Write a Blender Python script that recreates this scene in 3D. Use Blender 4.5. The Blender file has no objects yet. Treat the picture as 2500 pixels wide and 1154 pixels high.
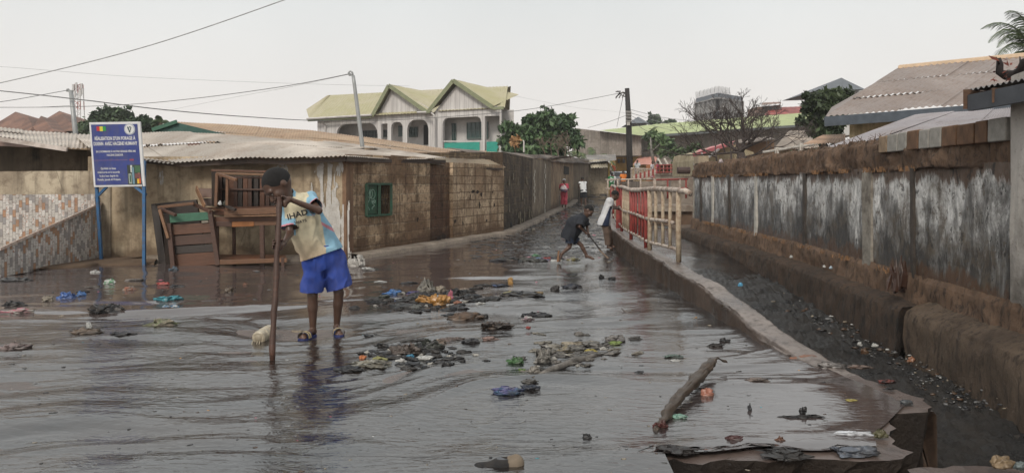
import bpy, math, random
import numpy as np
from mathutils import Vector, Matrix
random.seed(7); rng = np.random.default_rng(11)
SC = bpy.context.scene
COL = SC.collection

# ------------------------------------------------------------------ camera, sky, sun, exposure
CH, F, CX, HY = 1.35, 1850.0, 1250.0, 445.0        # eye height, focal length in photo pixels, principal column, horizon row
cam = bpy.data.objects.new('camera', bpy.data.cameras.new('camera')); COL.objects.link(cam)
cam.location = (0, 0, CH); cam.rotation_euler = (math.radians(90), 0, 0)
cam.data.sensor_width = 36; cam.data.lens = 36*F/2500
cam.data.shift_y = -(577-HY)/2500
cam.data.clip_start = .05; cam.data.clip_end = 3000
SC.camera = cam
w = bpy.data.worlds.new('World'); SC.world = w; w.use_nodes = True
nt = w.node_tree; bg = nt.nodes['Background']
SUN_EL, SUN_AZ = 40, 200        # azimuth measured clockwise from +Y
sky = nt.nodes.new('ShaderNodeTexSky'); sky.sky_type = 'NISHITA'; sky.sun_disc = False
sky.sun_elevation = math.radians(SUN_EL); sky.sun_rotation = math.radians(SUN_AZ)
sky.dust_density = 6; sky.air_density = 1.6; sky.ozone_density = 1
hs = nt.nodes.new('ShaderNodeHueSaturation'); hs.inputs['Saturation'].default_value = .35
mx = nt.nodes.new('ShaderNodeMix'); mx.data_type = 'RGBA'; mx.inputs[0].default_value = .86
# overcast deck: pale grey overhead, slightly warm and brighter low in the sky
tc = nt.nodes.new('ShaderNodeTexCoord'); sp = nt.nodes.new('ShaderNodeSeparateXYZ')
mr = nt.nodes.new('ShaderNodeMapRange'); mr.inputs[1].default_value = 0; mr.inputs[2].default_value = .24
cmx = nt.nodes.new('ShaderNodeMix'); cmx.data_type = 'RGBA'
cmx.inputs[6].default_value = (10.0, 9.25, 8.7, 1); cmx.inputs[7].default_value = (7.5, 7.7, 7.65, 1)
nz = nt.nodes.new('ShaderNodeTexNoise'); nz.inputs['Scale'].default_value = 2.2; nz.inputs['Detail'].default_value = 4
nr = nt.nodes.new('ShaderNodeMapRange'); nr.inputs[3].default_value = .86; nr.inputs[4].default_value = 1.12
mul = nt.nodes.new('ShaderNodeMix'); mul.data_type = 'RGBA'; mul.blend_type = 'MULTIPLY'; mul.inputs[0].default_value = 1
L = nt.links.new
L(tc.outputs['Generated'], sp.inputs[0]); L(sp.outputs['Z'], mr.inputs[0]); L(mr.outputs[0], cmx.inputs[0])
L(tc.outputs['Generated'], nz.inputs['Vector']); L(nz.outputs['Fac'], nr.inputs[0])
L(cmx.outputs[2], mul.inputs[6]); L(nr.outputs[0], mul.inputs[7])
L(sky.outputs[0], hs.inputs['Color']); L(hs.outputs[0], mx.inputs[6]); L(mul.outputs[2], mx.inputs[7])
L(mx.outputs[2], bg.inputs['Color']); bg.inputs['Strength'].default_value = .086
sl = bpy.data.lights.new('sun', 'SUN'); sl.energy = 1.5; sl.angle = math.radians(14); sl.color = (1, .93, .83)
so = bpy.data.objects.new('sun', sl); COL.objects.link(so)
so.rotation_euler = (math.radians(90-SUN_EL), 0, math.radians(180-SUN_AZ)); so.location = (20, 10, 30)
SC.view_settings.view_transform = 'Standard'; SC.view_settings.look = 'None'
SC.view_settings.exposure = .45; SC.view_settings.gamma = 1
SC.cycles.max_bounces = 6; SC.cycles.use_denoising = True

# ------------------------------------------------------------------ helpers
def V3(*a): return np.array(a, float)
def gz(D): return max(0., .03*(D-45))              # the street climbs gently at its far end
def P(x, y, D): return V3((x-CX)/F*D, D, CH-(y-HY)/F*D)
def G(x, y, z=0.):
    D = (CH-z)*F/(y-HY); return V3((x-CX)/F*D, D, z)
def unit(v): v = np.asarray(v, float); return v/(np.linalg.norm(v)+1e-12)

def _h(ix, iy, iz, s):
    n = (ix*374761393 + iy*668265263 + iz*2147483647 + s*974634777) & 0xffffffff
    n = ((n ^ (n >> 13))*1274126177) & 0xffffffff
    n = ((n ^ (n >> 16))*2246822519) & 0xffffffff
    return ((n ^ (n >> 15)) & 0xffffff)/float(0xffffff)
def vn(x, y, z=0., s=0):
    x, y, z = np.broadcast_arrays(np.asarray(x, float), y, z)
    ix, iy, iz = np.floor(x).astype(np.int64), np.floor(y).astype(np.int64), np.floor(z).astype(np.int64)
    fx, fy, fz = x-ix, y-iy, z-iz
    fx, fy, fz = [t*t*t*(t*(t*6-15)+10) for t in (fx, fy, fz)]
    r = 0
    for a in (0, 1):
        for b in (0, 1):
            for c in (0, 1):
                r = r + _h(ix+a, iy+b, iz+c, s)*(fx if a else 1-fx)*(fy if b else 1-fy)*(fz if c else 1-fz)
    return r*2-1
def fbm(x, y, z=0., o=3, s=0):
    r, a = 0, 1.
    for i in range(o):
        r = r + a*vn(x*2**i, y*2**i, np.asarray(z)*2**i, s+i*17); a *= .5
    return r

WORLD = {}
def tag(o, label=None, cat=None, group=None, kind=None):
    if label: o['label'] = label
    if cat: o['category'] = cat
    if group: o['group'] = group
    if kind: o['kind'] = kind
    return o
def empty(name, loc, label=None, cat=None, group=None):
    o = bpy.data.objects.new(name, None); COL.objects.link(o); o.location = Vector(loc); o.empty_display_size = .2
    WORLD[o.name] = np.array(loc, float)
    return tag(o, label, cat, group)
def wloc(o): return WORLD[o.name] if o is not None else V3(0, 0, 0)
def link(name, me, parent, org):
    o = bpy.data.objects.new(name, me); COL.objects.link(o)
    WORLD[o.name] = np.array(org, float)
    if parent is not None: o.parent = parent
    o.location = Vector(org - (wloc(parent)))
    return o
def mesh_obj(name, V, Fc, mat, parent=None, smooth=False, cols=None, uv=True):
    """V in world coordinates."""
    V = np.asarray(V, float).reshape(-1, 3)
    org = V3((V[:, 0].min()+V[:, 0].max())/2, (V[:, 1].min()+V[:, 1].max())/2, V[:, 2].min())
    me = bpy.data.meshes.new(name)
    if isinstance(Fc, np.ndarray):
        n, k = Fc.shape
        me.vertices.add(len(V)); me.vertices.foreach_set('co', (V-org).ravel())
        me.loops.add(n*k); me.loops.foreach_set('vertex_index', Fc.ravel().astype(np.int32))
        me.polygons.add(n); me.polygons.foreach_set('loop_start', np.arange(0, n*k, k, dtype=np.int32))
        try: me.polygons.foreach_set('loop_total', np.full(n, k, dtype=np.int32))
        except Exception: pass
        me.update(calc_edges=True); me.validate()
    else:
        me.from_pydata([tuple(v) for v in (V-org)], [], Fc)
        me.update()
    if uv and len(me.polygons) < 60000:
        ul = me.uv_layers.new(name='UVMap').data
        npoly = len(me.polygons); nl = len(me.loops)
        nor = np.zeros(npoly*3); me.polygons.foreach_get('normal', nor); nor = nor.reshape(-1, 3)
        lt = np.zeros(npoly, dtype=np.int32); me.polygons.foreach_get('loop_total', lt)
        li = np.zeros(nl, dtype=np.int32); me.loops.foreach_get('vertex_index', li)
        nn = np.repeat(nor, lt, axis=0); co = V[li]
        h = np.hypot(nn[:, 0], nn[:, 1])+1e-9; flat = np.abs(nn[:, 2]) > .72
        u = np.where(flat, co[:, 0], (-nn[:, 1]*co[:, 0]+nn[:, 0]*co[:, 1])/h)
        v = np.where(flat, co[:, 1], co[:, 2])
        ul.foreach_set('uv', np.stack([u, v], 1).ravel())
    if smooth: me.polygons.foreach_set('use_smooth', np.ones(len(me.polygons), dtype=bool))
    if cols is not None:
        ca = me.color_attributes.new('Col', 'FLOAT_COLOR', 'POINT')
        cc = np.ones((len(V), 4)); cc[:, :3] = cols
        ca.data.foreach_set('color', cc.ravel())
    if mat is not None: me.materials.append(mat)
    return link(name, me, parent, org)

class MB:
    def __init__(s): s.v = []; s.f = []
    def quad(s, *p):
        n = len(s.v); s.v += [tuple(q) for q in p]; s.f.append(tuple(range(n, n+len(p)))); return s
    def hexa(s, b, t):          # bottom ring, top ring (4 points each)
        n = len(s.v); k = len(b); s.v += [tuple(q) for q in b]+[tuple(q) for q in t]
        s.f.append(tuple(range(n+k-1, n-1, -1))); s.f.append(tuple(range(n+k, n+2*k)))
        for i in range(k): s.f.append((n+i, n+(i+1) % k, n+k+(i+1) % k, n+k+i))
        return s
    def box(s, x0, x1, y0, y1, z0, z1):
        return s.hexa([(x0, y0, z0), (x1, y0, z0), (x1, y1, z0), (x0, y1, z0)], [(x0, y0, z1), (x1, y0, z1), (x1, y1, z1), (x0, y1, z1)])
    def beam(s, a, b, w, h, up=(0, 0, 1)):      # rectangular bar a->b
        a, b = np.array(a, float), np.array(b, float); d = unit(b-a); up = np.array(up, float)
        if abs(np.dot(d, unit(up))) > .97: up = V3(0, 1, 0)
        r = unit(np.cross(d, up)); u = np.cross(r, d)
        ring = [(-1, -1), (1, -1), (1, 1), (-1, 1)]
        return s.hexa([a+r*w/2*i+u*h/2*j for i, j in ring], [b+r*w/2*i+u*h/2*j for i, j in ring])
    def tube(s, pts, r, n=8, cap=True):
        pts = [np.array(p, float) for p in pts]
        rr = r if hasattr(r, '__len__') else [r]*len(pts)
        base = len(s.v); up = V3(0, 0, 1); prev = None
        for i, p in enumerate(pts):
            d = unit(pts[min(i+1, len(pts)-1)]-pts[max(i-1, 0)])
            if prev is None:
                x = np.cross(d, up); x = np.cross(d, V3(0, 1, 0)) if np.linalg.norm(x) < .05 else x
            else: x = prev-d*np.dot(prev, d)
            x = unit(x); prev = x; y = np.cross(d, x)
            for k in range(n):
                t = 2*math.pi*k/n; s.v.append(tuple(p+(x*math.cos(t)+y*math.sin(t))*rr[i]))
        for i in range(len(pts)-1):
            for k in range(n):
                a, b = base+i*n+k, base+i*n+(k+1) % n; s.f.append((a, b, b+n, a+n))
        if cap:
            s.f.append(tuple(base+k for k in range(n))[::-1]); e = base+(len(pts)-1)*n
            s.f.append(tuple(e+k for k in range(n)))
        return s
    def lathe(s, a, b, prof, n=20):      # prof: (t, radius) along a->b
        a, b = np.array(a, float), np.array(b, float)
        return s.tube([a+(b-a)*t for t, _ in prof], [q for _, q in prof], n)
    def grid(s, fn, nu, nv):
        base = len(s.v)
        for j in range(nv+1):
            for i in range(nu+1): s.v.append(tuple(fn(i/nu, j/nv)))
        for j in range(nv):
            for i in range(nu):
                a = base+j*(nu+1)+i; s.f.append((a, a+1, a+nu+2, a+nu+1))
        return s
    def build(s, name, mat, parent=None, smooth=False, bevel=0):
        o = mesh_obj(name, np.array(s.v), s.f, mat, parent, smooth)
        if bevel:
            m = o.modifiers.new('b', 'BEVEL'); m.width = bevel; m.segments = 2; m.limit_method = 'ANGLE'
        return o
    def build_each(s, name, mat, parent=None):
        par = list(range(len(s.v)))
        def fd(i):
            while par[i] != i: par[i] = par[par[i]]; i = par[i]
            return i
        for f in s.f:
            for i in f[1:]: par[fd(i)] = fd(f[0])
        grp = {}
        for f in s.f: grp.setdefault(fd(f[0]), []).append(f)
        for fs in grp.values():
            q = MB(); idx = {}
            for f in fs:
                for i in f:
                    if i not in idx: idx[i] = len(q.v); q.v.append(s.v[i])
                q.f.append(tuple(idx[i] for i in f))
            q.build(name, mat, parent)

# ------------------------------------------------------------------ node materials
class N:
    def __init__(s, name):
        s.m = bpy.data.materials.new(name); s.m.use_nodes = True; s.t = s.m.node_tree
        s.p = s.t.nodes['Principled BSDF']; s._tc = None
    def new(s, k, **kw):
        n = s.t.nodes.new('ShaderNode'+k)
        for a, b in kw.items(): setattr(n, a, b)
        return n
    def put(s, sock, v):
        if hasattr(v, 'is_output'): s.t.links.new(v, sock)
        elif v is not None:
            if hasattr(v, '__len__') and len(v) == 3 and sock.type == 'RGBA': v = (*v, 1)
            sock.default_value = v
    def co(s, kind='Object'):
        if s._tc is None: s._tc = s.new('TexCoord')
        return s._tc.outputs[kind]
    def map(s, vec, scale=(1, 1, 1), loc=(0, 0, 0), rot=(0, 0, 0)):
        n = s.new('Mapping'); s.put(n.inputs[0], vec); n.inputs['Scale'].default_value = scale
        n.inputs['Location'].default_value = loc; n.inputs['Rotation'].default_value = rot; return n.outputs[0]
    def pos(s):
        return s.new('NewGeometry').outputs['Position']
    def noise(s, vec, sc, det=5, rough=.6, dist=0, out='Fac'):
        n = s.new('TexNoise'); s.put(n.inputs['Vector'], vec); n.inputs['Scale'].default_value = sc
        n.inputs['Detail'].default_value = det; n.inputs['Roughness'].default_value = rough; n.inputs['Distortion'].default_value = dist
        return n.outputs[out]
    def vor(s, vec, sc, feat='F1', out='Distance'):
        n = s.new('TexVoronoi', feature=feat); s.put(n.inputs['Vector'], vec); n.inputs['Scale'].default_value = sc; return n.outputs[out]
    def ramp(s, fac, stops):
        n = s.new('ValToRGB'); s.put(n.inputs[0], fac); e = n.color_ramp.elements
        while len(e) < len(stops): e.new(.5)
        for i, (p, c) in enumerate(stops):
            e[i].position = p; e[i].color = (c, c, c, 1) if not hasattr(c, '__len__') else (*c, 1)
        return n.outputs[0]
    def mix(s, f, a, b, mode='MIX'):
        n = s.new('Mix', data_type='RGBA', blend_type=mode); s.put(n.inputs[0], f); s.put(n.inputs[6], a); s.put(n.inputs[7], b); return n.outputs[2]
    def math(s, op, a, b=None, c=None):
        n = s.new('Math', operation=op); s.put(n.inputs[0], a)
        if b is not None: s.put(n.inputs[1], b)
        if c is not None: s.put(n.inputs[2], c)
        return n.outputs[0]
    def sep(s, v):
        n = s.new('SeparateXYZ'); s.put(n.inputs[0], v); return n.outputs
    def comb(s, x, y, z=0.):
        n = s.new('CombineXYZ'); s.put(n.inputs[0], x); s.put(n.inputs[1], y); s.put(n.inputs[2], z); return n.outputs[0]
    def bump(s, h, st=.3, dist=.02, prev=None):
        n = s.new('Bump'); s.put(n.inputs['Height'], h); n.inputs['Strength'].default_value = st; n.inputs['Distance'].default_value = dist
        if prev is not None: s.put(n.inputs['Normal'], prev)
        return n.outputs[0]
    def done(s, col, rough=.8, nrm=None, spec=None, metal=0., coat=None):
        s.put(s.p.inputs['Base Color'], col); s.put(s.p.inputs['Roughness'], rough); s.put(s.p.inputs['Metallic'], metal)
        if nrm is not None: s.put(s.p.inputs['Normal'], nrm)
        if spec is not None: s.put(s.p.inputs['Specular IOR Level'], spec)
        if coat is not None: s.put(s.p.inputs['Coat Weight'], coat)
        return s.m
_mc = {}
def simple(name, c, rough=.7, var=.25, sc=8, bump=.15, bsc=30, bd=.004, metal=0., spec=None, dirt=None, dsc=3, damt=.6):
    if name in _mc: return _mc[name]
    n = N(name); v = n.co('Object')
    f = n.noise(v, sc, 6, .65)
    c = tuple(c)
    col = n.mix(n.ramp(f, [(.3, 0.), (.7, 1.)]), tuple(x*(1-var) for x in c), tuple(min(1, x*(1+var)) for x in c))
    if dirt is not None:
        col = n.mix(n.math('MULTIPLY', n.ramp(n.noise(v, dsc, 8, .7), [(.45, 0.), (.62, 1.)]), damt), col, dirt)
    _mc[name] = n.done(col, rough, n.bump(n.noise(v, bsc, 5, .6), bump, bd), spec, metal)
    return _mc[name]
def vcol(name, rough=.8, bump=.2, bsc=60, bd=.003, var=.2, sc=9, dirt=None, damt=.4, spec=None, trans=0):
    if name in _mc: return _mc[name]
    n = N(name); a = n.new('Attribute', attribute_name='Col'); v = n.co('Object')
    f = n.noise(v, sc, 6, .65)
    k = n.ramp(f, [(.25, 1-var), (.75, 1.)])
    col = n.mix(1., a.outputs['Color'], k, 'MULTIPLY')
    if dirt is not None:
        col = n.mix(n.math('MULTIPLY', n.ramp(n.noise(v, sc*.6, 8, .7), [(.42, 0.), (.65, 1.)]), damt), col, dirt)
    _mc[name] = n.done(col, rough, n.bump(n.noise(v, bsc, 4, .6), bump, bd), spec)
    return _mc[name]

def mat_plaster(name, c1, c2, stain=(.10, .075, .05), low=.5, moss=None, z0=0., mossamt=.8):
    """aged render: big tonal clouds, vertical runs, a splashed brown foot with a ragged upper edge."""
    n = N(name); p = n.pos()
    a = n.noise(p, .9, 7, .6); b = n.noise(p, 5, 8, .7)
    col = n.mix(n.ramp(a, [(.4, 0.), (.6, 1.)]), c1, c2)
    col = n.mix(n.ramp(b, [(.38, .55), (.52, 0.)]), col, stain)
    runs = n.noise(n.map(p, (5, 5, .35)), 1.2, 6, .6)
    col = n.mix(n.ramp(runs, [(.50, 0.), (.62, .6)]), col, tuple(x*.55 for x in c1))
    z = n.sep(p)[2]
    edge = n.math('SUBTRACT', n.math('ADD', n.math('MULTIPLY', n.noise(p, 2.2, 8, .65), low*1.7), z0), n.math('ADD', z, low*.35))
    col = n.mix(n.ramp(n.math('ADD', n.math('MULTIPLY', edge, 2.2), .5), [(.35, 0.), (.75, .85)]), col, stain)
    if moss is not None:
        mm = n.noise(n.map(p, (1.3, 1.3, .7)), 1.1, 8, .68)
        col = n.mix(n.math('MULTIPLY', n.ramp(mm, [(.52, 0.), (.64, 1.)]), mossamt), col, moss)
    cr = n.vor(n.map(p, (1, 1, 1)), 1.3, 'DISTANCE_TO_EDGE')
    crk = n.math('MULTIPLY', n.ramp(cr, [(0., 1.), (.012, 0.)]), n.ramp(a, [(.5, 0.), (.6, .5)]))
    col = n.mix(crk, col, (.05, .04, .03))
    h = n.math('ADD', n.math('MULTIPLY', a, .6), n.math('MULTIPLY', n.noise(p, 28, 6, .7), .35))
    return n.done(col, .88, n.bump(h, .55, .03))

def mat_blocks(name, c1, c2, mortar, earth=(.13, .065, .03), bw=.40, bh=.19, eamt=.8, low=.6):
    n = N(name); uv = n.co('UV'); p = n.pos()
    wob = n.noise(p, 5, 4, .6, out='Color')
    uvw = n.mix(.05, uv, wob, 'ADD')
    br = n.new('TexBrick'); n.put(br.inputs['Vector'], uvw); br.inputs['Scale'].default_value = 1
    br.inputs['Brick Width'].default_value = bw; br.inputs['Row Height'].default_value = bh
    br.inputs['Mortar Size'].default_value = .012; br.inputs['Mortar Smooth'].default_value = .6; br.inputs['Bias'].default_value = 0
    n.put(br.inputs['Color1'], c1); n.put(br.inputs['Color2'], c2); n.put(br.inputs['Mortar'], mortar)
    big = n.noise(p, 1.1, 8, .65)
    col = n.mix(n.ramp(big, [(.46, 0.), (.57, eamt)]), br.outputs['Color'], earth)
    fine = n.noise(p, 14, 8, .75)
    col = n.mix(n.ramp(fine, [(.38, .85), (.52, 0.)]), col, tuple(x*.42 for x in c1))
    runs = n.noise(n.map(p, (6, 6, .5)), 1.3, 6, .6)
    col = n.mix(n.ramp(runs, [(.52, 0.), (.63, .6)]), col, tuple(x*.4 for x in earth))
    z = n.sep(p)[2]
    edge = n.math('SUBTRACT', n.math('MULTIPLY', n.noise(p, 2.5, 8, .65), low*1.6), n.math('ADD', z, low*.3))
    col = n.mix(n.ramp(n.math('ADD', n.math('MULTIPLY', edge, 2.5), .5), [(.35, 0.), (.75, .75)]), col, tuple(x*.55 for x in earth))
    h = n.math('SUBTRACT', n.math('MULTIPLY', fine, .5), br.outputs['Fac'])
    h = n.math('ADD', h, n.math('MULTIPLY', n.noise(p, 4, 5, .6), .8))
    return n.done(col, .9, n.bump(h, .7, .03))

def mat_metal(name, base, rust, amt=.5, z=1., paint2=None, tone2=.55):
    """weathered sheet: runs of rust along the slope, pale worn patches."""
    n = N(name); p = n.pos()
    a = n.noise(p, .55, 8, .65); b = n.noise(n.map(p, (3.2, .5, 1)), 1.4, 8, .7); c = n.noise(p, 7, 6, .7)
    sheet = n.noise(n.map(p, (.9, .22, .2)), 1.6, 0, 0)
    col = n.mix(n.ramp(sheet, [(.3, 0.), (.6, 1.)]), base, paint2 if paint2 is not None else tuple(x*tone2 for x in base))
    f = n.math('ADD', n.math('MULTIPLY', a, .5), n.math('MULTIPLY', b, .5))
    col = n.mix(n.math('MULTIPLY', n.ramp(f, [(.46, 0.), (.57, 1.)]), amt), col, rust)
    col = n.mix(n.ramp(c, [(.55, 0.), (.75, .5)]), col, tuple(x*.35 for x in rust))
    return n.done(col, n.ramp(c, [(.3, .5), (.7, .8)]), n.bump(n.noise(p, 3, 4, .6), .25, .03), None, .15)

def mat_wood(name, c, dark=.35, wet=.55):
    if name in _mc: return _mc[name]
    n = N(name); v = n.co('Object'); uv = n.co('UV')
    g = n.noise(n.map(v, (2.5, 9, 16)), 3.2, 8, .65, .4); k = n.noise(v, 1.8, 5, .6)
    pl = n.noise(n.map(v, (.5, .5, 7)), 1.3, 0, 0)
    col = n.mix(n.ramp(g, [(.3, 0.), (.68, 1.)]), tuple(x*dark for x in c), c)
    col = n.mix(n.ramp(k, [(.4, .8), (.62, 0.)]), col, tuple(x*.35 for x in c))
    col = n.mix(n.ramp(pl, [(.35, .5), (.6, 0.)]), col, tuple(x*.4 for x in c))
    _mc[name] = n.done(col, wet, n.bump(g, .5, .006)); return _mc[name]

# ------------------------------------------------------------------ signed-distance modelling for figures
def cap(a, b, ra, rb=None, k=.02, cutb=False): return ('c', np.array(a, float), np.array(b, float), ra, ra if rb is None else rb, k, cutb)
def ball(c, r, k=.02, sc=(1, 1, 1), R=None): return ('e', np.array(c, float), r, np.array(sc, float), R, k)
def sdf_mesh(prims, h, cuts=(), wrinkle=0., wf=9., carve=(), seed=3, offs=0.):
    lo = np.full(3, 1e9); hi = -lo
    for q in prims:
        if q[0] == 'c': pts, r = [q[1], q[2]], max(q[3], q[4])
        else: pts, r = [q[1]], q[2]*q[3].max()
        for t in pts: lo = np.minimum(lo, t-r); hi = np.maximum(hi, t+r)
    lo -= 3*h+.02+offs; hi += 3*h+.02+offs
    n = np.ceil((hi-lo)/h).astype(int)+1
    A = np.full(n, .2, dtype=np.float32)
    ax = [lo[i]+h*np.arange(n[i]) for i in range(3)]
    def sub(c0, c1, pad):
        i0 = np.maximum(((c0-pad-lo)/h).astype(int), 0); i1 = np.minimum(((c1+pad-lo)/h).astype(int)+2, n)
        sl_ = tuple(slice(a, b) for a, b in zip(i0, i1))
        return sl_, np.stack(np.meshgrid(*[ax[i][sl_[i]] for i in range(3)], indexing='ij'), -1)
    def dist(q, X):
        if q[0] == 'c':
            a, b, ra, rb = q[1:5]; ab = b-a; L2 = max(float(ab@ab), 1e-9)
            t = np.clip(((X-a)@ab)/L2, 0, 1)
            d = np.linalg.norm(X-a-t[..., None]*ab, axis=-1)-(ra+(rb-ra)*t)
            if q[6]: d = np.maximum(d, ((X-b)@ab)/math.sqrt(L2))
            return d
        c, r, s_, R = q[1:5]; Y = X-c
        if R is not None: Y = Y@R
        Y = Y/s_; return (np.linalg.norm(Y, axis=-1)-r)*s_.min()
    for q in prims:
        if q[0] == 'c': r = max(q[3], q[4]); c0, c1 = np.minimum(q[1], q[2])-r, np.maximum(q[1], q[2])+r; k = q[5]
        else: r = q[2]*q[3].max(); c0, c1 = q[1]-r, q[1]+r; k = q[5]
        s_, X = sub(c0, c1, k+3*h+.01+offs); d = dist(q, X).astype(np.float32); a = A[s_]
        if k > 0:
            hh = np.clip(.5+.5*(a-d)/k, 0, 1); A[s_] = a*(1-hh)+d*hh-k*hh*(1-hh)
        else: A[s_] = np.minimum(a, d)
    for q in carve:
        r = max(q[3], q[4]) if q[0] == 'c' else q[2]*q[3].max()
        c0, c1 = (np.minimum(q[1], q[2])-r, np.maximum(q[1], q[2])+r) if q[0] == 'c' else (q[1]-r, q[1]+r)
        s_, X = sub(c0, c1, 3*h+.01); A[s_] = np.maximum(A[s_], -dist(q, X))
    if wrinkle:
        s_, X = sub(lo, hi, 0); m = np.abs(A) < .05
        Y = X[m]; wv = fbm(Y[:, 0]*wf, Y[:, 1]*wf, Y[:, 2]*wf*.55, 3, seed)
        A[m] += (wrinkle*(np.abs(wv)*1.6-.5)).astype(np.float32)
    A -= offs
    for (p_, nn_, rad) in cuts:
        p_, nn_ = np.array(p_, float), unit(nn_)
        s_, X = sub(p_-rad, p_+rad, 0); g = (X-p_)@nn_; m = np.linalg.norm(X-p_, axis=-1) < rad
        A[s_] = np.where(m, np.maximum(A[s_], g), A[s_])
    A[0], A[-1], A[:, 0], A[:, -1], A[:, :, 0], A[:, :, -1] = .1, .1, .1, .1, .1, .1
    ins = A < 0
    cor = [(i, j, k) for i in (0, 1) for j in (0, 1) for k in (0, 1)]
    m = np.array(A.shape)-1
    cnt = sum(ins[i:i+m[0], j:j+m[1], k:k+m[2]].astype(np.int8) for i, j, k in cor)
    act = np.argwhere((cnt > 0) & (cnt < 8))
    idx = np.full(m, -1, dtype=np.int64); idx[tuple(act.T)] = np.arange(len(act))
    acc = np.zeros((len(act), 3)); num = np.zeros(len(act))
    for a in cor:
        for ax_ in range(3):
            if a[ax_]: continue
            b = list(a); b[ax_] = 1
            va = A[tuple((act+a).T)]; vb = A[tuple((act+b).T)]; x = (va < 0) != (vb < 0)
            t = np.where(x, va/np.where(x, va-vb, 1), 0)
            pt = np.array(a, float)[None]+t[:, None]*(np.array(b)-np.array(a))[None]
            acc += np.where(x[:, None], pt, 0); num += x
    Vv = lo+h*(act+acc/num[:, None])
    fs = []
    for ax_ in range(3):
        o1, o2 = [(1, 2), (2, 0), (0, 1)][ax_]
        sa = [slice(None)]*3; sb = [slice(None)]*3; sa[ax_] = slice(0, -1); sb[ax_] = slice(1, None)
        e = np.argwhere(ins[tuple(sa)] != ins[tuple(sb)])
        e = e[(e[:, o1] > 0) & (e[:, o2] > 0) & (e[:, o1] < m[o1]) & (e[:, o2] < m[o2])]
        q = []
        for d1, d2 in ((-1, -1), (0, -1), (0, 0), (-1, 0)):
            c = e.copy(); c[:, o1] += d1; c[:, o2] += d2; q.append(idx[tuple(c.T)])
        q = np.stack(q, 1); fl = ~ins[tuple(e.T)]
        q[fl] = q[fl][:, ::-1]; fs.append(q)
    Q = np.concatenate(fs); Q = Q[(Q >= 0).all(1)]
    if len(cuts):
        cen = Vv[Q].mean(1); keep = np.ones(len(Q), bool)
        fn = np.cross(Vv[Q[:, 2]]-Vv[Q[:, 0]], Vv[Q[:, 3]]-Vv[Q[:, 1]]); fn /= np.linalg.norm(fn, axis=1)[:, None]+1e-12
        for (p_, nn_, rad) in cuts:
            p_, nn_ = np.array(p_, float), unit(nn_)
            keep &= ~((np.abs((cen-p_)@nn_) < .8*h) & (np.linalg.norm(cen-p_, axis=1) < rad*.99) & (np.abs(fn@nn_) > .75))
        Q = Q[keep]
    return Vv, Q
def smooth_mesh(V, Q, it=2, f=.5):
    n = len(V)
    for _ in range(it):
        s = np.zeros((n, 3)); c = np.zeros(n)
        for a in range(4):
            i, j = Q[:, a], Q[:, (a+1) % 4]
            for x in range(3): s[:, x] += np.bincount(i, V[j, x], n)+np.bincount(j, V[i, x], n)
            c += np.bincount(i, minlength=n)+np.bincount(j, minlength=n)
        V = V+f*(s/np.maximum(c, 1)[:, None]-V)
    return V
def sdf_obj(name, prims, h, mat, parent=None, col=None, it=1, **kw):
    Vv, Q = sdf_mesh(prims, h, **kw)
    lab = np.arange(len(Vv))
    for _ in range(4000):          # keep the largest connected piece only
        m_ = lab[Q].min(1); new = lab.copy()
        for k in range(4): np.minimum.at(new, Q[:, k], m_)
        new = new[new]
        if (new == lab).all(): break
        lab = new
    big = np.bincount(lab[Q[:, 0]]).argmax(); Q = Q[lab[Q[:, 0]] == big]
    used = np.unique(Q); rm = np.zeros(len(Vv), int); rm[used] = np.arange(len(used)); Vv = Vv[used]; Q = rm[Q]
    Vv = smooth_mesh(Vv, Q, it)
    cols = col(Vv) if callable(col) else col
    return mesh_obj(name, Vv, Q, mat, parent, True, cols, uv=False)
# ------------------------------------------------------------------ GROUND, WATER, CHANNEL
def water_h(X, Y):
    near = np.clip((18-Y)/11, .35, 1)
    wx = X+.5*fbm(X*.5, Y*.5, 0, 2, 5); wy = Y+.35*fbm(X*.6, Y*.6, 3, 2, 9)
    s = .030*fbm(wx*.75+wy*.5, wy*1.9-wx*.6, 0, 2, 21)
    r = .0055*(1-np.abs(fbm(wx*1.5+wy*.9, wy*4.6-wx*1.5, 0, 2, 33))*2)*(.45+.9*np.clip(fbm(X*.8, Y*1.1, 0, 2, 90)+.3, 0, 1))
    f = .0012*fbm(X*8, Y*18, 0, 2, 44)
    calm = np.clip((X-.6)/1.6, 0, 1)*np.clip((7-Y)/2.5, 0, 1)        # film of water over the slab by the broken edge
    patch = .55+.45*np.clip(fbm(X*.35, Y*.5, 0, 2, 70)*1.4+.6, 0, 1)
    return (s+r+f)*near*patch*(1-.82*calm)+.004*calm
# outer terrain
m = N('earth'); p_ = m.pos()
EARTH = m.done(m.ramp(m.noise(p_, 1.5, 8, .7), [(.3, (.07, .045, .028)), (.7, (.15, .10, .065))]), .95, m.bump(m.noise(p_, 9, 6, .7), .5, .03))
g = MB()
xs = [-900, -60, 2.0, 7, 60, 900]; ys = [-60, 20, 45, 120, 320, 1500]
def tz(x, y): return -.62 if y < 46 else -.62+.028*(min(y, 320)-45)
for j in range(len(ys)-1):
    for i in range(len(xs)-1):
        q = [(xs[i], ys[j]), (xs[i+1], ys[j]), (xs[i+1], ys[j+1]), (xs[i], ys[j+1])]
        g.quad(*[(a, b, tz(a, b)) for a, b in q])
tag(g.build('ground', EARTH), kind='structure')

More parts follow.
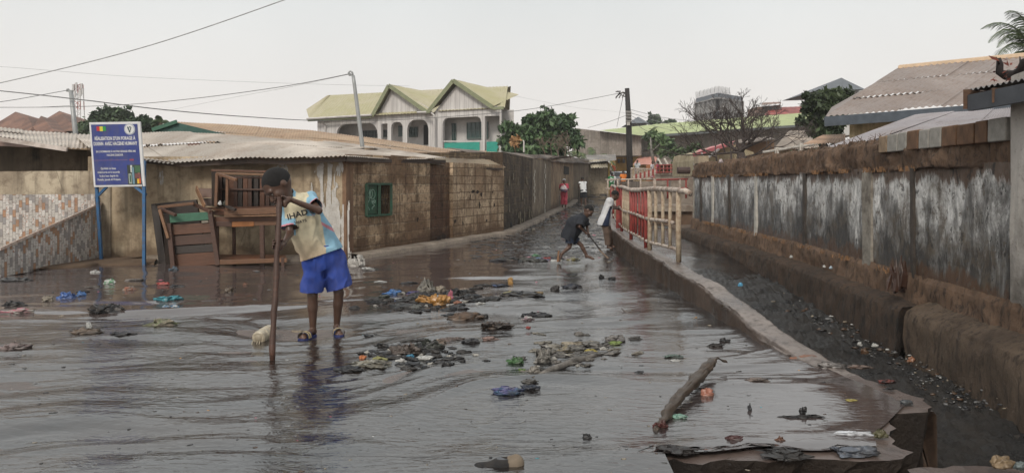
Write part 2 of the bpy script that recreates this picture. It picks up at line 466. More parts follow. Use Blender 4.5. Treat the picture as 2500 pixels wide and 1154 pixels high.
# street water: one rippled sheet, columns fan out with distance
KL = [(1.78, -4), (1.86, 3.6), (2.46, 4.5), (2.30, 5.2), (2.17, 5.7), (2.07, 6.4), (2.03, 7.6), (1.98, 9.5), (1.98, 13), (2.15, 16.5), (2.5, 20), (3.4, 28), (5.0, 39), (7.4, 52), (10.4, 66), (13.5, 80)]      # foot of the kerb, street side
WL = [(-14, -4), (-14, 12.2), (-6.0, 12.9), (-2.95, 13.4), (-.24, 19.9), (.71, 26.3), (1.8, 35), (4.05, 50), (5.86, 58), (8.4, 62), (10.8, 80)]
def ipx(line, y): return np.interp(y, [q[1] for q in line], [q[0] for q in line])
def water_mesh():
    rows = np.concatenate([np.linspace(2.2, 3.7, 14)[:-1], 1/np.linspace(1/3.7, 1/80., 560)])
    nc = 620; V = np.zeros((len(rows), nc, 3))
    for j, y in enumerate(rows):
        xl = max(ipx(WL, y)-.15, -1.05*y-1.0)
        xr = ipx(KL, y)+.12 if y > 6.2 else (np.interp(y, [2.2, 3.72, 3.78, 4.1, 4.62, 5.0, 5.6, 6.2], [1.0, 1.0, 1.86, 1.98, 2.40, 2.36, 2.28, ipx(KL, 6.2)+.12]))
        if y < 3.72: xr = .75
        V[j, :, 0] = np.linspace(xl, xr, nc); V[j, :, 1] = y
    X, Y = V[..., 0], V[..., 1]
    V[..., 1] += np.where((X > .7) & (X < 2.2), 1, 0)*np.clip(1-(Y-3.72)/.5, 0, 1)*(Y > 3.71)*(.07*vn(X*4, 0, 0, 3)+.03*vn(X*15, 0, 0, 4)+.05)
    V[..., 2] = water_h(X, Y)+np.maximum(0, .03*(Y-45))
    idx = np.arange(len(rows)*nc).reshape(len(rows), nc)
    Q = np.stack([idx[:-1, :-1], idx[:-1, 1:], idx[1:, 1:], idx[1:, :-1]], -1).reshape(-1, 4)
    return V.reshape(-1, 3), Q
m = N('dirty_water'); p = m.pos(); xyz = m.sep(p)
sed = m.noise(m.map(p, (.5, 1.1, 1)), .9, 8, .65, .8)
grit = m.noise(m.map(p, (1, 2.4, 1)), 5.5, 8, .75, .6)
col = m.mix(m.ramp(sed, [(.40, 0.), (.62, 1.)]), (.011, .011, .012), (.026, .020, .017))
left = m.ramp(m.math('ADD', m.math('MULTIPLY', xyz[0], -.12), m.math('MULTIPLY', xyz[1], .02)), [(.25, 0.), (.85, 1.)])
shal = m.math('MULTIPLY', left, m.ramp(grit, [(.42, 0.), (.6, 1.)]))
col = m.mix(m.math('MULTIPLY', shal, .8), col, (.055, .034, .022))
rgh = m.math('ADD', m.math('MULTIPLY', m.ramp(grit, [(.52, 0.), (.72, 1.)]), .10), .045)
rgh = m.math('ADD', rgh, m.math('MULTIPLY', shal, .16))
calm = m.math('MULTIPLY', m.math('MULTIPLY', m.math('ADD', xyz[0], -.5), .8), m.math('MULTIPLY', m.math('SUBTRACT', 7.2, xyz[1]), .4))
calm = m.math('MINIMUM', m.math('MAXIMUM', calm, 0.), 1.); live = m.math('SUBTRACT', 1., m.math('MULTIPLY', calm, .85))
col = m.mix(m.math('MULTIPLY', calm, .8), col, (.075, .058, .056))
b1 = m.noise(m.map(p, (1, 2.6, 1)), 9, 3, .55, .8); b2 = m.noise(m.map(p, (1, 3.0, 1)), 34, 3, .6, .5)
nr_ = m.bump(m.math('MULTIPLY', b1, live), .35, .016); nr_ = m.bump(m.math('MULTIPLY', b2, live), .18, .0025, nr_)
WATER = m.done(col, rgh, nr_, .5); m.p.inputs['IOR'].default_value = 2.25
V_, Q_ = water_mesh()
tag(mesh_obj('water', V_, Q_, WATER, None, True, uv=False), kind='structure')

# wet slab and street bed under the film
m = N('wet_concrete'); p = m.pos()
a = m.noise(p, 1.1, 8, .6); b = m.noise(p, 12, 8, .7)
col = m.mix(m.ramp(a, [(.35, 0.), (.65, 1.)]), (.07, .05, .045), (.15, .115, .10))
col = m.mix(m.ramp(b, [(.52, 0.), (.7, .7)]), col, (.03, .022, .018))
WETC = m.done(col, m.ramp(a, [(.35, .14), (.65, .4)]), m.bump(b, .5, .012), .5)
m = N('broken_concrete'); p = m.pos()
a = m.noise(p, 2, 8, .65); b = m.noise(p, 16, 8, .75)
col = m.mix(m.ramp(a, [(.35, 0.), (.65, 1.)]), (.014, .010, .008), (.036, .025, .018))
col = m.mix(m.ramp(b, [(.5, 0.), (.7, .8)]), col, (.018, .013, .01))
BROKE = m.done(col, .65, m.bump(m.math('ADD', a, b), .9, .03), .4)
edge = [(1.0, 7.0), (2.10, 6.4), (2.33, 5.9), (2.41, 5.45), (2.49, 5.1), (2.60, 4.78), (2.55, 4.60), (2.47, 4.50), (2.30, 4.47), (2.16, 4.42), (2.13, 4.20), (2.03, 4.08), (1.98, 3.95), (2.03, 3.83), (1.93, 3.74), (1.7, 3.70), (1.45, 3.74), (1.25, 3.69), (1.05, 3.73), (.92, 3.66), (.80, 3.74), (.62, 3.62), (.2, 2.6), (-9, 2.6), (-9, 7.0)]
def prism(pts, z0, z1, jag=.02, seg=.06):
    out = []
    for i, a in enumerate(pts):
        b = pts[(i+1) % len(pts)]; n_ = max(1, int(math.dist(a, b)/seg)) if max(abs(a[0]), abs(b[0])) < 5 and math.dist(a, b) < 1.6 else 1
        for k in range(n_):
            t = k/n_; x, y = a[0]+(b[0]-a[0])*t, a[1]+(b[1]-a[1])*t
            if k: x += random.uniform(-jag, jag); y += random.uniform(-jag, jag)
            out.append((x, y))
    return out
pts = prism(edge, 0, 0)
s_ = MB(); top = [(x, y, -.012) for x, y in pts]; mid = [(x+random.uniform(-.03, .01), y+random.uniform(-.01, .03), -.10) for x, y in pts]; low = [(x-.03, y+.05, -.75) for x, y in pts]
n0 = len(pts); rr_ = np.random.default_rng(5); s_.v = list(top); NR = 9
for j in range(1, NR+1):
    z = -.012-.74*(j/NR)**1.15
    for i, (x, y) in enumerate(pts):
        k_ = .055*float(fbm(x*4+i*.0, y*4, z*6, 3, 31))+.02*float(vn(x*17, y*17, z*17, 5)); s_.v.append((x-.05*j/NR-abs(k_)*.9, y+.05*j/NR+abs(k_)*(1 if y < 4.4 else -.3), z+.02*float(vn(x*9, y*9, z*9, 8))))
s_.f = [tuple(range(n0))]
for r_ in range(NR):
    for i in range(n0): s_.f.append((r_*n0+i, (r_+1)*n0+i, (r_+1)*n0+(i+1) % n0, r_*n0+(i+1) % n0))
s_.v = [tuple(v) for v in s_.v]
o = s_.build('pavement', WETC); o.data.materials.append(BROKE)
for i, f_ in enumerate(o.data.polygons): f_.material_index = 0 if i == 0 else 1
tag(o, kind='structure')
# muck in the open drain: a lumpy sheet from the camera to the far bridges, sunk below the street
def muck():
    rows = np.concatenate([np.linspace(1.5, 4, 40)[:-1], 1/np.linspace(1/4., 1/34., 330)]); nc = 150
    V = np.zeros((len(rows), nc, 3))
    for j, y in enumerate(rows):
        V[j, :, 0] = np.linspace(min(ipx(KL, y)-.1, 2.1) if y < 8 else ipx(KL, y)+.1, ipx(RW, y)+.1, nc); V[j, :, 1] = y
    X, Y = V[..., 0], V[..., 1]
    base = np.interp(Y, [0, 5, 9, 14, 18, 34], [-.60, -.52, -.44, -.30, -.22, -.12])
    lump = .05*fbm(X*2.5, Y*2.5, 0, 4, 3)+.035*np.abs(fbm(X*9, Y*9, 0, 3, 8))+.012*fbm(X*30, Y*30, 0, 2, 4)
    wetz = np.clip((Y-11)/5, 0, 1)
    side = .10*np.clip(1-(X-ipx(KL, Y)-.4)/.5, 0, 1)
    V[..., 2] = base+lump*(1-.8*wetz)+side*(1-wetz)
    idx = np.arange(len(rows)*nc).reshape(len(rows), nc)
    Q = np.stack([idx[:-1, :-1], idx[:-1, 1:], idx[1:, 1:], idx[1:, :-1]], -1).reshape(-1, 4)
    return V.reshape(-1, 3), Q
RW = [(3.95, -2), (4.12, 5.5), (4.2, 6.4), (4.4, 8.5), (4.72, 12), (4.85, 15), (4.92, 17.5), (5.05, 21), (5.4, 28), (7, 36)]    # street face of the long wall
m = N('black_muck'); p = m.pos()
a = m.noise(p, 3, 8, .7); b = m.noise(p, 26, 8, .8)
col = m.mix(m.ramp(a, [(.35, 0.), (.7, 1.)]), (.008, .0075, .0075), (.030, .025, .021))
col = m.mix(m.ramp(b, [(.62, 0.), (.7, .6)]), col, (.10, .085, .07))
MUCK = m.done(col, m.ramp(a, [(.3, .18), (.65, .55)]), m.bump(m.math('ADD', m.math('MULTIPLY', a, .6), b), .9, .03), .5)
V_, Q_ = muck()
tag(mesh_obj('mud', V_, Q_, MUCK, None, True, uv=False), kind='structure')

dw = MB().grid(lambda u, v: ((lambda y: (float(ipx(KL, y))+.1+(float(ipx(RW, y))-float(ipx(KL, y)))*u, y, -.165-.17*min(1., max(0., (16-y)/2.8))+.006*float(fbm(u*9+y*.7, y*2.5, 0, 2, 4))))(13.2+v*21)), 60, 300)
tag(dw.build('water', WATER, None, True), kind='structure')
# ---- kerb wall beside the drain
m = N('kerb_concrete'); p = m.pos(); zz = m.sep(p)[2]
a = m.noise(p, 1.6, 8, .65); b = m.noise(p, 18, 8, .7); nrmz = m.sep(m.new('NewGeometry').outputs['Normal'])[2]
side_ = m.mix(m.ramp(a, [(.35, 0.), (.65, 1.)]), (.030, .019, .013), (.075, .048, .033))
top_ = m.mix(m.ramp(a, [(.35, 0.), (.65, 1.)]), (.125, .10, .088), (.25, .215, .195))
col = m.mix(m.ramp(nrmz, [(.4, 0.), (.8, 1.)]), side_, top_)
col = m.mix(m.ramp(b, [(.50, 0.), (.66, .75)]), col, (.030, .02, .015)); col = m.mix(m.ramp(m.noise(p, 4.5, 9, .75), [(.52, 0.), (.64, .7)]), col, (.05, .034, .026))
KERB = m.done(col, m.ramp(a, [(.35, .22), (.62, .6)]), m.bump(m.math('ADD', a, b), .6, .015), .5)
def kerb_z(y): return np.interp(y, [4.6, 5.2, 5.7, 6.5, 8.1, 10.3, 13, 22, 40, 80], [-.05, -.03, .012, .11, .24, .31, .33, .34, .34, .34])
def kerb_w(y): return np.interp(y, [4.5, 5.7, 6.5, 10, 13, 20, 80], [.14, .23, .235, .24, .24, .24, .3])
KY = np.concatenate([np.arange(4.62, 14, .05), np.arange(14, 24, .22), np.arange(24, 80, 1.5)])
def kerbfn(prof):
    def fn(u, v):
        y = np.interp(v, np.linspace(0, 1, len(KY)), KY); xl = float(ipx(KL, y)); wd = float(kerb_w(y)); z = float(kerb_z(y))+gz(y)
        j = .012*float(vn(y*1.7, 3, 0, 5))+.007*float(vn(y*6, 9+u*6, 0, 5))+.006*float(vn(y*17, u*14, 0, 6))
        pr = [(-.015, -.75), (-.0, z*.5), (.004, z-.03), (.022, z), (wd*.5, z+.006), (wd-.02, z), (wd, z-.03), (wd+.01, -.75)]
        k = u*(len(pr)-1); i = min(int(k), len(pr)-2); t = k-i
        return (xl+pr[i][0]*(1-t)+pr[i+1][0]*t+j, y, pr[i][1]*(1-t)+pr[i+1][1]*t+j*.5)
    return fn
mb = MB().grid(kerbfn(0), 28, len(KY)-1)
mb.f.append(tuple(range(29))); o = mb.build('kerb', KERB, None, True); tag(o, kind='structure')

# sidewalk strip at the foot of the left houses and mud bank under the tiled wall
m = N('footing_concrete'); p = m.pos(); a = m.noise(p, 2.2, 8, .65); b = m.noise(p, 20, 8, .75)
col = m.mix(m.ramp(a, [(.35, 0.), (.65, 1.)]), (.13, .10, .078), (.27, .225, .18)); col = m.mix(m.ramp(b, [(.5, 0.), (.7, .7)]), col, (.05, .035, .025))
FOOT = m.done(col, .8, m.bump(m.math('ADD', a, b), .6, .015))
W = [(-14, 13.1), (-9.6, 13.2), (-2.95, 13.4), (-.24, 19.9), (.71, 26.3), (1.8, 35), (4.05, 50), (5.86, 58)]
def strip(pts, off, zt, name, mat, jag=.03, seg=.2, kind='structure'):
    q = []
    for i in range(len(pts)-1):
        a, b = np.array(pts[i]), np.array(pts[i+1]); L_ = np.linalg.norm(b-a); n_ = max(1, int(L_/seg))
        for k in range(n_+(i == len(pts)-2)): q.append((a+(b-a)*k/n_, unit(b-a)))
    mb = MB(); base = 0
    for c, d in q:
        nrm = V3(d[1], -d[0]); jj = jag*float(vn(c[0]*2, c[1]*2, 0, 2))*2
        z = zt+.01*float(vn(c[0]*3, c[1]*3, 0, 4)); g_ = gz(c[1])
        for o_, zz_ in ((-.1, z), (off*.5, z+.01), (off-.03+jj, z-.003), (off+jj, z-.03), (off+jj+.015, -.2)):
            mb.v.append((c[0]+nrm[0]*o_, c[1]+nrm[1]*o_, zz_+g_))
    for i in range(len(q)-1):
        for k in range(4):
            a = i*5+k; mb.f.append((a, a+5, a+6, a+1))
    return tag(mb.build(name, mat, None, True), kind=kind)
strip([(-2.95, 13.4), (-.24, 19.9), (.71, 26.3), (1.8, 35), (4.05, 50)], .32, .085, 'pavement', FOOT)
strip([(-6.3, 13.3), (-4.6, 13.35), (-2.95, 13.4)], .42, .075, 'pavement', FOOT, .05)
strip([(-14, 11.4), (-7.5, 12.0), (-6.9, 12.75), (-6.1, 13.05)], .5, .04, 'path', EARTH, .12)
mb = MB().quad((-14, 10.9, .03), (-7.4, 11.1, .03), (-6.4, 13.4, .05), (-14, 13.4, .05)); tag(mb.build('path', EARTH), kind='structure')

# ------------------------------------------------------------------ LEFT: wall boxes and sheet roofs
def wallbox(p0, p1, z0, zt0, zt1, depth, name, mat, parent=None, nu=40, nz_=8, rough=.012, back=True):
    p0, p1 = np.array(p0, float), np.array(p1, float); d = unit(p1-p0); nrm = V3(d[1], -d[0]); L_ = np.linalg.norm(p1-p0)
    nu = max(2, int(L_/.18)); mb = MB()
    def fn(u, v):
        c = p0+(p1-p0)*u; zt = zt0+(zt1-zt0)*u; z = z0+(zt-z0)*v
        k = rough*float(vn(c[0]*2.3+9, z*2.3, c[1]*2.3, 6)+.5*vn(c[0]*9, z*9, c[1]*9, 7)) if 0 < u < 1 else 0
        return (c[0]+nrm[0]*k, c[1]+nrm[1]*k, z)
    mb.grid(fn, nu, nz_)
    q0, q1 = p0-nrm*depth, p1-nrm*depth
    A, B, C_, D_ = (*p0, z0), (*p1, z0), (*q1, z0), (*q0, z0); a, b, c, d_ = (*p0, zt0), (*p1, zt1), (*q1, zt1), (*q0, zt0)
    mb.quad(a, b, c, d_); mb.quad(B, C_, c, b); mb.quad(D_, A, a, d_)
    if back: mb.quad(C_, D_, d_, c)
    return mb.build(name, mat, parent, False)
def corr(eave, ridge, name, mat, parent, wave=.076, amp=.011, sheet=.76, rows=2, jag=.05, sag=.02, seed=1, thick=True, res=5):
    """corrugated sheets laid from eave polyline to ridge polyline (world points)"""
    rs = random.Random(seed); E = np.array(eave, float); R_ = np.array(ridge, float)
    def poly(A):
        s = np.concatenate([[0], np.cumsum(np.linalg.norm(np.diff(A, axis=0), axis=1))]); return s/s[-1], s[-1]
    se, Le = poly(E); sr, Lr = poly(R_)
    ev = lambda t: V3(*[np.interp(t, se, E[:, k]) for k in range(3)]); rv = lambda t: V3(*[np.interp(t, sr, R_[:, k]) for k in range(3)])
    mb = MB(); ns = max(1, int(round(Le/sheet)))
    for r in range(rows):
        for k in range(ns):
            t0, t1 = k/ns-.03/ns, (k+1)/ns+.03/ns; v0, v1 = r/rows, (r+1.06)/rows
            if v1 > 1: v1 = 1
            j0 = rs.uniform(-jag, jag); tl = rs.uniform(-.010, .014)+r*.012; tw = rs.uniform(-.01, .01); ed = rs.uniform(0, sag)
            n_ = max(4, int((t1-t0)*Le/wave*res)); base = len(mb.v); nv = 3
            for j in range(nv+1):
                for i in range(n_+1):
                    u = i/n_; t = t0+(t1-t0)*u; v = v0+(v1-v0)*j/nv
                    e, rr = ev(min(max(t, 0), 1)), rv(min(max(t, 0), 1)); Ls = np.linalg.norm(rr-e)
                    vv = v-(j0/Ls if (j == 0 and r == 0) else 0)
                    q = e+(rr-e)*vv
                    z = amp*math.cos(2*math.pi*t*Le/wave)+tl+tw*u-(ed*(1-j/nv)**2 if r == 0 else 0)+sag*math.sin(t*Le*1.3+seed+r)*.6
                    mb.v.append((q[0], q[1], q[2]+z))
            for j in range(nv):
                for i in range(n_):
                    a = base+j*(n_+1)+i; mb.f.append((a, a+1, a+n_+2, a+n_+1))
    return mb.build(name, mat, parent, True)
def xl(D_or_px, p0, p1):      # point where image column px crosses the plan line p0-p1
    r = (D_or_px-CX)/F; d = (p1[0]-p0[0], p1[1]-p0[1]); t = (p0[0]-r*p0[1])/(r*d[1]-d[0]); return (p0[0]+d[0]*t, p0[1]+d[1]*t)

PLAS = mat_plaster('old_beige_render', (.26, .195, .125), (.52, .42, .295), (.12, .08, .05), .42)
PLASL = mat_plaster('left_render', (.20, .155, .11), (.46, .39, .29), (.11, .075, .05), .25)
PLASD = mat_plaster('dark_render', (.19, .125, .075), (.32, .23, .145), (.06, .038, .024), .7, moss=(.028, .02, .015))
BLK = mat_blocks('brown_blocks', (.22, .145, .085), (.54, .39, .25), (.46, .36, .25), (.135, .07, .035))
BLK2 = mat_blocks('pale_blocks', (.36, .26, .165), (.56, .42, .285), (.20, .13, .08), (.16, .085, .042), eamt=.6)
BLKD = mat_blocks('dark_wet_blocks', (.06, .042, .028), (.13, .09, .055), (.20, .15, .09), (.04, .024, .014), low=.9)
ROOFW = mat_metal('pale_worn_sheet', (.56, .50, .44), (.26, .19, .14), .45, paint2=(.36, .32, .28))
ROOFO = mat_metal('tan_rusted_sheet', (.44, .30, .185), (.27, .15, .085), .55, paint2=(.36, .25, .16))
ROOFD = mat_metal('dark_rusted_sheet', (.20, .16, .13), (.10, .055, .035), .7)
BLACK = simple('shadow_dark', (.012, .010, .009), .9)

# 1 plaster house -------------------------------------------------
A0, A1, B1 = (-9.6, 13.2), (-2.95, 13.4), (-.24, 19.9)
p235 = xl(215, A0, A1)
h1 = empty('house', (-5, 13.3, 0), 'long low rendered house with pale sheet roof, behind the blue sign and market tables', 'house')
wallbox(p235, A1, -.1, 1.80, 1.80, 3.4, 'wall', PLAS, h1)
# flaked whitewash patch and small peeled scraps
def patch(px0, px1, py0, py1, name, mat, parent, p0, p1, off=.006, seed=0, dens=.5, streak=(3, .9), skew=0):
    """thin raised skin of paint with holes: cells of a fine grid kept where noise says so"""
    mb = MB(); nx, ny = 90, 90; rs = seed*13.7; d = unit(np.array(p1)-np.array(p0)); nm = V3(d[1], -d[0])
    for j in range(ny):
        for i in range(nx):
            u, v = (i+.5)/nx, (j+.5)/ny; px = px0+(px1-px0)*u; py = py0+(py1-py0)*v
            e = 1-((u-.5-skew*(v-.5))*2.2)**2-((v-.5)*2)**2
            if e < 0: continue
            if float(fbm(u*streak[0]*4+rs, v*streak[1]*4, 0, 4, seed+3))*.9+dens+e*.5-.5 < 0: continue
            q = []
            for a, b in ((0, 0), (1, 0), (1, 1), (0, 1)):
                x = px0+(px1-px0)*(i+a)/nx; c = xl(x, p0, p1); z = CH-(py0+(py1-py0)*(j+b)/ny-HY)/F*c[1]
                q.append((c[0]+nm[0]*off, c[1]+nm[1]*off, z))
            mb.quad(*q[::-1])
    if mb.v: return mb.build(name, mat, parent)
WHITEW = simple('whitewash', (.50, .48, .45), .85, .25, 6, .4, dirt=(.22, .18, .14), dsc=12)
patch(755, 868, 395, 660, 'whitewash', WHITEW, h1, A0, A1, .013, 5, .30, (3.2, .8), .30)
patch(800, 850, 440, 600, 'whitewash', WHITEW, h1, A0, A1, .014, 15, .42, (2.5, 1.2), .5)
patch(672, 705, 398, 432, 'paint_flake', WHITEW, h1, A0, A1, .013, 8, .5)
patch(388, 402, 415, 452, 'paint_flake', WHITEW, h1, A0, A1, .013, 9, .45)
patch(815, 840, 390, 430, 'paint_flake', WHITEW, h1, A0, A1, .013, 12, .45)
e1 = [P(212, 356, 12.95), P(235, 360, 12.95), P(262, 372, 12.95), P(345, 383, 12.95), P(430, 392, 12.95), P(520, 388, 12.95), P(600, 384, 12.95), P(690, 386, 13.0), P(840, 379, 13.05), P(960, 384, 14.85), P(1085, 386, 16.7)]
r1 = [P(180, 330, 17), P(430, 326, 17), P(560, 330, 17.3), P(700, 341, 17.6), P(775, 346, 17.9), P(800, 349, 18.6), P(850, 352, 19.5)]
corr(e1, r1, 'roof', ROOFW, h1, rows=2, jag=.06, sag=.03, seed=3)
mb = MB()
for a, b in zip(e1[:-1], e1[1:]): mb.beam(a+V3(0, .12, -.07), b+V3(0, .12, -.07), .05, .07)
mb.build('eave_beam', mat_wood('beam_wood', (.10, .06, .04)), h1)
# bits lying on the roof: loose laths
for i, (x, y, l, c) in enumerate([(488, 356, 46, 'm'), (1165, 352, 0, 'x')][:1]):
    a = P(460, 357, 14.9); b = P(488, 356, 14.9)
    tag(MB().beam(a+V3(0, 0, .03), b+V3(0, 0, .03), .07, .04).build('roof_lath', mat_wood('red_lath', (.22, .09, .06))), 'short reddish wooden lath lying on the pale sheet roof right of the blue sign', 'lath')
# 1b left neighbour: brown upper wall, paler low wall, pale roof with drooping rake
h0 = empty('house', (-9, 14.5, 0), 'brown stained house with pale sheet roof at the far left, behind the tiled wall', 'house')
wallbox((-13.5, 14.1), (-7.35, 14.25), -.1, 2.2, 1.93, 3, 'wall', mat_plaster('stained_brown', (.10, .075, .05), (.185, .14, .095), (.06, .04, .025), .2, moss=(.012, .012, .010), mossamt=.95), h0)
e0 = [P(-330, 300, 13.5), P(0, 333, 13.5), P(80, 345, 13.5), P(166, 358, 13.4), P(171, 360, 13.5), P(235, 360, 13.9)]
r0 = [P(-330, 280, 17), P(0, 314, 17), P(80, 320, 17), P(166, 324, 17), P(190, 326, 17), P(240, 328, 17)]
corr(e0, r0, 'roof', ROOFW, h0, jag=.02, sag=.02, seed=5)
mb = MB()
for a, b in zip(e0[:3], e0[1:4]): mb.beam(a+V3(0, -.03, -.05), b+V3(0, -.03, -.05), .03, .075)
mb.build('barge_board', simple('pale_board', (.52, .46, .42), .7, dirt=(.2, .15, .12)), h0)
lw = wallbox((-13.5, 13.15), (-7.02, 13.25), -.1, 1.53, 1.55, .16, 'low_wall', PLASL)
tag(lw, 'low pale rendered wall between the tiled wall and the brown stained house', 'wall')

# 2 tiled wall ---------------------------------------------------
m = N('mosaic_tiles'); uv = m.sep(m.co('UV')); p = m.pos()
cw, chh = .055, .125
cu = m.math('DIVIDE', uv[0], cw); ci = m.math('FLOOR', cu)
rv = m.math('ADD', m.math('DIVIDE', uv[1], chh), m.math('MULTIPLY', m.math('MODULO', ci, 3.), .34)); ri = m.math('FLOOR', rv)
wn = m.new('TexWhiteNoise', noise_dimensions='3D'); m.put(wn.inputs['Vector'], m.comb(ci, ri, 0.)); val = wn.outputs['Value']
tile = m.ramp(val, [(0, (.55, .52, .48)), (.30, (.36, .34, .33)), (.31, (.30, .285, .28)), (.52, (.46, .40, .36)), (.53, (.62, .60, .57)), (.86, (.50, .42, .36)), (.87, (.40, .25, .16))])
for nd in m.t.nodes:
    if nd.type == 'VALTORGB': nd.color_ramp.interpolation = 'CONSTANT'
marb = m.noise(p, 26, 6, .7, 1.5)
tile = m.mix(m.ramp(marb, [(.52, 0.), (.60, 1.)]), tile, m.mix(m.ramp(val, [(.4, 0.), (.8, 1.)]), (.34, .32, .30), (.36, .15, .08)))
fu = m.math('FRACT', cu); fv = m.math('FRACT', rv)
g1 = m.math('MULTIPLY', m.math('LESS_THAN', m.math('ABSOLUTE', m.math('SUBTRACT', fu, .5)), .46), m.math('LESS_THAN', m.math('ABSOLUTE', m.math('SUBTRACT', fv, .5)), .475))
tile = m.mix(g1, (.22, .19, .17), tile)
tile = m.mix(m.ramp(m.noise(p, 3, 8, .7), [(.45, 0.), (.7, .55)]), tile, (.12, .085, .06))
TILE = m.done(tile, .35, m.bump(m.math('ADD', g1, m.math('MULTIPLY', val, .9)), .7, .008), .5)
tw = empty('tiled_wall', (-7.9, 12.6, 0), 'low wall faced in white, grey and orange mosaic tiles with a sloping coping, left of the blue sign posts', 'wall')
a = V3(-14, 10.95, 0); b = G(0, 676); c = G(247, 634)
b2 = V3(b[0]-.28, b[1]-.02, 0)
zb = CH-(612-HY)/F*b[1]; zc = CH-(500-HY)/F*c[1]
mb = MB(); th = V3(-.06, .12, 0)
mb.hexa([b, c, c+th*1.2, b+th*1.2], [b+V3(0, 0, zb), c+V3(0, 0, zc), c+th*1.2+V3(0, 0, zc), b+th*1.2+V3(0, 0, zb)])
mb.build('sloping_wall', TILE, tw)
mb = MB(); o_ = V3(.03, -.03, 0)
mb.hexa([b+o_+V3(0, 0, zb+.002), c+o_+V3(0, 0, zc+.002), c+th*1.5+V3(0, 0, zc+.002), b+th*1.5+V3(0, 0, zb+.002)], [b+o_+V3(0, 0, zb+.045), c+o_+V3(0, 0, zc+.045), c+th*1.5+V3(0, 0, zc+.045), b+th*1.5+V3(0, 0, zb+.045)])
mb.build('coping', simple('pale_stone', (.50, .42, .36), .5, .3, 9, dirt=(.3, .12, .06), dsc=20), tw)
q0, q1 = V3(-14, 12.85, 0), V3(c[0]-.06, 13.12, 0); zq0 = CH-(478-HY)/F*12.9; zq1 = CH-(474-HY)/F*13.1
mb = MB().hexa([q0, q1, q1+V3(0, .1, 0), q0+V3(0, .1, 0)], [q0+V3(0, 0, zq0), q1+V3(0, 0, zq1), q1+V3(0, .1, zq1), q0+V3(0, .1, zq0)]); mb.build('back_wall', TILE, tw)
mb = MB().hexa([b2+V3(-5, -.02, 0), b+V3(-.005, 0, 0), b+V3(-.07, .14, 0), b2+V3(-5, .1, 0)], [b2+V3(-5, -.02, zb), b+V3(-.005, 0, zb), b+V3(-.07, .14, zb), b2+V3(-5, .1, zb)]); mb.build('end_wall', TILE, tw)

# 3 block house with the green window ----------------------------
h2 = empty('house', (-1.6, 16.5, 0), 'brown block house with small green shuttered window, under the pale sheet roof', 'house')
p1050, p1100 = xl(1050, A1, B1), xl(1103, A1, B1)
d2 = unit(np.array(B1)-np.array(A1)); n2 = V3(d2[1], -d2[0])
wx0, wx1 = xl(893, A1, B1), xl(953, A1, B1)
# wall with an opening for the window
def P2(px, z, off=0.): c = xl(px, A1, B1); return (c[0]+n2[0]*off, c[1]+n2[1]*off, z)
wz0 = CH-(527-HY)/F*wx0[1]; wz1 = CH-(449-HY)/F*wx0[1]
def wseg(pa, pb, z0, z1, off=0.):
    pa, pb = np.array(pa), np.array(pb); mb = MB(); L_ = np.linalg.norm(pb-pa)
    def fn(u, v):
        c_ = pa+(pb-pa)*u; z = z0+(z1-z0)*v; k = off+.014*float(vn(c_[0]*2.3+9, z*2.3, c_[1]*2.3, 6)+.5*vn(c_[0]*9, z*9, c_[1]*9, 7))
        return (c_[0]+n2[0]*k, c_[1]+n2[1]*k, z)
    return fn, max(2, int(L_/.15)), max(2, int((z1-z0)/.15))
mb = MB()
for args in ((A1, wx0, -.1, 1.85), (wx1, p1050, -.1, 1.88), (wx0, wx1, -.1, wz0), (wx0, wx1, wz1, 1.86)): mb.grid(*wseg(*args))
q = np.array(wx0), np.array(wx1)
for (s0, s1, z0_, z1_) in ((q[0], q[0], wz0, wz1), (q[1], q[1], wz0, wz1)):
    mb.quad((*s0, z0_), (*(s0-n2*.2), z0_), (*(s0-n2*.2), z1_), (*s0, z1_))
mb.quad((*q[0], wz0), (*q[1], wz0), (*(q[1]-n2*.2), wz0), (*(q[0]-n2*.2), wz0))
mb.quad((*q[0], wz1), (*q[1], wz1), (*(q[1]-n2*.2), wz1), (*(q[0]-n2*.2), wz1))
qa, qb = np.array(A1)-n2*3, np.array(B1)-n2*3
mb.quad((*qa, -.1), (*qb, -.1), (*qb, 1.9), (*qa, 1.85))
mb.build('wall', BLK, h2)
# painted green window: steel frame, one closed leaf, one half with curved bars
GREEN = simple('green_paint', (.022, .085, .048), .55, .35, 9, .3, dirt=(.06, .05, .035), dsc=7)
fr = MB(); t_ = .05
def bar(pxa, za, pxb, zb_, w_=.05, o=.02, mbx=None): (mbx or fr).beam(P2(pxa, za, o), P2(pxb, zb_, o), w_, .04)
bar(893, wz0, 893, wz1); bar(953, wz0, 953, wz1); bar(893, wz0, 953, wz0); bar(893, wz1, 953, wz1); bar(924, wz0, 924, wz1)
win = fr.build('window', GREEN, h2)
lf = MB().hexa([P2(896, wz0+.03, -.01), P2(922, wz0+.03, -.01), P2(922, wz0+.03, -.03), P2(896, wz0+.03, -.03)], [P2(896, wz1-.03, -.01), P2(922, wz1-.03, -.01), P2(922, wz1-.03, -.03), P2(896, wz1-.03, -.03)])
sh = lf.build('shutter', GREEN, win)
sc_ = MB()
def scrib(f, n=28, r=.006, o=-.004):
    sc_.tube([P2(897+24*f(i/n)[0], wz0+.04+(wz1-wz0-.08)*f(i/n)[1], o) for i in range(n+1)], r, 4)
scrib(lambda t: (.15+.3*t+.1*math.sin(9*t), .72+.16*math.sin(7*t))); scrib(lambda t: (.55+.25*math.cos(6.5*t), .7+.17*math.sin(6.5*t)))
scrib(lambda t: (.12+.1*math.sin(8*t), .62-.5*t)); scrib(lambda t: (.6+.12*math.sin(12*t), .55-.4*t)); scrib(lambda t: (.45+.4*t, .42+.06*math.sin(14*t)))
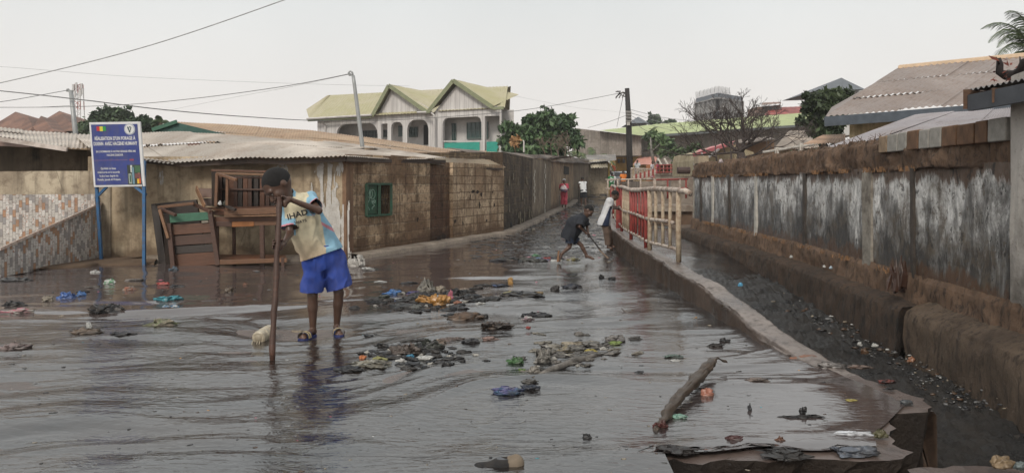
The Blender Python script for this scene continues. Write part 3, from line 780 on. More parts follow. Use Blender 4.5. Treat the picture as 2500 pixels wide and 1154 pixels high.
sc_.build('chalk_marks', simple('chalk', (.30, .42, .34), .9), win)
gb = MB()
for k in range(5):
    x0 = 927+k*6
    gb.tube([P2(x0+1.8*math.sin(i/12*math.pi*2+k), wz0+(wz1-wz0)*i/12, -.03) for i in range(13)], .007, 5)
gb.tube([P2(924, (wz0+wz1)/2, -.03), P2(953, (wz0+wz1)/2, -.03)], .007, 5)
gb.build('grille', simple('grille_rust', (.05, .035, .022), .6), win)
MB().hexa([P2(893, wz0, -.2), P2(953, wz0, -.2), P2(953, wz0, -.23), P2(893, wz0, -.23)], [P2(893, wz1, -.2), P2(953, wz1, -.2), P2(953, wz1, -.23), P2(893, wz1, -.23)]).build('dark_interior', BLACK, win)
# rough red-brown quoin and lintel band
mb = MB(); mb.hexa([P2(841, -.1, .05), P2(858, -.1, .05), P2(858, -.1, -.05), P2(841, -.1, -.05)], [P2(841, 1.84, .03), P2(858, 1.84, .03), P2(858, 1.84, -.05), P2(841, 1.84, -.05)])
mb.build('corner_pier', mat_plaster('red_earth', (.17, .095, .055), (.27, .18, .115), (.10, .05, .03), .5), h2)
h3 = empty('house', (-.7, 18.5, 0), 'crumbling pale block hut with small jutting sheet awning, right of the green window house', 'house')
mb = MB(); mb.grid(*wseg(p1050, p1100, -.1, 1.80, -.06)); mb.build('recessed_wall', BLKD if False else mat_blocks('red_blocks', (.12, .065, .035), (.20, .125, .075), (.17, .12, .08), (.08, .035, .018)), h3)
mb = MB(); mb.grid(*wseg(p1100, B1, -.1, 1.80, .03)); k_ = np.array(B1)+n2*.03
mb.quad((*k_, -.1), (*(np.array(B1)-n2*.3), -.1), (*(np.array(B1)-n2*.3), 1.8), (*k_, 1.8))
mb.quad((*(np.array(p1100)+n2*.03), -.1), (*(np.array(p1100)-n2*.3), -.1), (*(np.array(p1100)-n2*.3), 1.8), (*(np.array(p1100)+n2*.03), 1.8))
mb.build('wall', BLK2, h3)
# holes eaten in the blocks: flat patches coloured as the shade inside them
rs_ = random.Random(4)
def chip(px, py, w_, hh, off=.034):
    c_ = xl(px, A1, B1); s = c_[1]/F; z = CH-(py-HY)*s; n_ = 9; ring = []
    for i in range(n_):
        t = 2*math.pi*i/n_; r = rs_.uniform(.55, 1.1); ring.append((c_[0]+d2[0]*math.cos(t)*w_*r*s*1.6+n2[0]*off, c_[1]+d2[1]*math.cos(t)*w_*r*s*1.6+n2[1]*off, z+math.sin(t)*hh*r*s))
    return ring
mb = MB()
for (x, y, a_, b_) in [(1118, 473, 5, 5), (1128, 475, 5, 4), (1140, 470, 6, 5), (1152, 467, 7, 5), (1163, 469, 6, 5), (1172, 474, 5, 7), (1168, 500, 3, 12), (1204, 500, 3, 7), (1145, 480, 3, 9), (1108, 540, 4, 6), (1127, 545, 3, 6), (1200, 470, 2, 5), (1212, 448, 2, 6), (1105, 520, 3, 5), (1185, 538, 4, 4)]: mb.quad(*chip(x, y, a_, b_))
for (x, y, a_, b_) in [(1070, 582, 9, 7), (1082, 576, 8, 9), (1092, 584, 6, 6), (1015, 535, 3, 7), (1062, 530, 3, 4), (1078, 500, 3, 6)]: mb.quad(*chip(x, y, a_, b_, .045 if x < 1050 else .02))
mb.build_each('hole', simple('hole_shade', (.025, .015, .010), .95), h3)
ea = [P(1038, 397, 16.1), P(1120, 402, 17.6), P(1236, 409, 19.9)]; ra_ = [P(1075, 384, 17.6), P(1130, 387, 18.6), P(1205, 391, 20.2)]
corr(ea, ra_, 'awning_sheet', mat_metal('tan_sheet', (.42, .34, .24), (.24, .16, .10), .5), h3, rows=1, jag=.07, seed=9)
mb = MB(); mb.beam(P(1085, 405, 17.2), P(1085, 384, 17.9), .05, .05); mb.beam(P(1100, 408, 17.5), P(1225, 413, 19.6), .04, .05); mb.build('rafter', mat_wood('beam_wood', (.10, .06, .04)), h3)
# tan roof behind
h4 = empty('house', (-5, 22, 0), 'house behind with long tan rusted sheet roof and dark teal gable end', 'house')
e4 = [P(560, 352, 19.5), P(800, 360, 20), P(900, 368, 21), P(1075, 388, 22), P(1240, 392, 23)]
r4 = [P(430, 299, 24), P(560, 306, 24.3), P(760, 318, 25), P(900, 338, 25.5), P(1060, 360, 26), P(1240, 374, 27)]
e4 = [P(375, 334, 19)]+e4
corr(e4, r4, 'roof', ROOFO, h4, rows=2, jag=.02, seed=12, res=4)
mb = MB(); t0 = [P(372, 318, 18.8), P(430, 299, 18.8), P(560, 330, 18.8), P(560, 345, 18.8), P(372, 345, 18.8)]
mb.hexa(t0, [q_+V3(0, .1, 0) for q_ in t0]); mb.build('gable', simple('dark_teal', (.03, .085, .07), .6, .3), h4)
MB().beam(P(372, 317, 18.75), P(432, 297, 18.75), .05, .09).build('barge_board', simple('green_board', (.04, .12, .075), .6), h4)
wallbox((-12.5, 20), (-3.4, 21.3), -.2, 2.3, 2.3, 4, 'wall', PLASD, h4)
# roofs and walls along the street further on
h5 = empty('house', (.6, 25, 0), 'dark wet block house with pale painted strokes, past the crumbling hut', 'house')
C1, D1, E1, F1 = (.71, 26.3), (1.8, 35), (4.05, 50), (5.86, 58)
wallbox(B1, C1, -.1, 2.14, 2.18, 3, 'block_wall', BLKD, h5, rough=.02)
wallbox(C1, D1, -.1, 2.18, 2.38, 3, 'rendered_wall', mat_plaster('grey_brown_render', (.12, .09, .06), (.24, .19, .135), (.06, .04, .025), .5), h5)
strk = MB()
for (x, y0, y1) in [(1303, 415, 495), (1329, 400, 522)]:
    c_ = xl(x, C1, D1); s = c_[1]/F
    for k in range(10):
        za, zb2 = CH-(y0+(y1-y0)*k/10-HY)*s, CH-(y0+(y1-y0)*(k+.93)/10-HY)*s
        w_ = .05+.03*rs_.random(); xx = c_[0]+rs_.uniform(-.02, .02)
        strk.quad((xx-w_*.2+.03, c_[1]-w_, zb2), (xx+w_*.2+.03, c_[1]+w_, zb2), (xx+w_*.2+.03, c_[1]+w_, za), (xx-w_*.2+.03, c_[1]-w_, za))
strk.build_each('white_stroke', simple('white_paint', (.55, .53, .48), .8), h5)
sm = MB()       # row of ragged pale mortar smears
for k in range(44):
    px = rs_.uniform(1237, 1298); c_ = xl(px, B1, C1); s = c_[1]/F; py = rs_.choice([rs_.uniform(430, 520), rs_.uniform(512, 545)]); ww, hh = rs_.uniform(.02, .09), rs_.uniform(.05, .16); z = CH-(py-HY)*s
    dd = unit(np.array(C1)-np.array(B1)); nn_ = V3(dd[1], -dd[0])*.03
    a_ = np.array(c_)-dd*ww+nn_; b_ = np.array(c_)+dd*ww+nn_
    sm.quad((*a_, z-hh*rs_.uniform(.6, 1)), (*b_, z-hh), (*b_, z+hh*rs_.uniform(.2, 1)), (*a_, z+hh))
sm.build_each('mortar_smear', simple('mortar', (.20, .165, .11), .9, .4, 12), h5)
corr([P(1172, 379, 20.2), P(1240, 383, 21.5), P(1300, 386, 26.5), P(1350, 390, 35)], [P(1090, 362, 25), P(1200, 370, 27), P(1300, 377, 31), P(1400, 383, 38)], 'roof', ROOFD, h5, rows=1, jag=.05, seed=21, res=4)
h6 = empty('house', (3, 42, 0), 'dark soot-stained house along the left side of the street, past the white strokes', 'house')
wallbox(D1, E1, -.1, 2.45, 2.75, 3, 'wall', PLASD, h6)
wallbox(E1, F1, -.1, 2.75, 3.0, 3, 'rear_wall', mat_plaster('brown_r', (.12, .09, .06), (.19, .145, .10), (.05, .032, .02), .7), h6)
ww = MB(); 
for a_, b_ in ((1376, 1388),):
    c0, c1 = xl(a_, D1, E1), xl(b_, D1, E1); zt, zb3 = CH-(405-HY)/F*c0[1], CH-(425-HY)/F*c0[1]
    ww.hexa([(c0[0]+.03, c0[1], zb3), (c1[0]+.03, c1[1], zb3), (c1[0]-.1, c1[1], zb3), (c0[0]-.1, c0[1], zb3)], [(c0[0]+.03, c0[1], zt), (c1[0]+.03, c1[1], zt), (c1[0]-.1, c1[1], zt), (c0[0]-.1, c0[1], zt)])
ww.build('window', BLACK, h6)
corr([P(1346, 393, 34.5), P(1385, 397, 42), P(1412, 397, 50), P(1440, 400, 58)], [P(1345, 380, 40), P(1400, 384, 50), P(1430, 388, 62), P(1450, 388, 66)], 'roof', ROOFD, h6, wave=.15, rows=1, seed=22, res=4)
h7 = empty('house', (6.9, 60, .4), 'tan hut at the street end with a corrugated awning, seen beyond the two walkers', 'house')
zt = CH-(393-HY)/F*60
wallbox((5.9, 60), (7.62, 60), .2, zt, zt, 5, 'wall', mat_plaster('tan_render', (.25, .20, .14), (.36, .30, .22), (.12, .08, .05), .6), h7)
MB().box(7.60, 7.72, 59.9, 64, .2, zt-.1).build('yellow_pier', simple('ochre_paint', (.36, .24, .07), .8), h7)
corr([P(1442, 410, 58.6), P(1484, 407, 58.6)], [P(1438, 391, 60.2), P(1480, 388, 60.2)], 'awning', mat_metal('cream_sheet', (.45, .40, .30), (.25, .2, .14), .4), h7, wave=.2, amp=.03, rows=1, seed=3)
corr([P(1428, 397, 59), P(1505, 391, 59)], [P(1430, 378, 68), P(1503, 377, 68)], 'roof', mat_metal('grey_sheet', (.30, .28, .26), (.18, .13, .10), .5), h7, wave=.2, rows=1, seed=4)
# ------------------------------------------------------------------ RIGHT: the long mouldy wall
def RWs(n=220, y0=3.0, y1=21.0): return [(float(ipx(RW, y)), y) for y in np.linspace(y0, y1, n)]
def rprof(path, prof, name, mat, parent, jag=.012, sub=6, seed=0, smooth=False):
    """sweep a profile [(offset towards the drain, z)...] along the wall path; returns one mesh"""
    pr = []
    for i in range(len(prof)-1):
        for k in range(sub): t = k/sub; pr.append((prof[i][0]*(1-t)+prof[i+1][0]*t, prof[i][1]*(1-t)+prof[i+1][1]*t))
    pr.append(prof[-1]); mb = MB(); m_ = len(pr)
    for i, c in enumerate(path):
        a, b = np.array(path[max(i-1, 0)]), np.array(path[min(i+1, len(path)-1)]); d = unit(b-a); nm = V3(-d[1], d[0])
        for o_, z in pr:
            k = jag*float(vn(c[1]*3+seed, z*4, seed, 7)+.6*vn(c[1]*11, z*11, seed, 8)+.5*vn(c[1]*25, z*25, seed, 9))
            mb.v.append((c[0]+nm[0]*(o_+k), c[1]+nm[1]*(o_+k), z+k*.6))
    for i in range(len(path)-1):
        for k in range(m_-1): a = i*m_+k; mb.f.append((a+m_, a, a+1, a+m_+1))
    e = (len(path)-1)*m_; mb.f.append(tuple(range(m_))); mb.f.append(tuple(e+k for k in range(m_))[::-1])
    return mb.build(name, mat, parent, smooth)
m = N('mouldy_whitewash'); p = m.pos(); z = m.sep(p)[2]; yy = m.sep(p)[1]
runs = m.noise(m.map(p, (2.2, 2.2, .75)), 1.9, 9, .78, .8); big = m.noise(m.map(p, (.9, .9, .8)), 1.4, 8, .66); fine = m.noise(m.map(p, (1, 1, .55)), 16, 9, .82)
white = m.mix(m.ramp(fine, [(.35, 0.), (.6, 1.)]), (.34, .33, .32), (.76, .75, .73))
f = m.math('ADD', m.math('MULTIPLY', runs, .62), m.math('MULTIPLY', big, .55))
f = m.math('ADD', f, m.math('MULTIPLY', m.math('SUBTRACT', z, .9), -.20))
col = m.mix(m.ramp(f, [(.50, 0.), (.57, .65), (.67, 1.)]), white, (.042, .038, .035))
col = m.mix(m.ramp(m.noise(p, 1.8, 9, .72), [(.50, 0.), (.64, .85)]), col, (.10, .075, .05))
rst = m.noise(m.map(p, (2.4, 2.4, .7), (3, 1, 4)), 1.1, 8, .7)
edge_ = m.math('ADD', m.math('MULTIPLY', m.math('ABSOLUTE', m.math('SUBTRACT', z, .92)), 1.1), m.math('MULTIPLY', rst, .9))
col = m.mix(m.ramp(edge_, [(.93, 0.), (1.08, .9)]), col, (.085, .042, .02))
col = m.mix(m.ramp(m.noise(p, 6.5, 9, .8), [(.555, 0.), (.58, .85)]), col, (.10, .078, .058)); col = m.mix(m.ramp(m.noise(m.map(p, (1, 1, .5), (7, 2, 5)), 9, 9, .8), [(.57, 0.), (.59, .9)]), col, (.025, .023, .022))
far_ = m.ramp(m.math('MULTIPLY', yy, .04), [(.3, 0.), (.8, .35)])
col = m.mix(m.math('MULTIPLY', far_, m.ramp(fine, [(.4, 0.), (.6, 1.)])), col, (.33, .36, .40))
h = m.math('ADD', m.math('MULTIPLY', fine, .7), runs)
MOULD = m.done(col, .75, m.bump(h, .7, .03))
def earthy(name, c1, c2, c3, sc=1.):
    m = N(name); p = m.pos(); a = m.noise(p, 1.7*sc, 8, .7); b = m.noise(m.map(p, (1.6, 1.6, .5)), 9*sc, 8, .75); c = m.noise(p, 30, 6, .8)
    col = m.mix(m.ramp(a, [(.35, 0.), (.65, 1.)]), c1, c2); col = m.mix(m.ramp(b, [(.50, 0.), (.62, .9)]), col, c3)
    col = m.mix(m.ramp(c, [(.56, 0.), (.72, .6)]), col, (.16, .125, .09))
    return m.done(col, .85, m.bump(m.math('ADD', m.math('ADD', a, b), m.math('MULTIPLY', c, .6)), .9, .05))
ADOBE = earthy('brown_mud_render', (.10, .056, .032), (.21, .13, .082), (.030, .018, .011))
DARKB = earthy('wet_dark_concrete', (.035, .022, .014), (.085, .05, .03), (.012, .009, .007))
LEDGE = earthy('brown_ledge', (.06, .038, .024), (.14, .098, .066), (.03, .018, .011))
rw = empty('wall', (4.7, 12, -.5), 'long mouldy whitewashed wall with brown mud-capped top, running beside the open drain', 'wall')
pa = RWs(300, 6.3, 21.0)
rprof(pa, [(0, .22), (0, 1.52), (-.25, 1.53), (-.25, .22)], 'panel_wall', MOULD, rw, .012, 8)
rprof(pa, [(-.02, 1.49), (.025, 1.48), (.03, 1.58), (.02, 1.80), (-.05, 1.87), (-.22, 1.85), (-.24, 1.5)], 'mud_capping', ADOBE, rw, .040, 4, 5, True)
rprof(RWs(300, 3, 21.3), [(.01, .36), (.045, .30), (.06, .12), (.07, .04), (.0, .0)], 'brown_plinth', ADOBE, rw, .022, 4, 11, True)
# pale and brown blocks on the near end of the capping
BR = [simple('pale_block', (.27, .255, .23), .9, .25, 10, .5), simple('brown_block', (.13, .07, .038), .9, .4, 8, .6), simple('tan_block', (.24, .17, .11), .9, .3, 9, .6)]
ys_ = 6.36
for k in range(40):
    if ys_ > 8.9: break
    L_ = random.uniform(.19, .34); c = [0, 0, 0, 2, 2, 1, 1, 0, 0, 1, 1, 0, 0, 2, 1, 2][15-k % 16] if k < 16 else 1
    c = {0: 0, 1: 1, 2: 1, 3: 1, 4: 0, 5: 0, 6: 1, 7: 0, 8: 0, 9: 2}.get(k, 1)
    x0, x1 = float(ipx(RW, ys_)), float(ipx(RW, ys_+L_)); zt = 1.84+random.uniform(0, .02)
    bb = MB().hexa([(x0-.055, ys_+.008, 1.70), (x1-.055, ys_+L_-.008, 1.70), (x1+.14, ys_+L_-.008, 1.70), (x0+.14, ys_+.008, 1.70)], [(x0-.05, ys_+.008, zt+.05), (x1-.05, ys_+L_-.008, zt+.05), (x1+.14, ys_+L_-.008, zt+.05), (x0+.14, ys_+.008, zt+.05)])
    bb.build('capping_block', BR[c], rw, bevel=.012); ys_ += L_
PILP = simple('pale_pilaster', (.26, .235, .20), .85, .3, 7, .5, dirt=(.06, .045, .032), dsc=4, damt=.8)
for (px, wd, mt) in [(1847, .06, 'w'), (2121, .15, 'p'), (1966, .06, 'd'), (1781, .08, 'd'), (1741, .08, 'w'), (1712, .1, 'd'), (2232, .04, 'd')]:
    lo_, hi_ = 5., 22.
    for _ in range(40):
        mi = (lo_+hi_)/2
        if ipx(RW, mi)/mi*F+CX > px: lo_ = mi
        else: hi_ = mi
    y = lo_; sw = wd
    rprof([(float(ipx(RW, q)), q) for q in np.linspace(y-sw, y+sw, 4)], [(-.02, .27), (.028, .28), (.028, 1.50), (-.02, 1.5)], 'pilaster', {'w': simple('white_strip', (.42, .40, .36), .8, .3, 8, .4), 'p': PILP, 'd': simple('dark_strip', (.05, .04, .033), .8, .5, 6, .5)}[mt], rw, .006, 8, px)
# wall return at the far end
MB().box(5.05, 5.3, 21.0, 21.12, -.2, 1.9).build('end_pier', simple('pale_end', (.36, .33, .28), .85, .3, 5, .4, dirt=(.12, .07, .04)), rw)
MB().box(5.02, 5.30, 20.4, 20.9, 1.86, 2.06).build('top_block', simple('tan_block2', (.30, .24, .17), .9, .3, 9, .5), rw)
# concrete drain lining under it
dl = empty('drain_wall', (4.5, 10, -.6), 'dark wet concrete lining with brown ledge along the foot of the mouldy wall, above the black muck', 'wall')
rprof(RWs(240, 7.86, 21.5), [(.03, .07), (.27, .05), (.31, .0), (.35, -.35), (.40, -.75)], 'lining', DARKB, dl, .020, 5, 3, True)
pn = RWs(90, 3.0, 7.72)
rprof(pn, [(.02, .14), (.19, .075), (.27, .03), (.30, -.05), (.31, -.4), (.33, -.8)], 'newer_lining', LEDGE, dl, .016, 5, 6, True)
# near grey building wall that closes the view on the right
nb = empty('shed', (4.3, 4.4, 0), 'pale concrete shed wall with corrugated eave at the right-hand edge, joined to the mouldy wall', 'shed')
m = N('grey_smooth_render'); p = m.pos(); a = m.noise(p, 1.6, 8, .7); b = m.noise(p, 16, 8, .75); z = m.sep(p)[2]
col = m.mix(m.ramp(a, [(.35, 0.), (.65, 1.)]), (.32, .295, .265), (.52, .485, .45)); col = m.mix(m.ramp(b, [(.55, 0.), (.68, .7)]), col, (.11, .085, .065))
col = m.mix(m.ramp(m.math('ADD', m.math('MULTIPLY', m.noise(p, 2.3, 8, .7), 1.4), m.math('MULTIPLY', z, -.75)), [(-.1, 0.), (.5, .85)]), col, (.055, .045, .036))
GREYR = m.done(col, .85, m.bump(m.math('ADD', a, b), .6, .02))
path = [(float(ipx(RW, y))-.0, y) for y in np.linspace(2.6, 6.33, 60)]
rprof(path, [(.0, .3), (.035, .31), (.035, 2.24), (-.3, 2.24)], 'wall', GREYR, nb, .008, 6, 4)
ea, eb = P(2368, 222, 6.55), P(2700, 150, 5.0)
corr([ea, eb], [ea+V3(1.9, 1.2, .12), eb+V3(1.9, 1.2, .12)], 'roof', mat_metal('grey_fc', (.26, .25, .25), (.12, .09, .07), .4), nb, jag=.02, rows=1, seed=8, res=6)
MB().beam(ea+V3(.03, .05, -.10), eb+V3(.03, .05, -.10), .04, .14).build('fascia', simple('slate_board', (.05, .055, .065), .7, .3, 5), nb)
MB().beam(P(2371, 242, 6.6), P(2382, 243, 7.6), .12, .17).build('beam_end', mat_wood('brown_beam', (.16, .075, .035)), nb)
MB().beam(P(2440, 232, 6.2), P(2400, 240, 7.4), .10, .12).build('rafter', mat_wood('brown_beam', (.16, .075, .035)), nb)
# rotten stump growing out of the wall foot
st = MB(); rk = random.Random(3); BARK = mat_wood('wet_bark', (.085, .036, .02), .15, .5)
tx = bpy.data.textures.new('bark', 'CLOUDS'); tx.noise_scale = .06
for k in range(17):
    x0 = 2192+rk.uniform(-17, 17); D_ = 8.15+rk.uniform(-.16, .06); yb = 700+rk.uniform(-12, 16); yt = 600+abs(x0-2197)*2.2+rk.uniform(0, 50); lean = rk.uniform(-7, 9)
    a_, b_ = P(x0, yb, D_), P(x0+lean, yt, D_+.05); m_ = mid_ = (a_+b_)/2+V3(rk.uniform(-.02, .02), rk.uniform(-.02, .02), 0)
    w_ = rk.uniform(.012, .03); st.tube([a_, m_, a_*.25+b_*.75, b_], [w_, w_*1.25, w_*.8, .003], 5)
st.tube([P(2166, 708, 7.8), P(2170, 690, 7.85), P(2176, 668, 7.95)], [.006, .028, .008], 5)
o = st.build('stump', BARK, None); tag(o, 'rotten reddish brown tree stump sprouting from the foot of the mouldy wall', 'stump')
ds = o.modifiers.new('d', 'DISPLACE'); ds.texture = tx; ds.strength = .03; ds.mid_level = .5
# dry stalks along the wall top
mb = MB(); r9 = random.Random(9)
for k in range(95):
    y = 8.9+9.5*(k/95)**1.25+r9.uniform(-.06, .06); x = float(ipx(RW, y))+r9.uniform(.02, .18); h_ = r9.uniform(.04, .14)*(1 if y > 11 else 1.1)
    a = V3(x, y, 1.84); mb.tube([a, a+V3(r9.uniform(-.03, .03), r9.uniform(-.03, .03), h_*.6), a+V3(r9.uniform(-.06, .06), r9.uniform(-.05, .05), h_)], [.006, .005, .002], 4)
tag(mb.build('dry_grass', simple('dry_stalk', (.10, .06, .04), .9)), kind='stuff')
def tuft(c, n, h_, s, mb, rs):
    for k in range(n):
        a = np.array(c)+V3(rs.uniform(-s, s), rs.uniform(-s, s), 0); d = V3(rs.uniform(-1, 1), rs.uniform(-1, 1), 0)*h_*.5
        t = [a, a+d*.4+V3(0, 0, h_*.7*rs.uniform(.5, 1)), a+d+V3(0, 0, h_*.5*rs.uniform(.2, 1))]; mb.tube(t, [.005, .004, .0015], 3)
mb = MB()
for k in range(60):
    y = r9.uniform(8, 20.5); x = float(ipx(RW, y))-.07; tuft((x, y, 1.47 if k % 2 else .30), 7, .10, .05, mb, r9)
tag(mb.build('dry_roots', simple('root_brown', (.20, .11, .055), .95, .4)), kind='stuff')

# ------------------------------------------------------------------ RIGHT: houses behind the wall
ROOFG = mat_metal('greybrown_sheet', (.29, .245, .225), (.20, .145, .115), .45, tone2=.85)
ROOFL = mat_metal('lilac_grey_sheet', (.34, .315, .33), (.22, .18, .16), .4, tone2=.85)
YEL = mat_plaster('cream_paint', (.50, .40, .23), (.66, .54, .34), (.22, .16, .09), .1)
h8 = empty('house', (8.5, 14, 0), 'cream house with large grey-brown corrugated hip roof behind the right wall', 'house')
E0, E1_, E2 = P(2015, 283, 16), P(2455, 247, 13.2), P(2800, 218, 11.4)
R0, R1_, R2 = P(2196, 168, 18), P(2500, 139, 16.0), P(2900, 100, 13.6)
corr([E0, E1_, E2], [R0, R1_, R2], 'roof', ROOFG, h8, rows=3, jag=.012, sag=.006, seed=31, wave=.13, amp=.016)
MB().tube([R0, R1_, R2], .09, 8).build('ridge_cap', simple('tan_ridge', (.50, .36, .24), .6, .2), h8)
q = P(2030, 262, 24)
MB().quad(E0+V3(0, 0, -.02), q, R0+V3(0, 0, -.01)).build('hip_side', ROOFG, h8)
MB().beam(E0+V3(0, .02, -.12), E1_+V3(0, .02, -.12), .04, .20).beam(E1_+V3(0, .02, -.12), E2+V3(0, .02, -.12), .04, .20).build('fascia', simple('slate_blue', (.075, .09, .11), .6, .3, 4), h8)
w0, w1 = (E0[0]+.62, E0[1]+.25), (E2[0]+.5, E2[1]+.4)
wallbox(w0, w1, 0, E0[2]-.05, E2[2]-.05, 4, 'wall', YEL, h8, nz_=4)
h9 = empty('lean_to', (7, 10.5, 0), 'low lilac-grey corrugated lean-to roof between the cream house and mouldy wall', 'shed')
corr([P(1975, 378, 12.2), P(2100, 345, 10.8), P(2480, 345, 8.2)], [P(2235, 283, 13.4), P(2330, 274, 12.4), P(2480, 262, 10.9)], 'roof', ROOFL, h9, rows=1, jag=.01, seed=33)
wallbox((6.3, 11.5), (7.2, 8.6), 0, 1.6, 1.6, .5, 'wall', YEL, h9, nz_=4)
h10 = empty('house', (7.5, 19, 0), 'house with peach sheet roof tucked behind the leafy tree', 'house')
corr([P(1960, 352, 18), P(2064, 346, 17.5)], [P(2010, 330, 22), P(2064, 326, 21)], 'roof', mat_metal('peach_sheet', (.55, .36, .24), (.35, .2, .12), .4), h10, rows=1, seed=3)
wallbox((7.0, 18.5), (8.2, 18.1), 0, 2.0, 2.1, 3, 'wall', YEL, h10, nz_=4)
# charred limb with withered red leaves over the shed roof
mb = MB(); pts = [P(2438, 142, 7), P(2441, 158, 7), P(2440, 176, 7), P(2455, 184, 7), P(2478, 183, 7), P(2492, 172, 6.9), P(2500, 150, 6.8), P(2520, 140, 6.8)]
mb.tube(pts, [.018, .03, .035, .045, .045, .04, .03, .02], 8)
mb.tube([pts[4], P(2474, 200, 7.05), P(2470, 222, 7.3)], [.04, .03, .03], 7)
for a, b in ((pts[3], P(2458, 195, 6.9)), (pts[4], P(2470, 197, 7)), (pts[5], P(2490, 138, 6.9)), (pts[5], P(2505, 190, 6.9)), (pts[1], P(2432, 140, 6.9))): mb.tube([a, b], [.014, .004], 5)
cl = mb.build('branch', simple('charred', (.018, .013, .012), .9, .5, 9, .6), None, True); tag(cl, 'charred crooked branch with withered red leaves above the shed roof', 'branch')
mb = MB()
for k in range(34):
    c = P(r9.choice([2430, 2455, 2462, 2488, 2496])+r9.uniform(-7, 7), r9.choice([182, 190, 192, 160, 150])+r9.uniform(-8, 8), 6.95+r9.uniform(-.05, .05)); a = V3(*[r9.uniform(-1, 1) for _ in range(3)])*.035; b = V3(*[r9.uniform(-1, 1) for _ in range(3)])*.012
    mb.quad(c-a, c+b, c+a, c-b)
mb.build('leaves', simple('withered_red', (.16, .04, .025), .8, .4), cl)

# ------------------------------------------------------------------ BACKGROUND buildings
def gquad(pts, name, mat, parent, th=.15):
    """a flat slab: outline given as world points, thickened straight back"""
    mb = MB(); b = [np.array(q) for q in pts]; t = [q+V3(0, th, 0) for q in b]; mb.hexa(b, t); return mb.build(name, mat, parent)
WPL = simple('white_panelling', (.52, .50, .485), .75, .12, 3, .1, dirt=(.33, .31, .29), dsc=1.2, damt=.5)
# white two-storey house with the yellow-green gabled roof
HR = V3(-.35, 54); hu = V3(-.889, .457); hv = V3(.457, .889)
def Hp(u, v, z): c = HR+hu*u+hv*v; return V3(c[0], c[1], z)
def hu_of(px): r = (px-CX)/F; return (HR[0]-r*HR[1])/(.889+.457*r)
def Hx(px, v, z):
    r = (px-CX)/F; return Hp((HR[0]+.457*v-HR[1]*r-.889*r*v)/(.889+.457*r), v, z)
def Hq(px, py, v):
    r = (px-CX)/F; u = (HR[0]+.457*v-HR[1]*r-.889*r*v)/(.889+.457*r); q = Hp(u, v, 0); q[2] = CH-(py-HY)/F*q[1]; return q
def hz(px, py): u = hu_of(px); return CH-(py-HY)/F*(HR[1]+hu[1]*u)
wh = empty('house', Hp(8, 3, 0), 'white two-storey house with pale yellow-green twin-gabled roof and arched verandas', 'house')
GRN = simple('pale_green_trim', (.20, .215, .125), .6, .2, 4)
m = N('panel_boards'); p = m.pos(); uvx = m.sep(m.co('UV'))[0]
gr = m.math('LESS_THAN', m.math('FRACT', m.math('MULTIPLY', uvx, 1/.38)), .08); a = m.noise(m.map(p, (3, 3, .4)), 1, 6, .6)
col = m.mix(m.ramp(a, [(.35, 0.), (.65, 1.)]), (.42, .40, .39), (.60, .58, .565)); BOARD = m.done(m.mix(gr, col, (.27, .26, .255)), .75)
TEAL = simple('teal_panel', (.02, .27, .21), .6, .15, 3); DKG = simple('dark_green_pane', (.018, .05, .045), .25, .4, 2, spec=.6)
m = N('yellow_green_sheet'); p = m.pos(); uvx = m.sep(m.co('UV'))
a = m.noise(p, .35, 7, .65); b = m.noise(p, 2.5, 6, .6)
col = m.mix(m.ramp(a, [(.35, 0.), (.62, 1.)]), (.36, .335, .19), (.42, .38, .275)); col = m.mix(m.ramp(b, [(.5, 0.), (.75, .45)]), col, (.26, .22, .13))
YGR = m.done(col, .7, m.bump(a, .2, .03))
zf, ze = 3.55, 6.55      # veranda floor, eave
def arch_wall(u0, u1, z0, z1, ops, name, mat, parent, v0=0., th=.22, step=.10, top=None):
    mb = MB(); us = set(np.arange(u0, u1, step).tolist()+[u1])
    for a, b, zb, zt, r in ops: us |= {a, b}
    us = sorted(us)
    def opz(u, mid):
        for a, b, zb, zt, r in ops:
            if a <= mid <= b:
                d = min(u-a, b-u); d = max(d, 0)
                z = zt if r <= 0 or d >= r else zt-(r-math.sqrt(max(r*r-(r-d)**2, 0)))*(1.0)
                return zb, z
        return None
    for a, b in zip(us[:-1], us[1:]):
        if b-a < 1e-5: continue
        mid = (a+b)/2; oa, ob = opz(a, mid), opz(b, mid); ta, tb = (z1, z1) if top is None else (top(a), top(b))
        if oa is None: mb.quad(Hp(a, v0, z0), Hp(a, v0, ta), Hp(b, v0, tb), Hp(b, v0, z0))
        else:
            mb.quad(Hp(a, v0, oa[1]), Hp(a, v0, ta), Hp(b, v0, tb), Hp(b, v0, ob[1]))
            if oa[0] > z0: mb.quad(Hp(a, v0, z0), Hp(a, v0, oa[0]), Hp(b, v0, ob[0]), Hp(b, v0, z0))
            mb.quad(Hp(a, v0, oa[1]), Hp(b, v0, ob[1]), Hp(b, v0+th, ob[1]), Hp(a, v0+th, oa[1]))
    for a, b, zb, zt, r in ops:
        for u in (a, b): mb.quad(Hp(u, v0, zb), Hp(u, v0+th, zb), Hp(u, v0+th, zt-r), Hp(u, v0, zt-r))
    return mb.build(name, mat, parent)
U = hu_of
ops = [(U(922), U(822), 3.2, hz(870, 301), 1.0), (U(958), U(934), 3.2, hz(945, 300), 0), (U(982), U(955)-.0, 3.2, hz(968, 298), .0)]
ops = [(U(922), U(821), 3.0, hz(870, 302), .9), (U(946), U(931), 3.0, hz(938, 302), 0), (U(983), U(955), 3.0, hz(969, 298), .42), (U(1046), U(994), 3.0, hz(1020, 292), .75)]
def topmid(u):
    px = np.interp(u, [U(1085), U(1030), U(958), U(925), U(770)], [0, 1, 2, 3, 4]); return float(np.interp(u, [U(1085), U(1062), U(958), U(924), U(770)], [ze+.1, ze+.15, hz(958, 214), ze+.1, ze]))
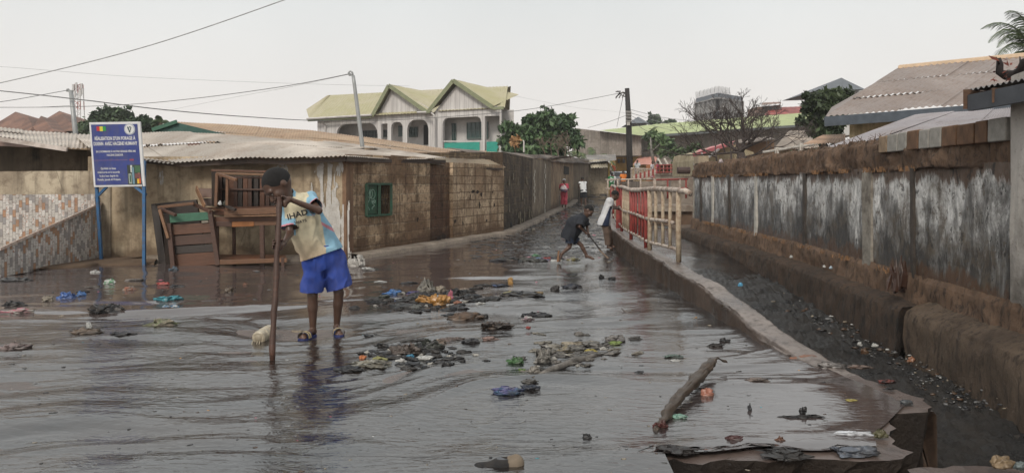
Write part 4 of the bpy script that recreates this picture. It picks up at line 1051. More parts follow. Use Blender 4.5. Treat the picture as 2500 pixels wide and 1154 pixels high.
arch_wall(U(1085), U(775), 2.4, ze, ops, 'front_wall', BOARD, wh, 0., top=topmid)
opsr = [(U(1188), U(1094), 3.0, hz(1140, 288), .45)]
def topr(u): return float(np.interp(u, [U(1238), U(1222), U(1127), U(1080), U(1076)], [ze+.05, ze+.2, hz(1127, 207)-.15, ze+.2, ze]))
arch_wall(U(1236), U(1076), 2.4, ze, opsr+[(U(1233), U(1196), 3.0, hz(1215, 285), 0)], 'gable_wall', BOARD, wh, -.75, .25, top=topr)
# inner walls, in shade behind the arches, with window openings glazed dark green
arch_wall(U(1085), U(775), 2.4, ze, [], 'inner_wall', WPL, wh, 2.2)
MB().quad(Hp(U(1238), 0, ze), Hp(U(775), 0, ze), Hp(U(775), 7, ze), Hx(1238, 7, ze)).build('ceiling', WPL, wh)
arch_wall(U(1236)-.3, U(1076), 2.4, ze, [], 'veranda_wall', WPL, wh, .6)
ew = MB().quad(Hp(U(1236), -.75, 2.4), Hx(1238, 7, 2.4), Hx(1238, 7, ze), Hp(U(1236), -.75, ze)); ew.quad(Hp(U(775), 0, 2.4), Hp(U(775), 7, 2.4), Hp(U(775), 7, ze), Hp(U(775), 0, ze)); ew.build_each('end_wall', BOARD, wh)
MB().hexa([Hp(U(1236), -.8, 2.4), Hp(U(775), -.05, 2.4), Hp(U(775), 7, 2.4), Hx(1236, 7, 2.4)], [Hp(U(1236), -.8, zf-.3), Hp(U(775), -.05, zf-.3), Hp(U(775), 7, zf-.3), Hx(1236, 7, zf-.3)]).build('floor_slab', WPL, wh)
MB().hexa([Hp(U(1236), .05, 0), Hp(U(775), .05, 0), Hp(U(775), 7, 0), Hx(1236, 7, 0)], [Hp(U(1236), .05, 2.4), Hp(U(775), .05, 2.4), Hp(U(775), 7, 2.4), Hx(1236, 7, 2.4)]).build('lower_storey', WPL, wh)
def hwin(p0, p1, y0, y1, v, gril=True, name='window', pane=DKG, bars=5):
    a, b = U(p1), U(p0); z1, z0 = hz((p0+p1)/2, y0), hz((p0+p1)/2, y1); t = .07
    mb = MB().hexa([Hp(a, v, z0), Hp(b, v, z0), Hp(b, v-.03, z0), Hp(a, v-.03, z0)], [Hp(a, v, z1), Hp(b, v, z1), Hp(b, v-.03, z1), Hp(a, v-.03, z1)]); w_ = mb.build(name, pane, wh)
    if gril:
        g_ = MB()
        for k in range(bars+1): u = a+(b-a)*k/bars; g_.beam(Hp(u, v-.06, z0), Hp(u, v-.06, z1), .035, .03)
        g_.beam(Hp(a, v-.06, z0), Hp(b, v-.06, z0), .08, .07); g_.beam(Hp(a, v-.06, (z0+z1)/2), Hp(b, v-.06, (z0+z1)/2), .02, .02); g_.build('grille', simple('grille_grey', (.10, .13, .12), .5), w_)
    return w_
hwin(1131, 1183, 297, 337, .57, True); hwin(1068, 1080, 300, 348, -.02, True, bars=2); hwin(1094, 1104, 300, 345, .57, True, bars=2)
hwin(842, 915, 314, 332, 2.15, True, bars=9, pane=simple('dark_pane', (.02, .022, .022), .3)); hwin(996, 1042, 300, 350, 2.15, False, 'door', BLACK); hwin(933, 946, 303, 330, 2.15, False)
hwin(958, 981, 306, 330, 2.15, True, bars=3)
rl = MB()
for (p0, p1, y0, y1) in [(1098, 1183, 348, 372), (1200, 1228, 346, 370)]:
    a, b = U(p1), U(p0); z1, z0 = hz((p0+p1)/2, y0), 2.9; rl.hexa([Hp(a, -.70, z0), Hp(b, -.70, z0), Hp(b, -.74, z0), Hp(a, -.74, z0)], [Hp(a, -.70, z1), Hp(b, -.70, z1), Hp(b, -.74, z1), Hp(a, -.74, z1)])
rl2 = rl
MB().hexa([Hp(U(1183), -.70, 2.9), Hp(U(1098), -.70, 2.9), Hp(U(1098), -.74, 2.9), Hp(U(1183), -.74, 2.9)], [Hp(U(1183), -.70, hz(1140, 349)), Hp(U(1098), -.70, hz(1140, 349)), Hp(U(1098), -.74, hz(1140, 349)), Hp(U(1183), -.74, hz(1140, 349))]).build('balcony_panel', TEAL, wh)
MB().hexa([Hp(U(1228), -.70, 2.9), Hp(U(1200), -.70, 2.9), Hp(U(1200), -.74, 2.9), Hp(U(1228), -.74, 2.9)], [Hp(U(1228), -.70, hz(1214, 347)), Hp(U(1200), -.70, hz(1214, 347)), Hp(U(1200), -.74, hz(1214, 347)), Hp(U(1228), -.74, hz(1214, 347))]).build('balcony_panel', TEAL, wh)
bt = MB()
for (p0, p1, y) in [(1070, 1090, 348), (1070, 1090, 354), (1094, 1190, 346)]: bt.beam(Hp(U(p0), -.6, hz(p0, y)), Hp(U(p1), -.6, hz(p1, y)), .07, .09)
bt.build('handrail', WPL, wh)
# roofs: long main roof with a hip at the left, two forward gables
def sheet(a, b, c, d, name='roof', wave=.30, mat=YGR, amp=.035):
    """ribbed slope a-b eave, d-c ridge"""
    a, b, c, d = map(np.array, (a, b, c, d)); L_ = np.linalg.norm(b-a); n_ = max(6, int(L_/wave*4)); mb = MB()
    def fn(u, v):
        q = (a*(1-u)+b*u)*(1-v)+(d*(1-u)+c*u)*v; return q+V3(0, 0, amp*(1 if (u*n_) % 4 < 1.01 else 0))
    mb.grid(fn, n_, 3); return mb.build(name, mat, wh)
sheet(Hp(U(1085), -.3, ze), Hp(U(765), -.5, ze-.05), Hq(808, 233, 4), Hq(1085, 218, 4))
sheet(Hp(U(1247), -.9, ze+.0), Hp(U(1085), -.9, ze), Hq(1085, 218, 4), Hq(1240, 211, 4))
sheet(Hq(748, 268, 4), Hp(U(765), -.5, ze-.05), Hq(808, 233, 4), Hq(800, 233.5, 4.3))
sheet(Hq(1247, 212, 4.2), Hq(1080, 219, 4.2), Hp(U(1085), 8.5, ze), Hx(1243, 8.5, ze))
apm, apr = hz(958, 208), hz(1127, 199)
for (pl, pa_, pr_, ap, v0) in ((918, 958, 1050, apm, -.45), (1066, 1127, 1222, apr, -1.15)):
    ul, ua, ur = U(pl), U(pa_), U(pr_)
    el, er = ze+.0, ze+.1
    sheet(Hp(ul, v0, el), Hp(ul, 3.4, 8.2), Hp(ua, 4, ap-.02), Hp(ua, v0, ap)); sheet(Hp(ur, v0, er), Hp(ur, 2.9, 7.9), Hp(ua, 4, ap-.02), Hp(ua, v0, ap))
    bbm = MB()
    for (x, z_) in ((ul, el), (ur, er)): bbm.beam(Hp(x, v0-.04, z_-.05), Hp(ua, v0-.04, ap-.08), .06, .30)
    bbm.build('barge_board', GRN, wh)
gt = MB().beam(Hp(U(918), -.55, ze-.12), Hp(U(765), -.6, ze-.17), .12, .18).beam(Hp(U(1050), -.6, ze-.02), Hp(U(1070), -1.2, ze-.02), .12, .18).beam(Hp(U(1222), -1.2, ze-.02), Hp(U(1247), -1.1, ze-.02), .12, .2)
gt.build('fascia', GRN, wh)
gu = MB().tube([Hp(U(1032), -.7, ze+.02), Hp(U(1068), -.85, ze-.02)], .09, 6).tube([Hp(U(920), -.7, ze+.0), Hp(U(765), -.75, ze-.05)], .09, 6); gu.build('gutter', WPL, wh)
MB().tube([Hp(U(1068), -1.0, ze), Hp(U(1080), -1.1, ze-.3), Hp(U(1080), -1.1, 2.6)], .09, 6).build('downpipe', WPL, wh)
MB().tube([Hp(U(1240), -1.1, ze+.1), Hp(U(1240), -1.1, 2.6)], .08, 6).build('downpipe', WPL, wh)
MB().tube([Hp(U(790), -.6, ze), Hp(U(796), -.1, ze-.6), Hp(U(796), -.1, 2.6)], .08, 6).build('downpipe', WPL, wh)

def house(name, label, wall, wmat, roofs, rmat, parts=()):
    c = np.mean([q for q in wall[0][:4]], 0); h = empty(name, (c[0], c[1], 0), label, 'building')
    for q in wall: gquad(q, 'wall', wmat, h, 4)
    for k, q in enumerate(roofs):
        mb = MB(); n_ = max(8, int(np.linalg.norm(np.array(q[1])-np.array(q[0]))/.5)); a, b, c_, d = [np.array(t) for t in q]
        mb.grid(lambda u, v: (a*(1-u)+b*u)*(1-v)+(d*(1-u)+c_*u)*v+V3(0, 0, .03*(int(u*n_) % 2)), n_, 3); mb.build('roof', rmat, h)
    return h
def pl(D, *pts): return [P(x, y, D) for x, y in pts]
LG = mat_metal('pale_green_sheet', (.42, .48, .22), (.34, .36, .19), .45, tone2=.85)
GREYW = mat_plaster('soot_grey', (.20, .175, .15), (.30, .265, .235), (.13, .10, .08), 0)
h = house('hall', 'long hall with pale green sheet roof and grey wall behind the bare tree', [pl(84, (1566, 331), (1975, 303), (1975, 400), (1566, 400))], GREYW, [[P(1566, 332, 82), P(1985, 303, 82), P(1985, 274, 96), P(1606, 303, 96)]], LG)
MB().beam(P(1566, 334, 81.9), P(1985, 305, 81.9), .1, .25).build('fascia', simple('slate_d', (.10, .11, .11), .7), h)
h = house('hall', 'lower grey-walled hall with a sliver of pale green roof behind the utility pole', [pl(78, (1404, 313), (1566, 332), (1566, 380), (1404, 380))], GREYW, [[P(1462, 319, 77), P(1572, 332, 77), P(1606, 303, 92), P(1478, 317, 92)]], LG)
# tower block being built
tb = empty('tower_block', P(1755, 330, 190), 'unfinished grey concrete tower block with bare floors and starter bars, on the skyline', 'building')
CONC = simple('raw_concrete', (.25, .245, .24), .9, .25, .4, .1); VOID_SHADE = simple('void_dark', (.12, .12, .122), .9)  # dark tone painted as the shade inside open floors, windows and doorways
ta, tbb, tcc = P(1699, 240, 190), P(1752, 240, 178), P(1812, 240, 186)
zt_, fl = CH-(236-HY)/F*184, 3.0
def seg_face(a, b, open_):
    d = (b-a); n_ = 5; mbw = MB(); mbc = MB(); mbs = MB()
    nm = unit(V3(d[1], -d[0], 0)); nm = nm if nm[1] < 0 else -nm
    for f_ in range(7):
        z = zt_-f_*fl-1.2
        mbs.hexa([a+nm*.5+V3(0, 0, z-a[2]), b+nm*.5+V3(0, 0, z-b[2]), b-nm*2+V3(0, 0, z-b[2]), a-nm*2+V3(0, 0, z-a[2])], [a+nm*.5+V3(0, 0, z+.3-a[2]), b+nm*.5+V3(0, 0, z+.3-b[2]), b-nm*2+V3(0, 0, z+.3-b[2]), a-nm*2+V3(0, 0, z+.3-a[2])])
        for k in range(n_+1):
            c = a+d*k/n_; c = V3(c[0], c[1], 0); mbc.box(c[0]-.35, c[0]+.35, c[1]-.35, c[1]+.35, z-fl+.3, z-.002)
            if k < n_ and (open_ is False or (k*3+f_) % 3 == 0):
                e = a+d*(k+1)/n_; mbw.hexa([V3(c[0], c[1]+.2, z-fl+.3), V3(e[0], e[1]+.2, z-fl+.3), V3(e[0], e[1]+.4, z-fl+.3), V3(c[0], c[1]+.4, z-fl+.3)], [V3(c[0], c[1]+.2, z-.01), V3(e[0], e[1]+.2, z-.01), V3(e[0], e[1]+.4, z-.01), V3(c[0], c[1]+.4, z-.01)])
    mbs.build('floor_slab', CONC, tb); mbc.build_each('column', CONC, tb); mbw.build('infill_wall', CONC, tb)
seg_face(ta, tbb, True); seg_face(tbb, tcc, False)
core = MB(); core.hexa([V3(ta[0]+1, ta[1]+2, -1), V3(tbb[0], tbb[1]+2, -1), V3(tcc[0]-1, tcc[1]+2, -1), V3(tbb[0], tbb[1]+16, -1)], [V3(ta[0]+1, ta[1]+2, zt_-1), V3(tbb[0], tbb[1]+2, zt_-1), V3(tcc[0]-1, tcc[1]+2, zt_-1), V3(tbb[0], tbb[1]+16, zt_-1)]); core.build('void_shade_core', VOID_SHADE, tb)  # solid mass coloured dark as the shade between the bare floors
pp = MB(); pp.hexa([ta+V3(0, 0, zt_-1-ta[2]), tbb+V3(0, 0, zt_-1-tbb[2]), tcc+V3(0, 0, zt_-1-tcc[2]), V3(tbb[0], tbb[1]+16, zt_-1)], [ta+V3(0, 0, zt_+.2-ta[2]), tbb+V3(0, 0, zt_+.2-tbb[2]), tcc+V3(0, 0, zt_+.2-tcc[2]), V3(tbb[0], tbb[1]+16, zt_+.2)]); pp.build('roof_slab', simple('bluegrey_edge', (.13, .145, .17), .9), tb)
for k in range(9):
    x = 1703+k*9.2; D = float(np.interp(x, [1699, 1752, 1812], [190, 178, 186])); mb = MB(); zb_ = zt_+.2
    for j in range(4): mb.tube([V3(*P(x, 300, D)[:2], zb_)+V3((j-1.5)*.22, 0, 0), V3(*P(x, 300, D)[:2], zb_+1.5+.2*(j % 2))+V3((j-1.5)*.30, 0, 0)], .06, 4)
    mb.build('starter_bars', simple('rebar', (.25, .24, .24), .8), tb)
# other background houses
REDR = mat_metal('red_sheet', (.38, .075, .06), (.25, .06, .05), .4)
house('house', 'building with dark red sheet roof beyond the green hall', [pl(118, (1868, 275), (1975, 275), (1975, 300), (1868, 300))], GREYW, [[P(1864, 281, 115), P(2060, 276, 115), P(2040, 257, 125), P(1885, 263, 125)]], REDR)
BRK = simple('red_brick_far', (.24, .16, .13), .9, .3, .6)
h = house('building', 'small grey and brick rooftop block beside the red roof', [pl(122, (1845, 262), (1905, 256), (1905, 300), (1845, 300))], BRK, [[P(1858, 257, 120), P(1908, 253, 120), P(1905, 249, 128), P(1862, 251, 128)]], BRK)
for x in (1866, 1878, 1890): MB().hexa(pl(121.8, (x, 268), (x+7, 268), (x+7, 260), (x, 260)), pl(121.7, (x, 268), (x+7, 268), (x+7, 260), (x, 260))).build('window', VOID_SHADE, h)
SLATE = simple('slate_roof', (.10, .11, .125), .6, .15, 1)
hp = empty('house', P(2060, 330, 100), 'white building with dark slate hip roof above the leafy tree on the right skyline', 'building')
gquad(pl(100, (2030, 218), (2107, 218), (2107, 330), (2030, 330)), 'wall', simple('white_far', (.50, .49, .47), .8, .1), hp, 6)
mb = MB(); ap = P(2054, 190, 104); c = pl(98, (1990, 222), (2112, 218)); d = [c[1]+V3(0, 12, 0), c[0]+V3(0, 12, 0)]
mb.quad(c[0], c[1], ap); mb.quad(c[1], d[0], ap); mb.quad(d[0], d[1], ap); mb.quad(d[1], c[0], ap); mb.quad(c[0], d[1], d[0], c[1]); mb.build('roof', SLATE, hp)
for x in (2078, 2094): MB().hexa(pl(99.9, (x, 232), (x+8, 232), (x+8, 224), (x, 224)), pl(99.8, (x, 232), (x+8, 232), (x+8, 224), (x, 224))).build('window', VOID_SHADE, hp)
hp = empty('house', P(1560, 330, 110), 'small building with dark hip roof just right of the utility pole top', 'building')
gquad(pl(110, (1543, 300), (1580, 300), (1580, 330), (1543, 330)), 'wall', simple('grey_far', (.25, .26, .27), .8, .1), hp, 6)
mb = MB(); ap = P(1558, 285, 113); c = pl(108, (1536, 301), (1584, 300)); d = [c[1]+V3(0, 8, 0), c[0]+V3(0, 8, 0)]
mb.quad(c[0], c[1], ap); mb.quad(c[1], d[0], ap); mb.quad(d[0], d[1], ap); mb.quad(d[1], c[0], ap); mb.build('roof', SLATE, hp)
# far left tiled roofs
TER = mat_metal('terracotta', (.24, .125, .085), (.14, .07, .05), .6)
for (x0, xa, x1, ya, yb, lab) in ((-40, 38, 92, 273, 320, 'building with terracotta pyramid roof at the far left edge'), (62, 145, 190, 271, 320, 'building with terracotta ridged roof left of the steel pole')):
    hp = empty('house', P((x0+x1)/2, 400, 70), lab, 'building')
    gquad(pl(70, (x0+10, 318), (x1-8, 318), (x1-8, 380), (x0+10, 380)), 'wall', BRK, hp, 5)
    c = pl(68, (x0, yb), (x1, yb)); ap = P(xa, ya, 74); d = [c[1]+V3(0, 12, 0), c[0]+V3(0, 12, 0)]; mb = MB()
    mb.quad(c[0], c[1], ap); mb.quad(c[1], d[0], ap); mb.quad(d[0], d[1], ap); mb.quad(d[1], c[0], ap); mb.build('roof', TER, hp)
    c = pl(66, (xa-75 if x0 > 0 else xa+8, 322), (xa-10 if x0 > 0 else xa+50, 322)); ap = P(xa-45 if x0 > 0 else xa+28, 283, 70); d = [c[1]+V3(0, 8, 0), c[0]+V3(0, 8, 0)]; mb = MB()
    mb.quad(c[0], c[1], ap); mb.quad(c[1], d[0], ap); mb.quad(d[0], d[1], ap); mb.quad(d[1], c[0], ap); mb.build('wing_roof', TER, hp)
# middle distance, between the pole and the long wall
YW = simple('yellow_wall', (.50, .30, .07), .8, .2, 1); 
BRS = mat_metal('brown_old_sheet', (.22, .17, .135), (.13, .09, .065), .5)
h = house('house', 'yellow house with brown sheet roof left of the utility pole base', [pl(84, (1502, 376), (1566, 372), (1566, 470), (1502, 470))], YW, [[P(1478, 378, 80), P(1586, 374, 80), P(1572, 352, 92), P(1488, 355, 92)]], BRS)
for k, x in enumerate((1508, 1520, 1536)): MB().hexa(pl(83.9, (x, 398), (x+6, 398), (x+6, 388), (x, 388)), pl(83.8, (x, 398), (x+6, 398), (x+6, 388), (x, 388))).build('window', VOID_SHADE, h)
PINKR = simple('pink_sheet', (.48, .22, .17), .7, .2, 1)
house('house', 'low house with salmon pink roof right of the utility pole', [pl(74, (1555, 400), (1612, 400), (1612, 450), (1555, 450))], simple('ochre_far', (.45, .32, .14), .8, .2, 1), [[P(1545, 402, 72), P(1616, 402, 72), P(1602, 383, 80), P(1558, 384, 80)]], PINKR)
h = house('shop', 'row of orange shopfronts under a dark sheet roof beyond the far railing', [pl(58, (1600, 400), (1690, 400), (1690, 450), (1600, 450))], simple('orange_wall', (.55, .20, .07), .8, .2, 1), [[P(1596, 404, 56), P(1694, 404, 56), P(1680, 386, 62), P(1604, 388, 62)]], BRS)
for x in (1616, 1634, 1652, 1668): MB().hexa(pl(57.9, (x, 436), (x+7, 436), (x+7, 408), (x, 408)), pl(57.8, (x, 436), (x+7, 436), (x+7, 408), (x, 408))).build('doorway', VOID_SHADE, h)
for k, x in enumerate((1606, 1622, 1641, 1658)):
    MB().beam(P(x, 387, 55.6), P(x+9, 403, 55.2), .12, .08).build('roof_lath', simple('pale_lath', (.50, .46, .40), .7), h)
CRW = mat_plaster('cream_stained', (.30, .25, .16), (.42, .36, .25), (.2, .14, .08), .0)
h = house('house', 'cream gabled house with faded pink roof edge beyond the wall end, under the bare tree', [pl(30, (1694, 392), (1698, 374), (1785, 352), (1840, 372), (1840, 430), (1694, 430))], CRW, [[P(1692, 377, 29.6), P(1788, 348, 29.6), P(1795, 344, 36), P(1700, 368, 36)]], simple('pink_roof', (.50, .20, .20), .7, .2, 1))
MB().tube([P(1722, 390, 28.5), P(1756, 364, 28.5)], .05, 8).build('drainpipe', WPL, h)
MB().tube([P(1712, 372, 28.5), P(1722, 390, 28.5)], .03, 6).build('brace', WPL, h)
MB().beam(P(1692, 379, 29.5), P(1788, 350, 29.5), .08, .13).build('barge_board', simple('pink_board', (.42, .13, .14), .7), h)
house('house', 'brown mud-walled house with low roof behind the bare tree', [pl(40, (1800, 352), (1890, 342), (1890, 400), (1800, 400))], simple('mud_far', (.24, .15, .09), .9, .3, 1), [[P(1795, 352, 38), P(1892, 340, 38), P(1880, 334, 44), P(1800, 342, 44)]], BRS)
house('house', 'house with pale tan pitched roof between the bare tree and leafy tree', [pl(46, (1890, 362), (2010, 356), (2010, 400), (1890, 400))], CRW, [[P(1885, 368, 44), P(2010, 360, 44), P(1990, 318, 52), P(1925, 320, 52)]], mat_metal('tan_far', (.38, .31, .25), (.25, .18, .13), .4))
pb = MB(); pb.tube([P(1862, 372, 26), P(1990, 352, 26)], .045, 8); o = pb.build('water_pipe', simple('grey_pipe', (.35, .33, .30), .6)); tag(o, 'grey pipe on short props above the far part of the mouldy wall', 'pipe')
q = MB(); 
for (x, y) in ((1896, 368), (1955, 358)): q.beam(P(x, y-8, 26), P(x, y+40, 26), .12, .12)
q.build_each('prop', simple('pale_prop', (.45, .42, .38), .8), o)
# ------------------------------------------------------------------ POLES, WIRES, MAST
STEEL = simple('galvanised', (.30, .31, .31), .5, .15, 4, metal=.3)
DKW = simple('tarred_pole', (.022, .018, .017), .8, .5, 6, .6)
lp = empty('lamp_pole', P(884, 520, 17.2), 'thin leaning steel pole with curled top in front of the white house', 'pole')
MB().tube([P(896, 560, 17.2), P(884, 352, 17.2), P(865, 205, 17.2), P(862, 185, 17.2)], [.055, .05, .04, .038], 12).build('shaft', STEEL, lp, True)
MB().tube([P(862, 186, 17.2), P(860, 177, 17.2), P(855, 174, 17.2), P(851, 178, 17.2), P(853, 184, 17.2), P(858, 183, 17.2)], .022, 8).build('hook', STEEL, lp, True)
sp_ = empty('steel_pole', P(184, 500, 24), 'straight grey steel power pole in front of the terracotta roofs, beside the telecom mast', 'pole')
MB().tube([P(190, 420, 24), P(184, 322, 24), P(173, 222, 24)], [.09, .075, .06], 12).build('shaft', STEEL, sp_, True)
MB().beam(P(163, 221, 24), P(178, 224, 24), .06, .08).tube([P(166, 221, 24), P(166, 217, 24)], .04, 8).build('bracket', STEEL, sp_)
up = empty('utility_pole', V3(*P(1537, 480, 50)[:2], .1), 'dark tarred wooden utility pole by the railing, trailing wires from its top', 'pole')
MB().tube([P(1539, 476, 50), P(1535, 300, 50), P(1531, 216, 50)], [.22, .19, .15], 14).build('shaft', DKW, up, True)
mb = MB().tube([P(1529, 228, 50), P(1520, 226, 49.8), P(1514, 229, 49.8)], .06, 6)
for k in range(9): a = P(1518+random.uniform(-6, 8), 226+random.uniform(-4, 6), 49.7); mb.tube([a, a+V3(random.uniform(-.3, .3), 0, random.uniform(-.4, .1))], .04, 5)
mb.build('insulator', simple('porcelain', (.10, .09, .085), .4), up)
mb = MB()
for y in (274, 281, 288, 296): mb.tube([P(1528, y, 49.7), P(1541, y+1, 49.7)], .10, 8)
mb.build('clamp', simple('clamp_grey', (.16, .15, .14), .5), up)
MB().hexa(pl(49.7, (1530, 306), (1538, 306), (1538, 298), (1530, 298)), pl(49.5, (1530, 306), (1538, 306), (1538, 298), (1530, 298))).build('plate', simple('plate', (.35, .33, .3), .5), up)
WIRE = simple('wire', (.16, .16, .16), .7); WIREG = simple('grey_wire', (.30, .30, .30), .7)
def wire(pts, label, r=.014, mat=None, group=None, n=14):
    a = [np.array(q) for q in pts]; out = []
    # Catmull-Rom through given points
    for i in range(len(a)-1):
        p0, p1, p2, p3 = a[max(i-1, 0)], a[i], a[i+1], a[min(i+2, len(a)-1)]
        for k in range(n): t = k/n; out.append(.5*((2*p1)+(-p0+p2)*t+(2*p0-5*p1+4*p2-p3)*t*t+(-p0+3*p1-3*p2+p3)*t**3))
    out.append(a[-1]); o = MB().tube(out, r*.55, 5).build('wire', mat or WIRE, None, True); return tag(o, label, 'wire', group)
wire([P(-300, 262, 14), P(0, 203, 13.4), P(350, 116, 12.7), P(695, 0, 12), P(900, -80, 11.6)], 'twisted cable rising across the upper left corner of the sky', .015, WIREG)
wire([P(-200, 205, 26), P(0, 222, 24), P(210, 245, 24), P(400, 268, 26), P(600, 285, 30), P(800, 295, 36), P(1000, 291, 42), P(1250, 272, 46), P(1400, 249, 48), P(1516, 227, 49.8)], 'long cable sagging from the left edge to the tarred utility pole', .03)
wire([P(856, 180, 17.2), P(700, 210, 18), P(480, 240, 20), P(300, 256, 22), P(100, 262, 24), P(-200, 262, 27)], 'cable from the leaning lamp pole top to the left edge', .016)
wire([P(167, 220, 24), P(80, 236, 23), P(0, 249, 22), P(-200, 275, 20)], 'short cable from the steel pole top to the left edge', .018)
wire([P(-200, 155, 30), P(0, 163, 30), P(300, 186, 32), P(600, 200, 34), P(860, 208, 36), P(1000, 210, 38)], 'faint thin wire high above the terracotta roofs', .010, WIREG)
wire([P(856, 181, 17.2), P(700, 214, 20), P(560, 240, 24), P(400, 272, 30)], 'slack thin wire falling left from the lamp pole top', .007, WIREG)
wire([P(0, 262, 28), P(90, 262, 26), P(176, 258, 24)], 'level wire reaching the steel pole midway from the left edge', .014)
for k, (x0, y0, x1, y1, lab) in enumerate([(1540, 268, 1700, 296, 'uppermost of the wires running right from the tarred pole'), (1541, 276, 1690, 312, 'second wire down running right from the tarred pole'), (1541, 283, 1640, 318, 'third wire down running right from the tarred pole'), (1540, 290, 1600, 330, 'lowest short wire falling right from the tarred pole')]):
    wire([P(x0, y0, 49.8), P((x0+x1)/2, (y0+y1)/2+5, 60), P(x1, y1, 72)], lab, .03, WIREG)
wire([P(1528, 282, 49.8), P(1490, 296, 56), P(1435, 312, 66)], 'wire falling left from the middle of the tarred pole', .028, WIREG)
wire([P(1522, 232, 49.8), P(1514, 270, 55), P(1506, 310, 62)], 'guy wire dropping from the tarred pole head', .03, WIREG)
wire([P(1245, 232, 56), P(1400, 262, 60), P(1520, 275, 66), P(1700, 300, 80)], 'faint wire from the white house roof to the tarred pole', .012, WIREG)
# lattice mast
tm = empty('telecom_mast', P(193, 330, 150), 'red and white lattice telecom mast on the far left skyline', 'mast')
mb = MB(); mr_ = MB(); RED = simple('mast_red', (.30, .12, .10), .8); WHI = simple('mast_white', (.48, .47, .46), .8)
hz0, hz1 = CH-(330-HY)/F*150, CH-(206-HY)/F*150; cx_ = P(193, 300, 150)
nb_ = 12
for k in range(nb_):
    z0, z1 = hz0+(hz1-hz0)*k/nb_, hz0+(hz1-hz0)*(k+1)/nb_; w0_, w1_ = .8-.3*k/nb_, .8-.3*(k+1)/nb_; t = mb if k % 4 < 2 else mr_
    for sx in (-1, 1):
        for sy in (-1, 1): t.beam((cx_[0]+sx*w0_, 150+sy*w0_, z0), (cx_[0]+sx*w1_, 150+sy*w1_, z1), .13, .13)
        t.beam((cx_[0]-sx*w0_, 150-w0_, z0), (cx_[0]+sx*w1_, 150-w1_, z1), .09, .09)
mb.build('white_lattice', WHI, tm); mr_.build('red_lattice', RED, tm)
for (x, y) in ((179, 212), (183, 228), (199, 210), (202, 222), (186, 208), (196, 226)):
    MB().beam(P(x, y+9, 149), P(x, y-6, 149), .35, .25).build('antenna', WHI, tm)

# ------------------------------------------------------------------ RAILINGS
CREAM = simple('cream_flaking_paint', (.42, .345, .25), .75, .35, 14, .5, dirt=(.20, .12, .075), dsc=6, damt=.9)
WHR = simple('worn_white_rail', (.42, .36, .31), .7, .3, 9, .5, dirt=(.16, .10, .07), dsc=7, damt=.9)
REDP = simple('red_paint', (.27, .042, .035), .6, .35, 8, .4, dirt=(.07, .02, .015), dsc=6)
RXY = [(9.9, 2.2), (11.5, 2.09), (13.5, 2.115), (16.4, 2.32), (19.9, 2.69), (28, 3.65), (39, 5.3)]
def RX(D): return float(np.interp(D, [q[0] for q in RXY], [q[1] for q in RXY]))
def RD(px):
    lo_, hi_ = 9.5, 30.
    for _ in range(50):
        mi = (lo_+hi_)/2
        if RX(mi)/mi*F+CX > px: lo_ = mi
        else: hi_ = mi
    return lo_
ra = empty('railing', (2.15, 13, .33), 'bent red and cream pipe railing on the kerb beside the drain, nearest the camera', 'railing')
def rp(D, z, off=0.): return V3(RX(D)+off, D, z)
TOPZ = 1.235
dl_ = np.linspace(9.75, 25, 60)
MB().tube([rp(9.6, TOPZ-.03)+V3(.06, 0, 0), rp(9.72, TOPZ+.01)+V3(.02, 0, 0)]+[rp(D, TOPZ+.02*math.sin(D*1.3)) for D in dl_], .036, 10).build('top_rail', WHR, ra, True)
MB().tube([rp(10.3, .80)+V3(.02, 0, 0)]+[rp(D, .80+.012*math.sin(D*2)) for D in np.linspace(10.4, 22, 50)], .027, 8).build('mid_rail', WHR, ra, True)
MB().tube([rp(9.95, .46)]+[rp(D, .45+.01*math.sin(D*2)) for D in np.linspace(10, 22, 50)], .024, 8).build('bottom_rail', WHR, ra, True)
for (px, kind) in [(1657, 'Y'), (1637, 'y'), (1618, 'y'), (1601, 'y'), (1586, 'Y'), (1577, 'R'), (1568, 'r'), (1560, 'r'), (1553, 'r'), (1547, 'r'), (1540.5, 'R'), (1535, 'y'), (1530.5, 'y'), (1526.5, 'y'), (1522.5, 'y'), (1518, 'R'), (1512, 'S'), (1507, 'y'), (1504, 'y'), (1501, 'y'), (1498, 'R'), (1495, 'y'), (1492, 'R')]:
    D = RD(px); ml = {'y': CREAM, 'Y': CREAM, 'r': REDP, 'R': REDP, 'S': REDP}[kind]; j = random.uniform(-.01, .01)
    if kind in 'yr': MB().tube([rp(D, .44, j), rp(D, .84, j*1.5), rp(D, TOPZ-.02)], .024 if kind == 'y' else .021, 9).build('baluster', ml, ra, True)
    elif kind == 'S': MB().beam(rp(D, .36), rp(D, TOPZ+.02), .14, .03, (0, 1, 0)).build('baluster', ml, ra)
    else: MB().tube([rp(D, .30), rp(D, .8, j), rp(D, TOPZ-.01)], .036 if kind == 'Y' else .032, 10).build('post', ml, ra, True)
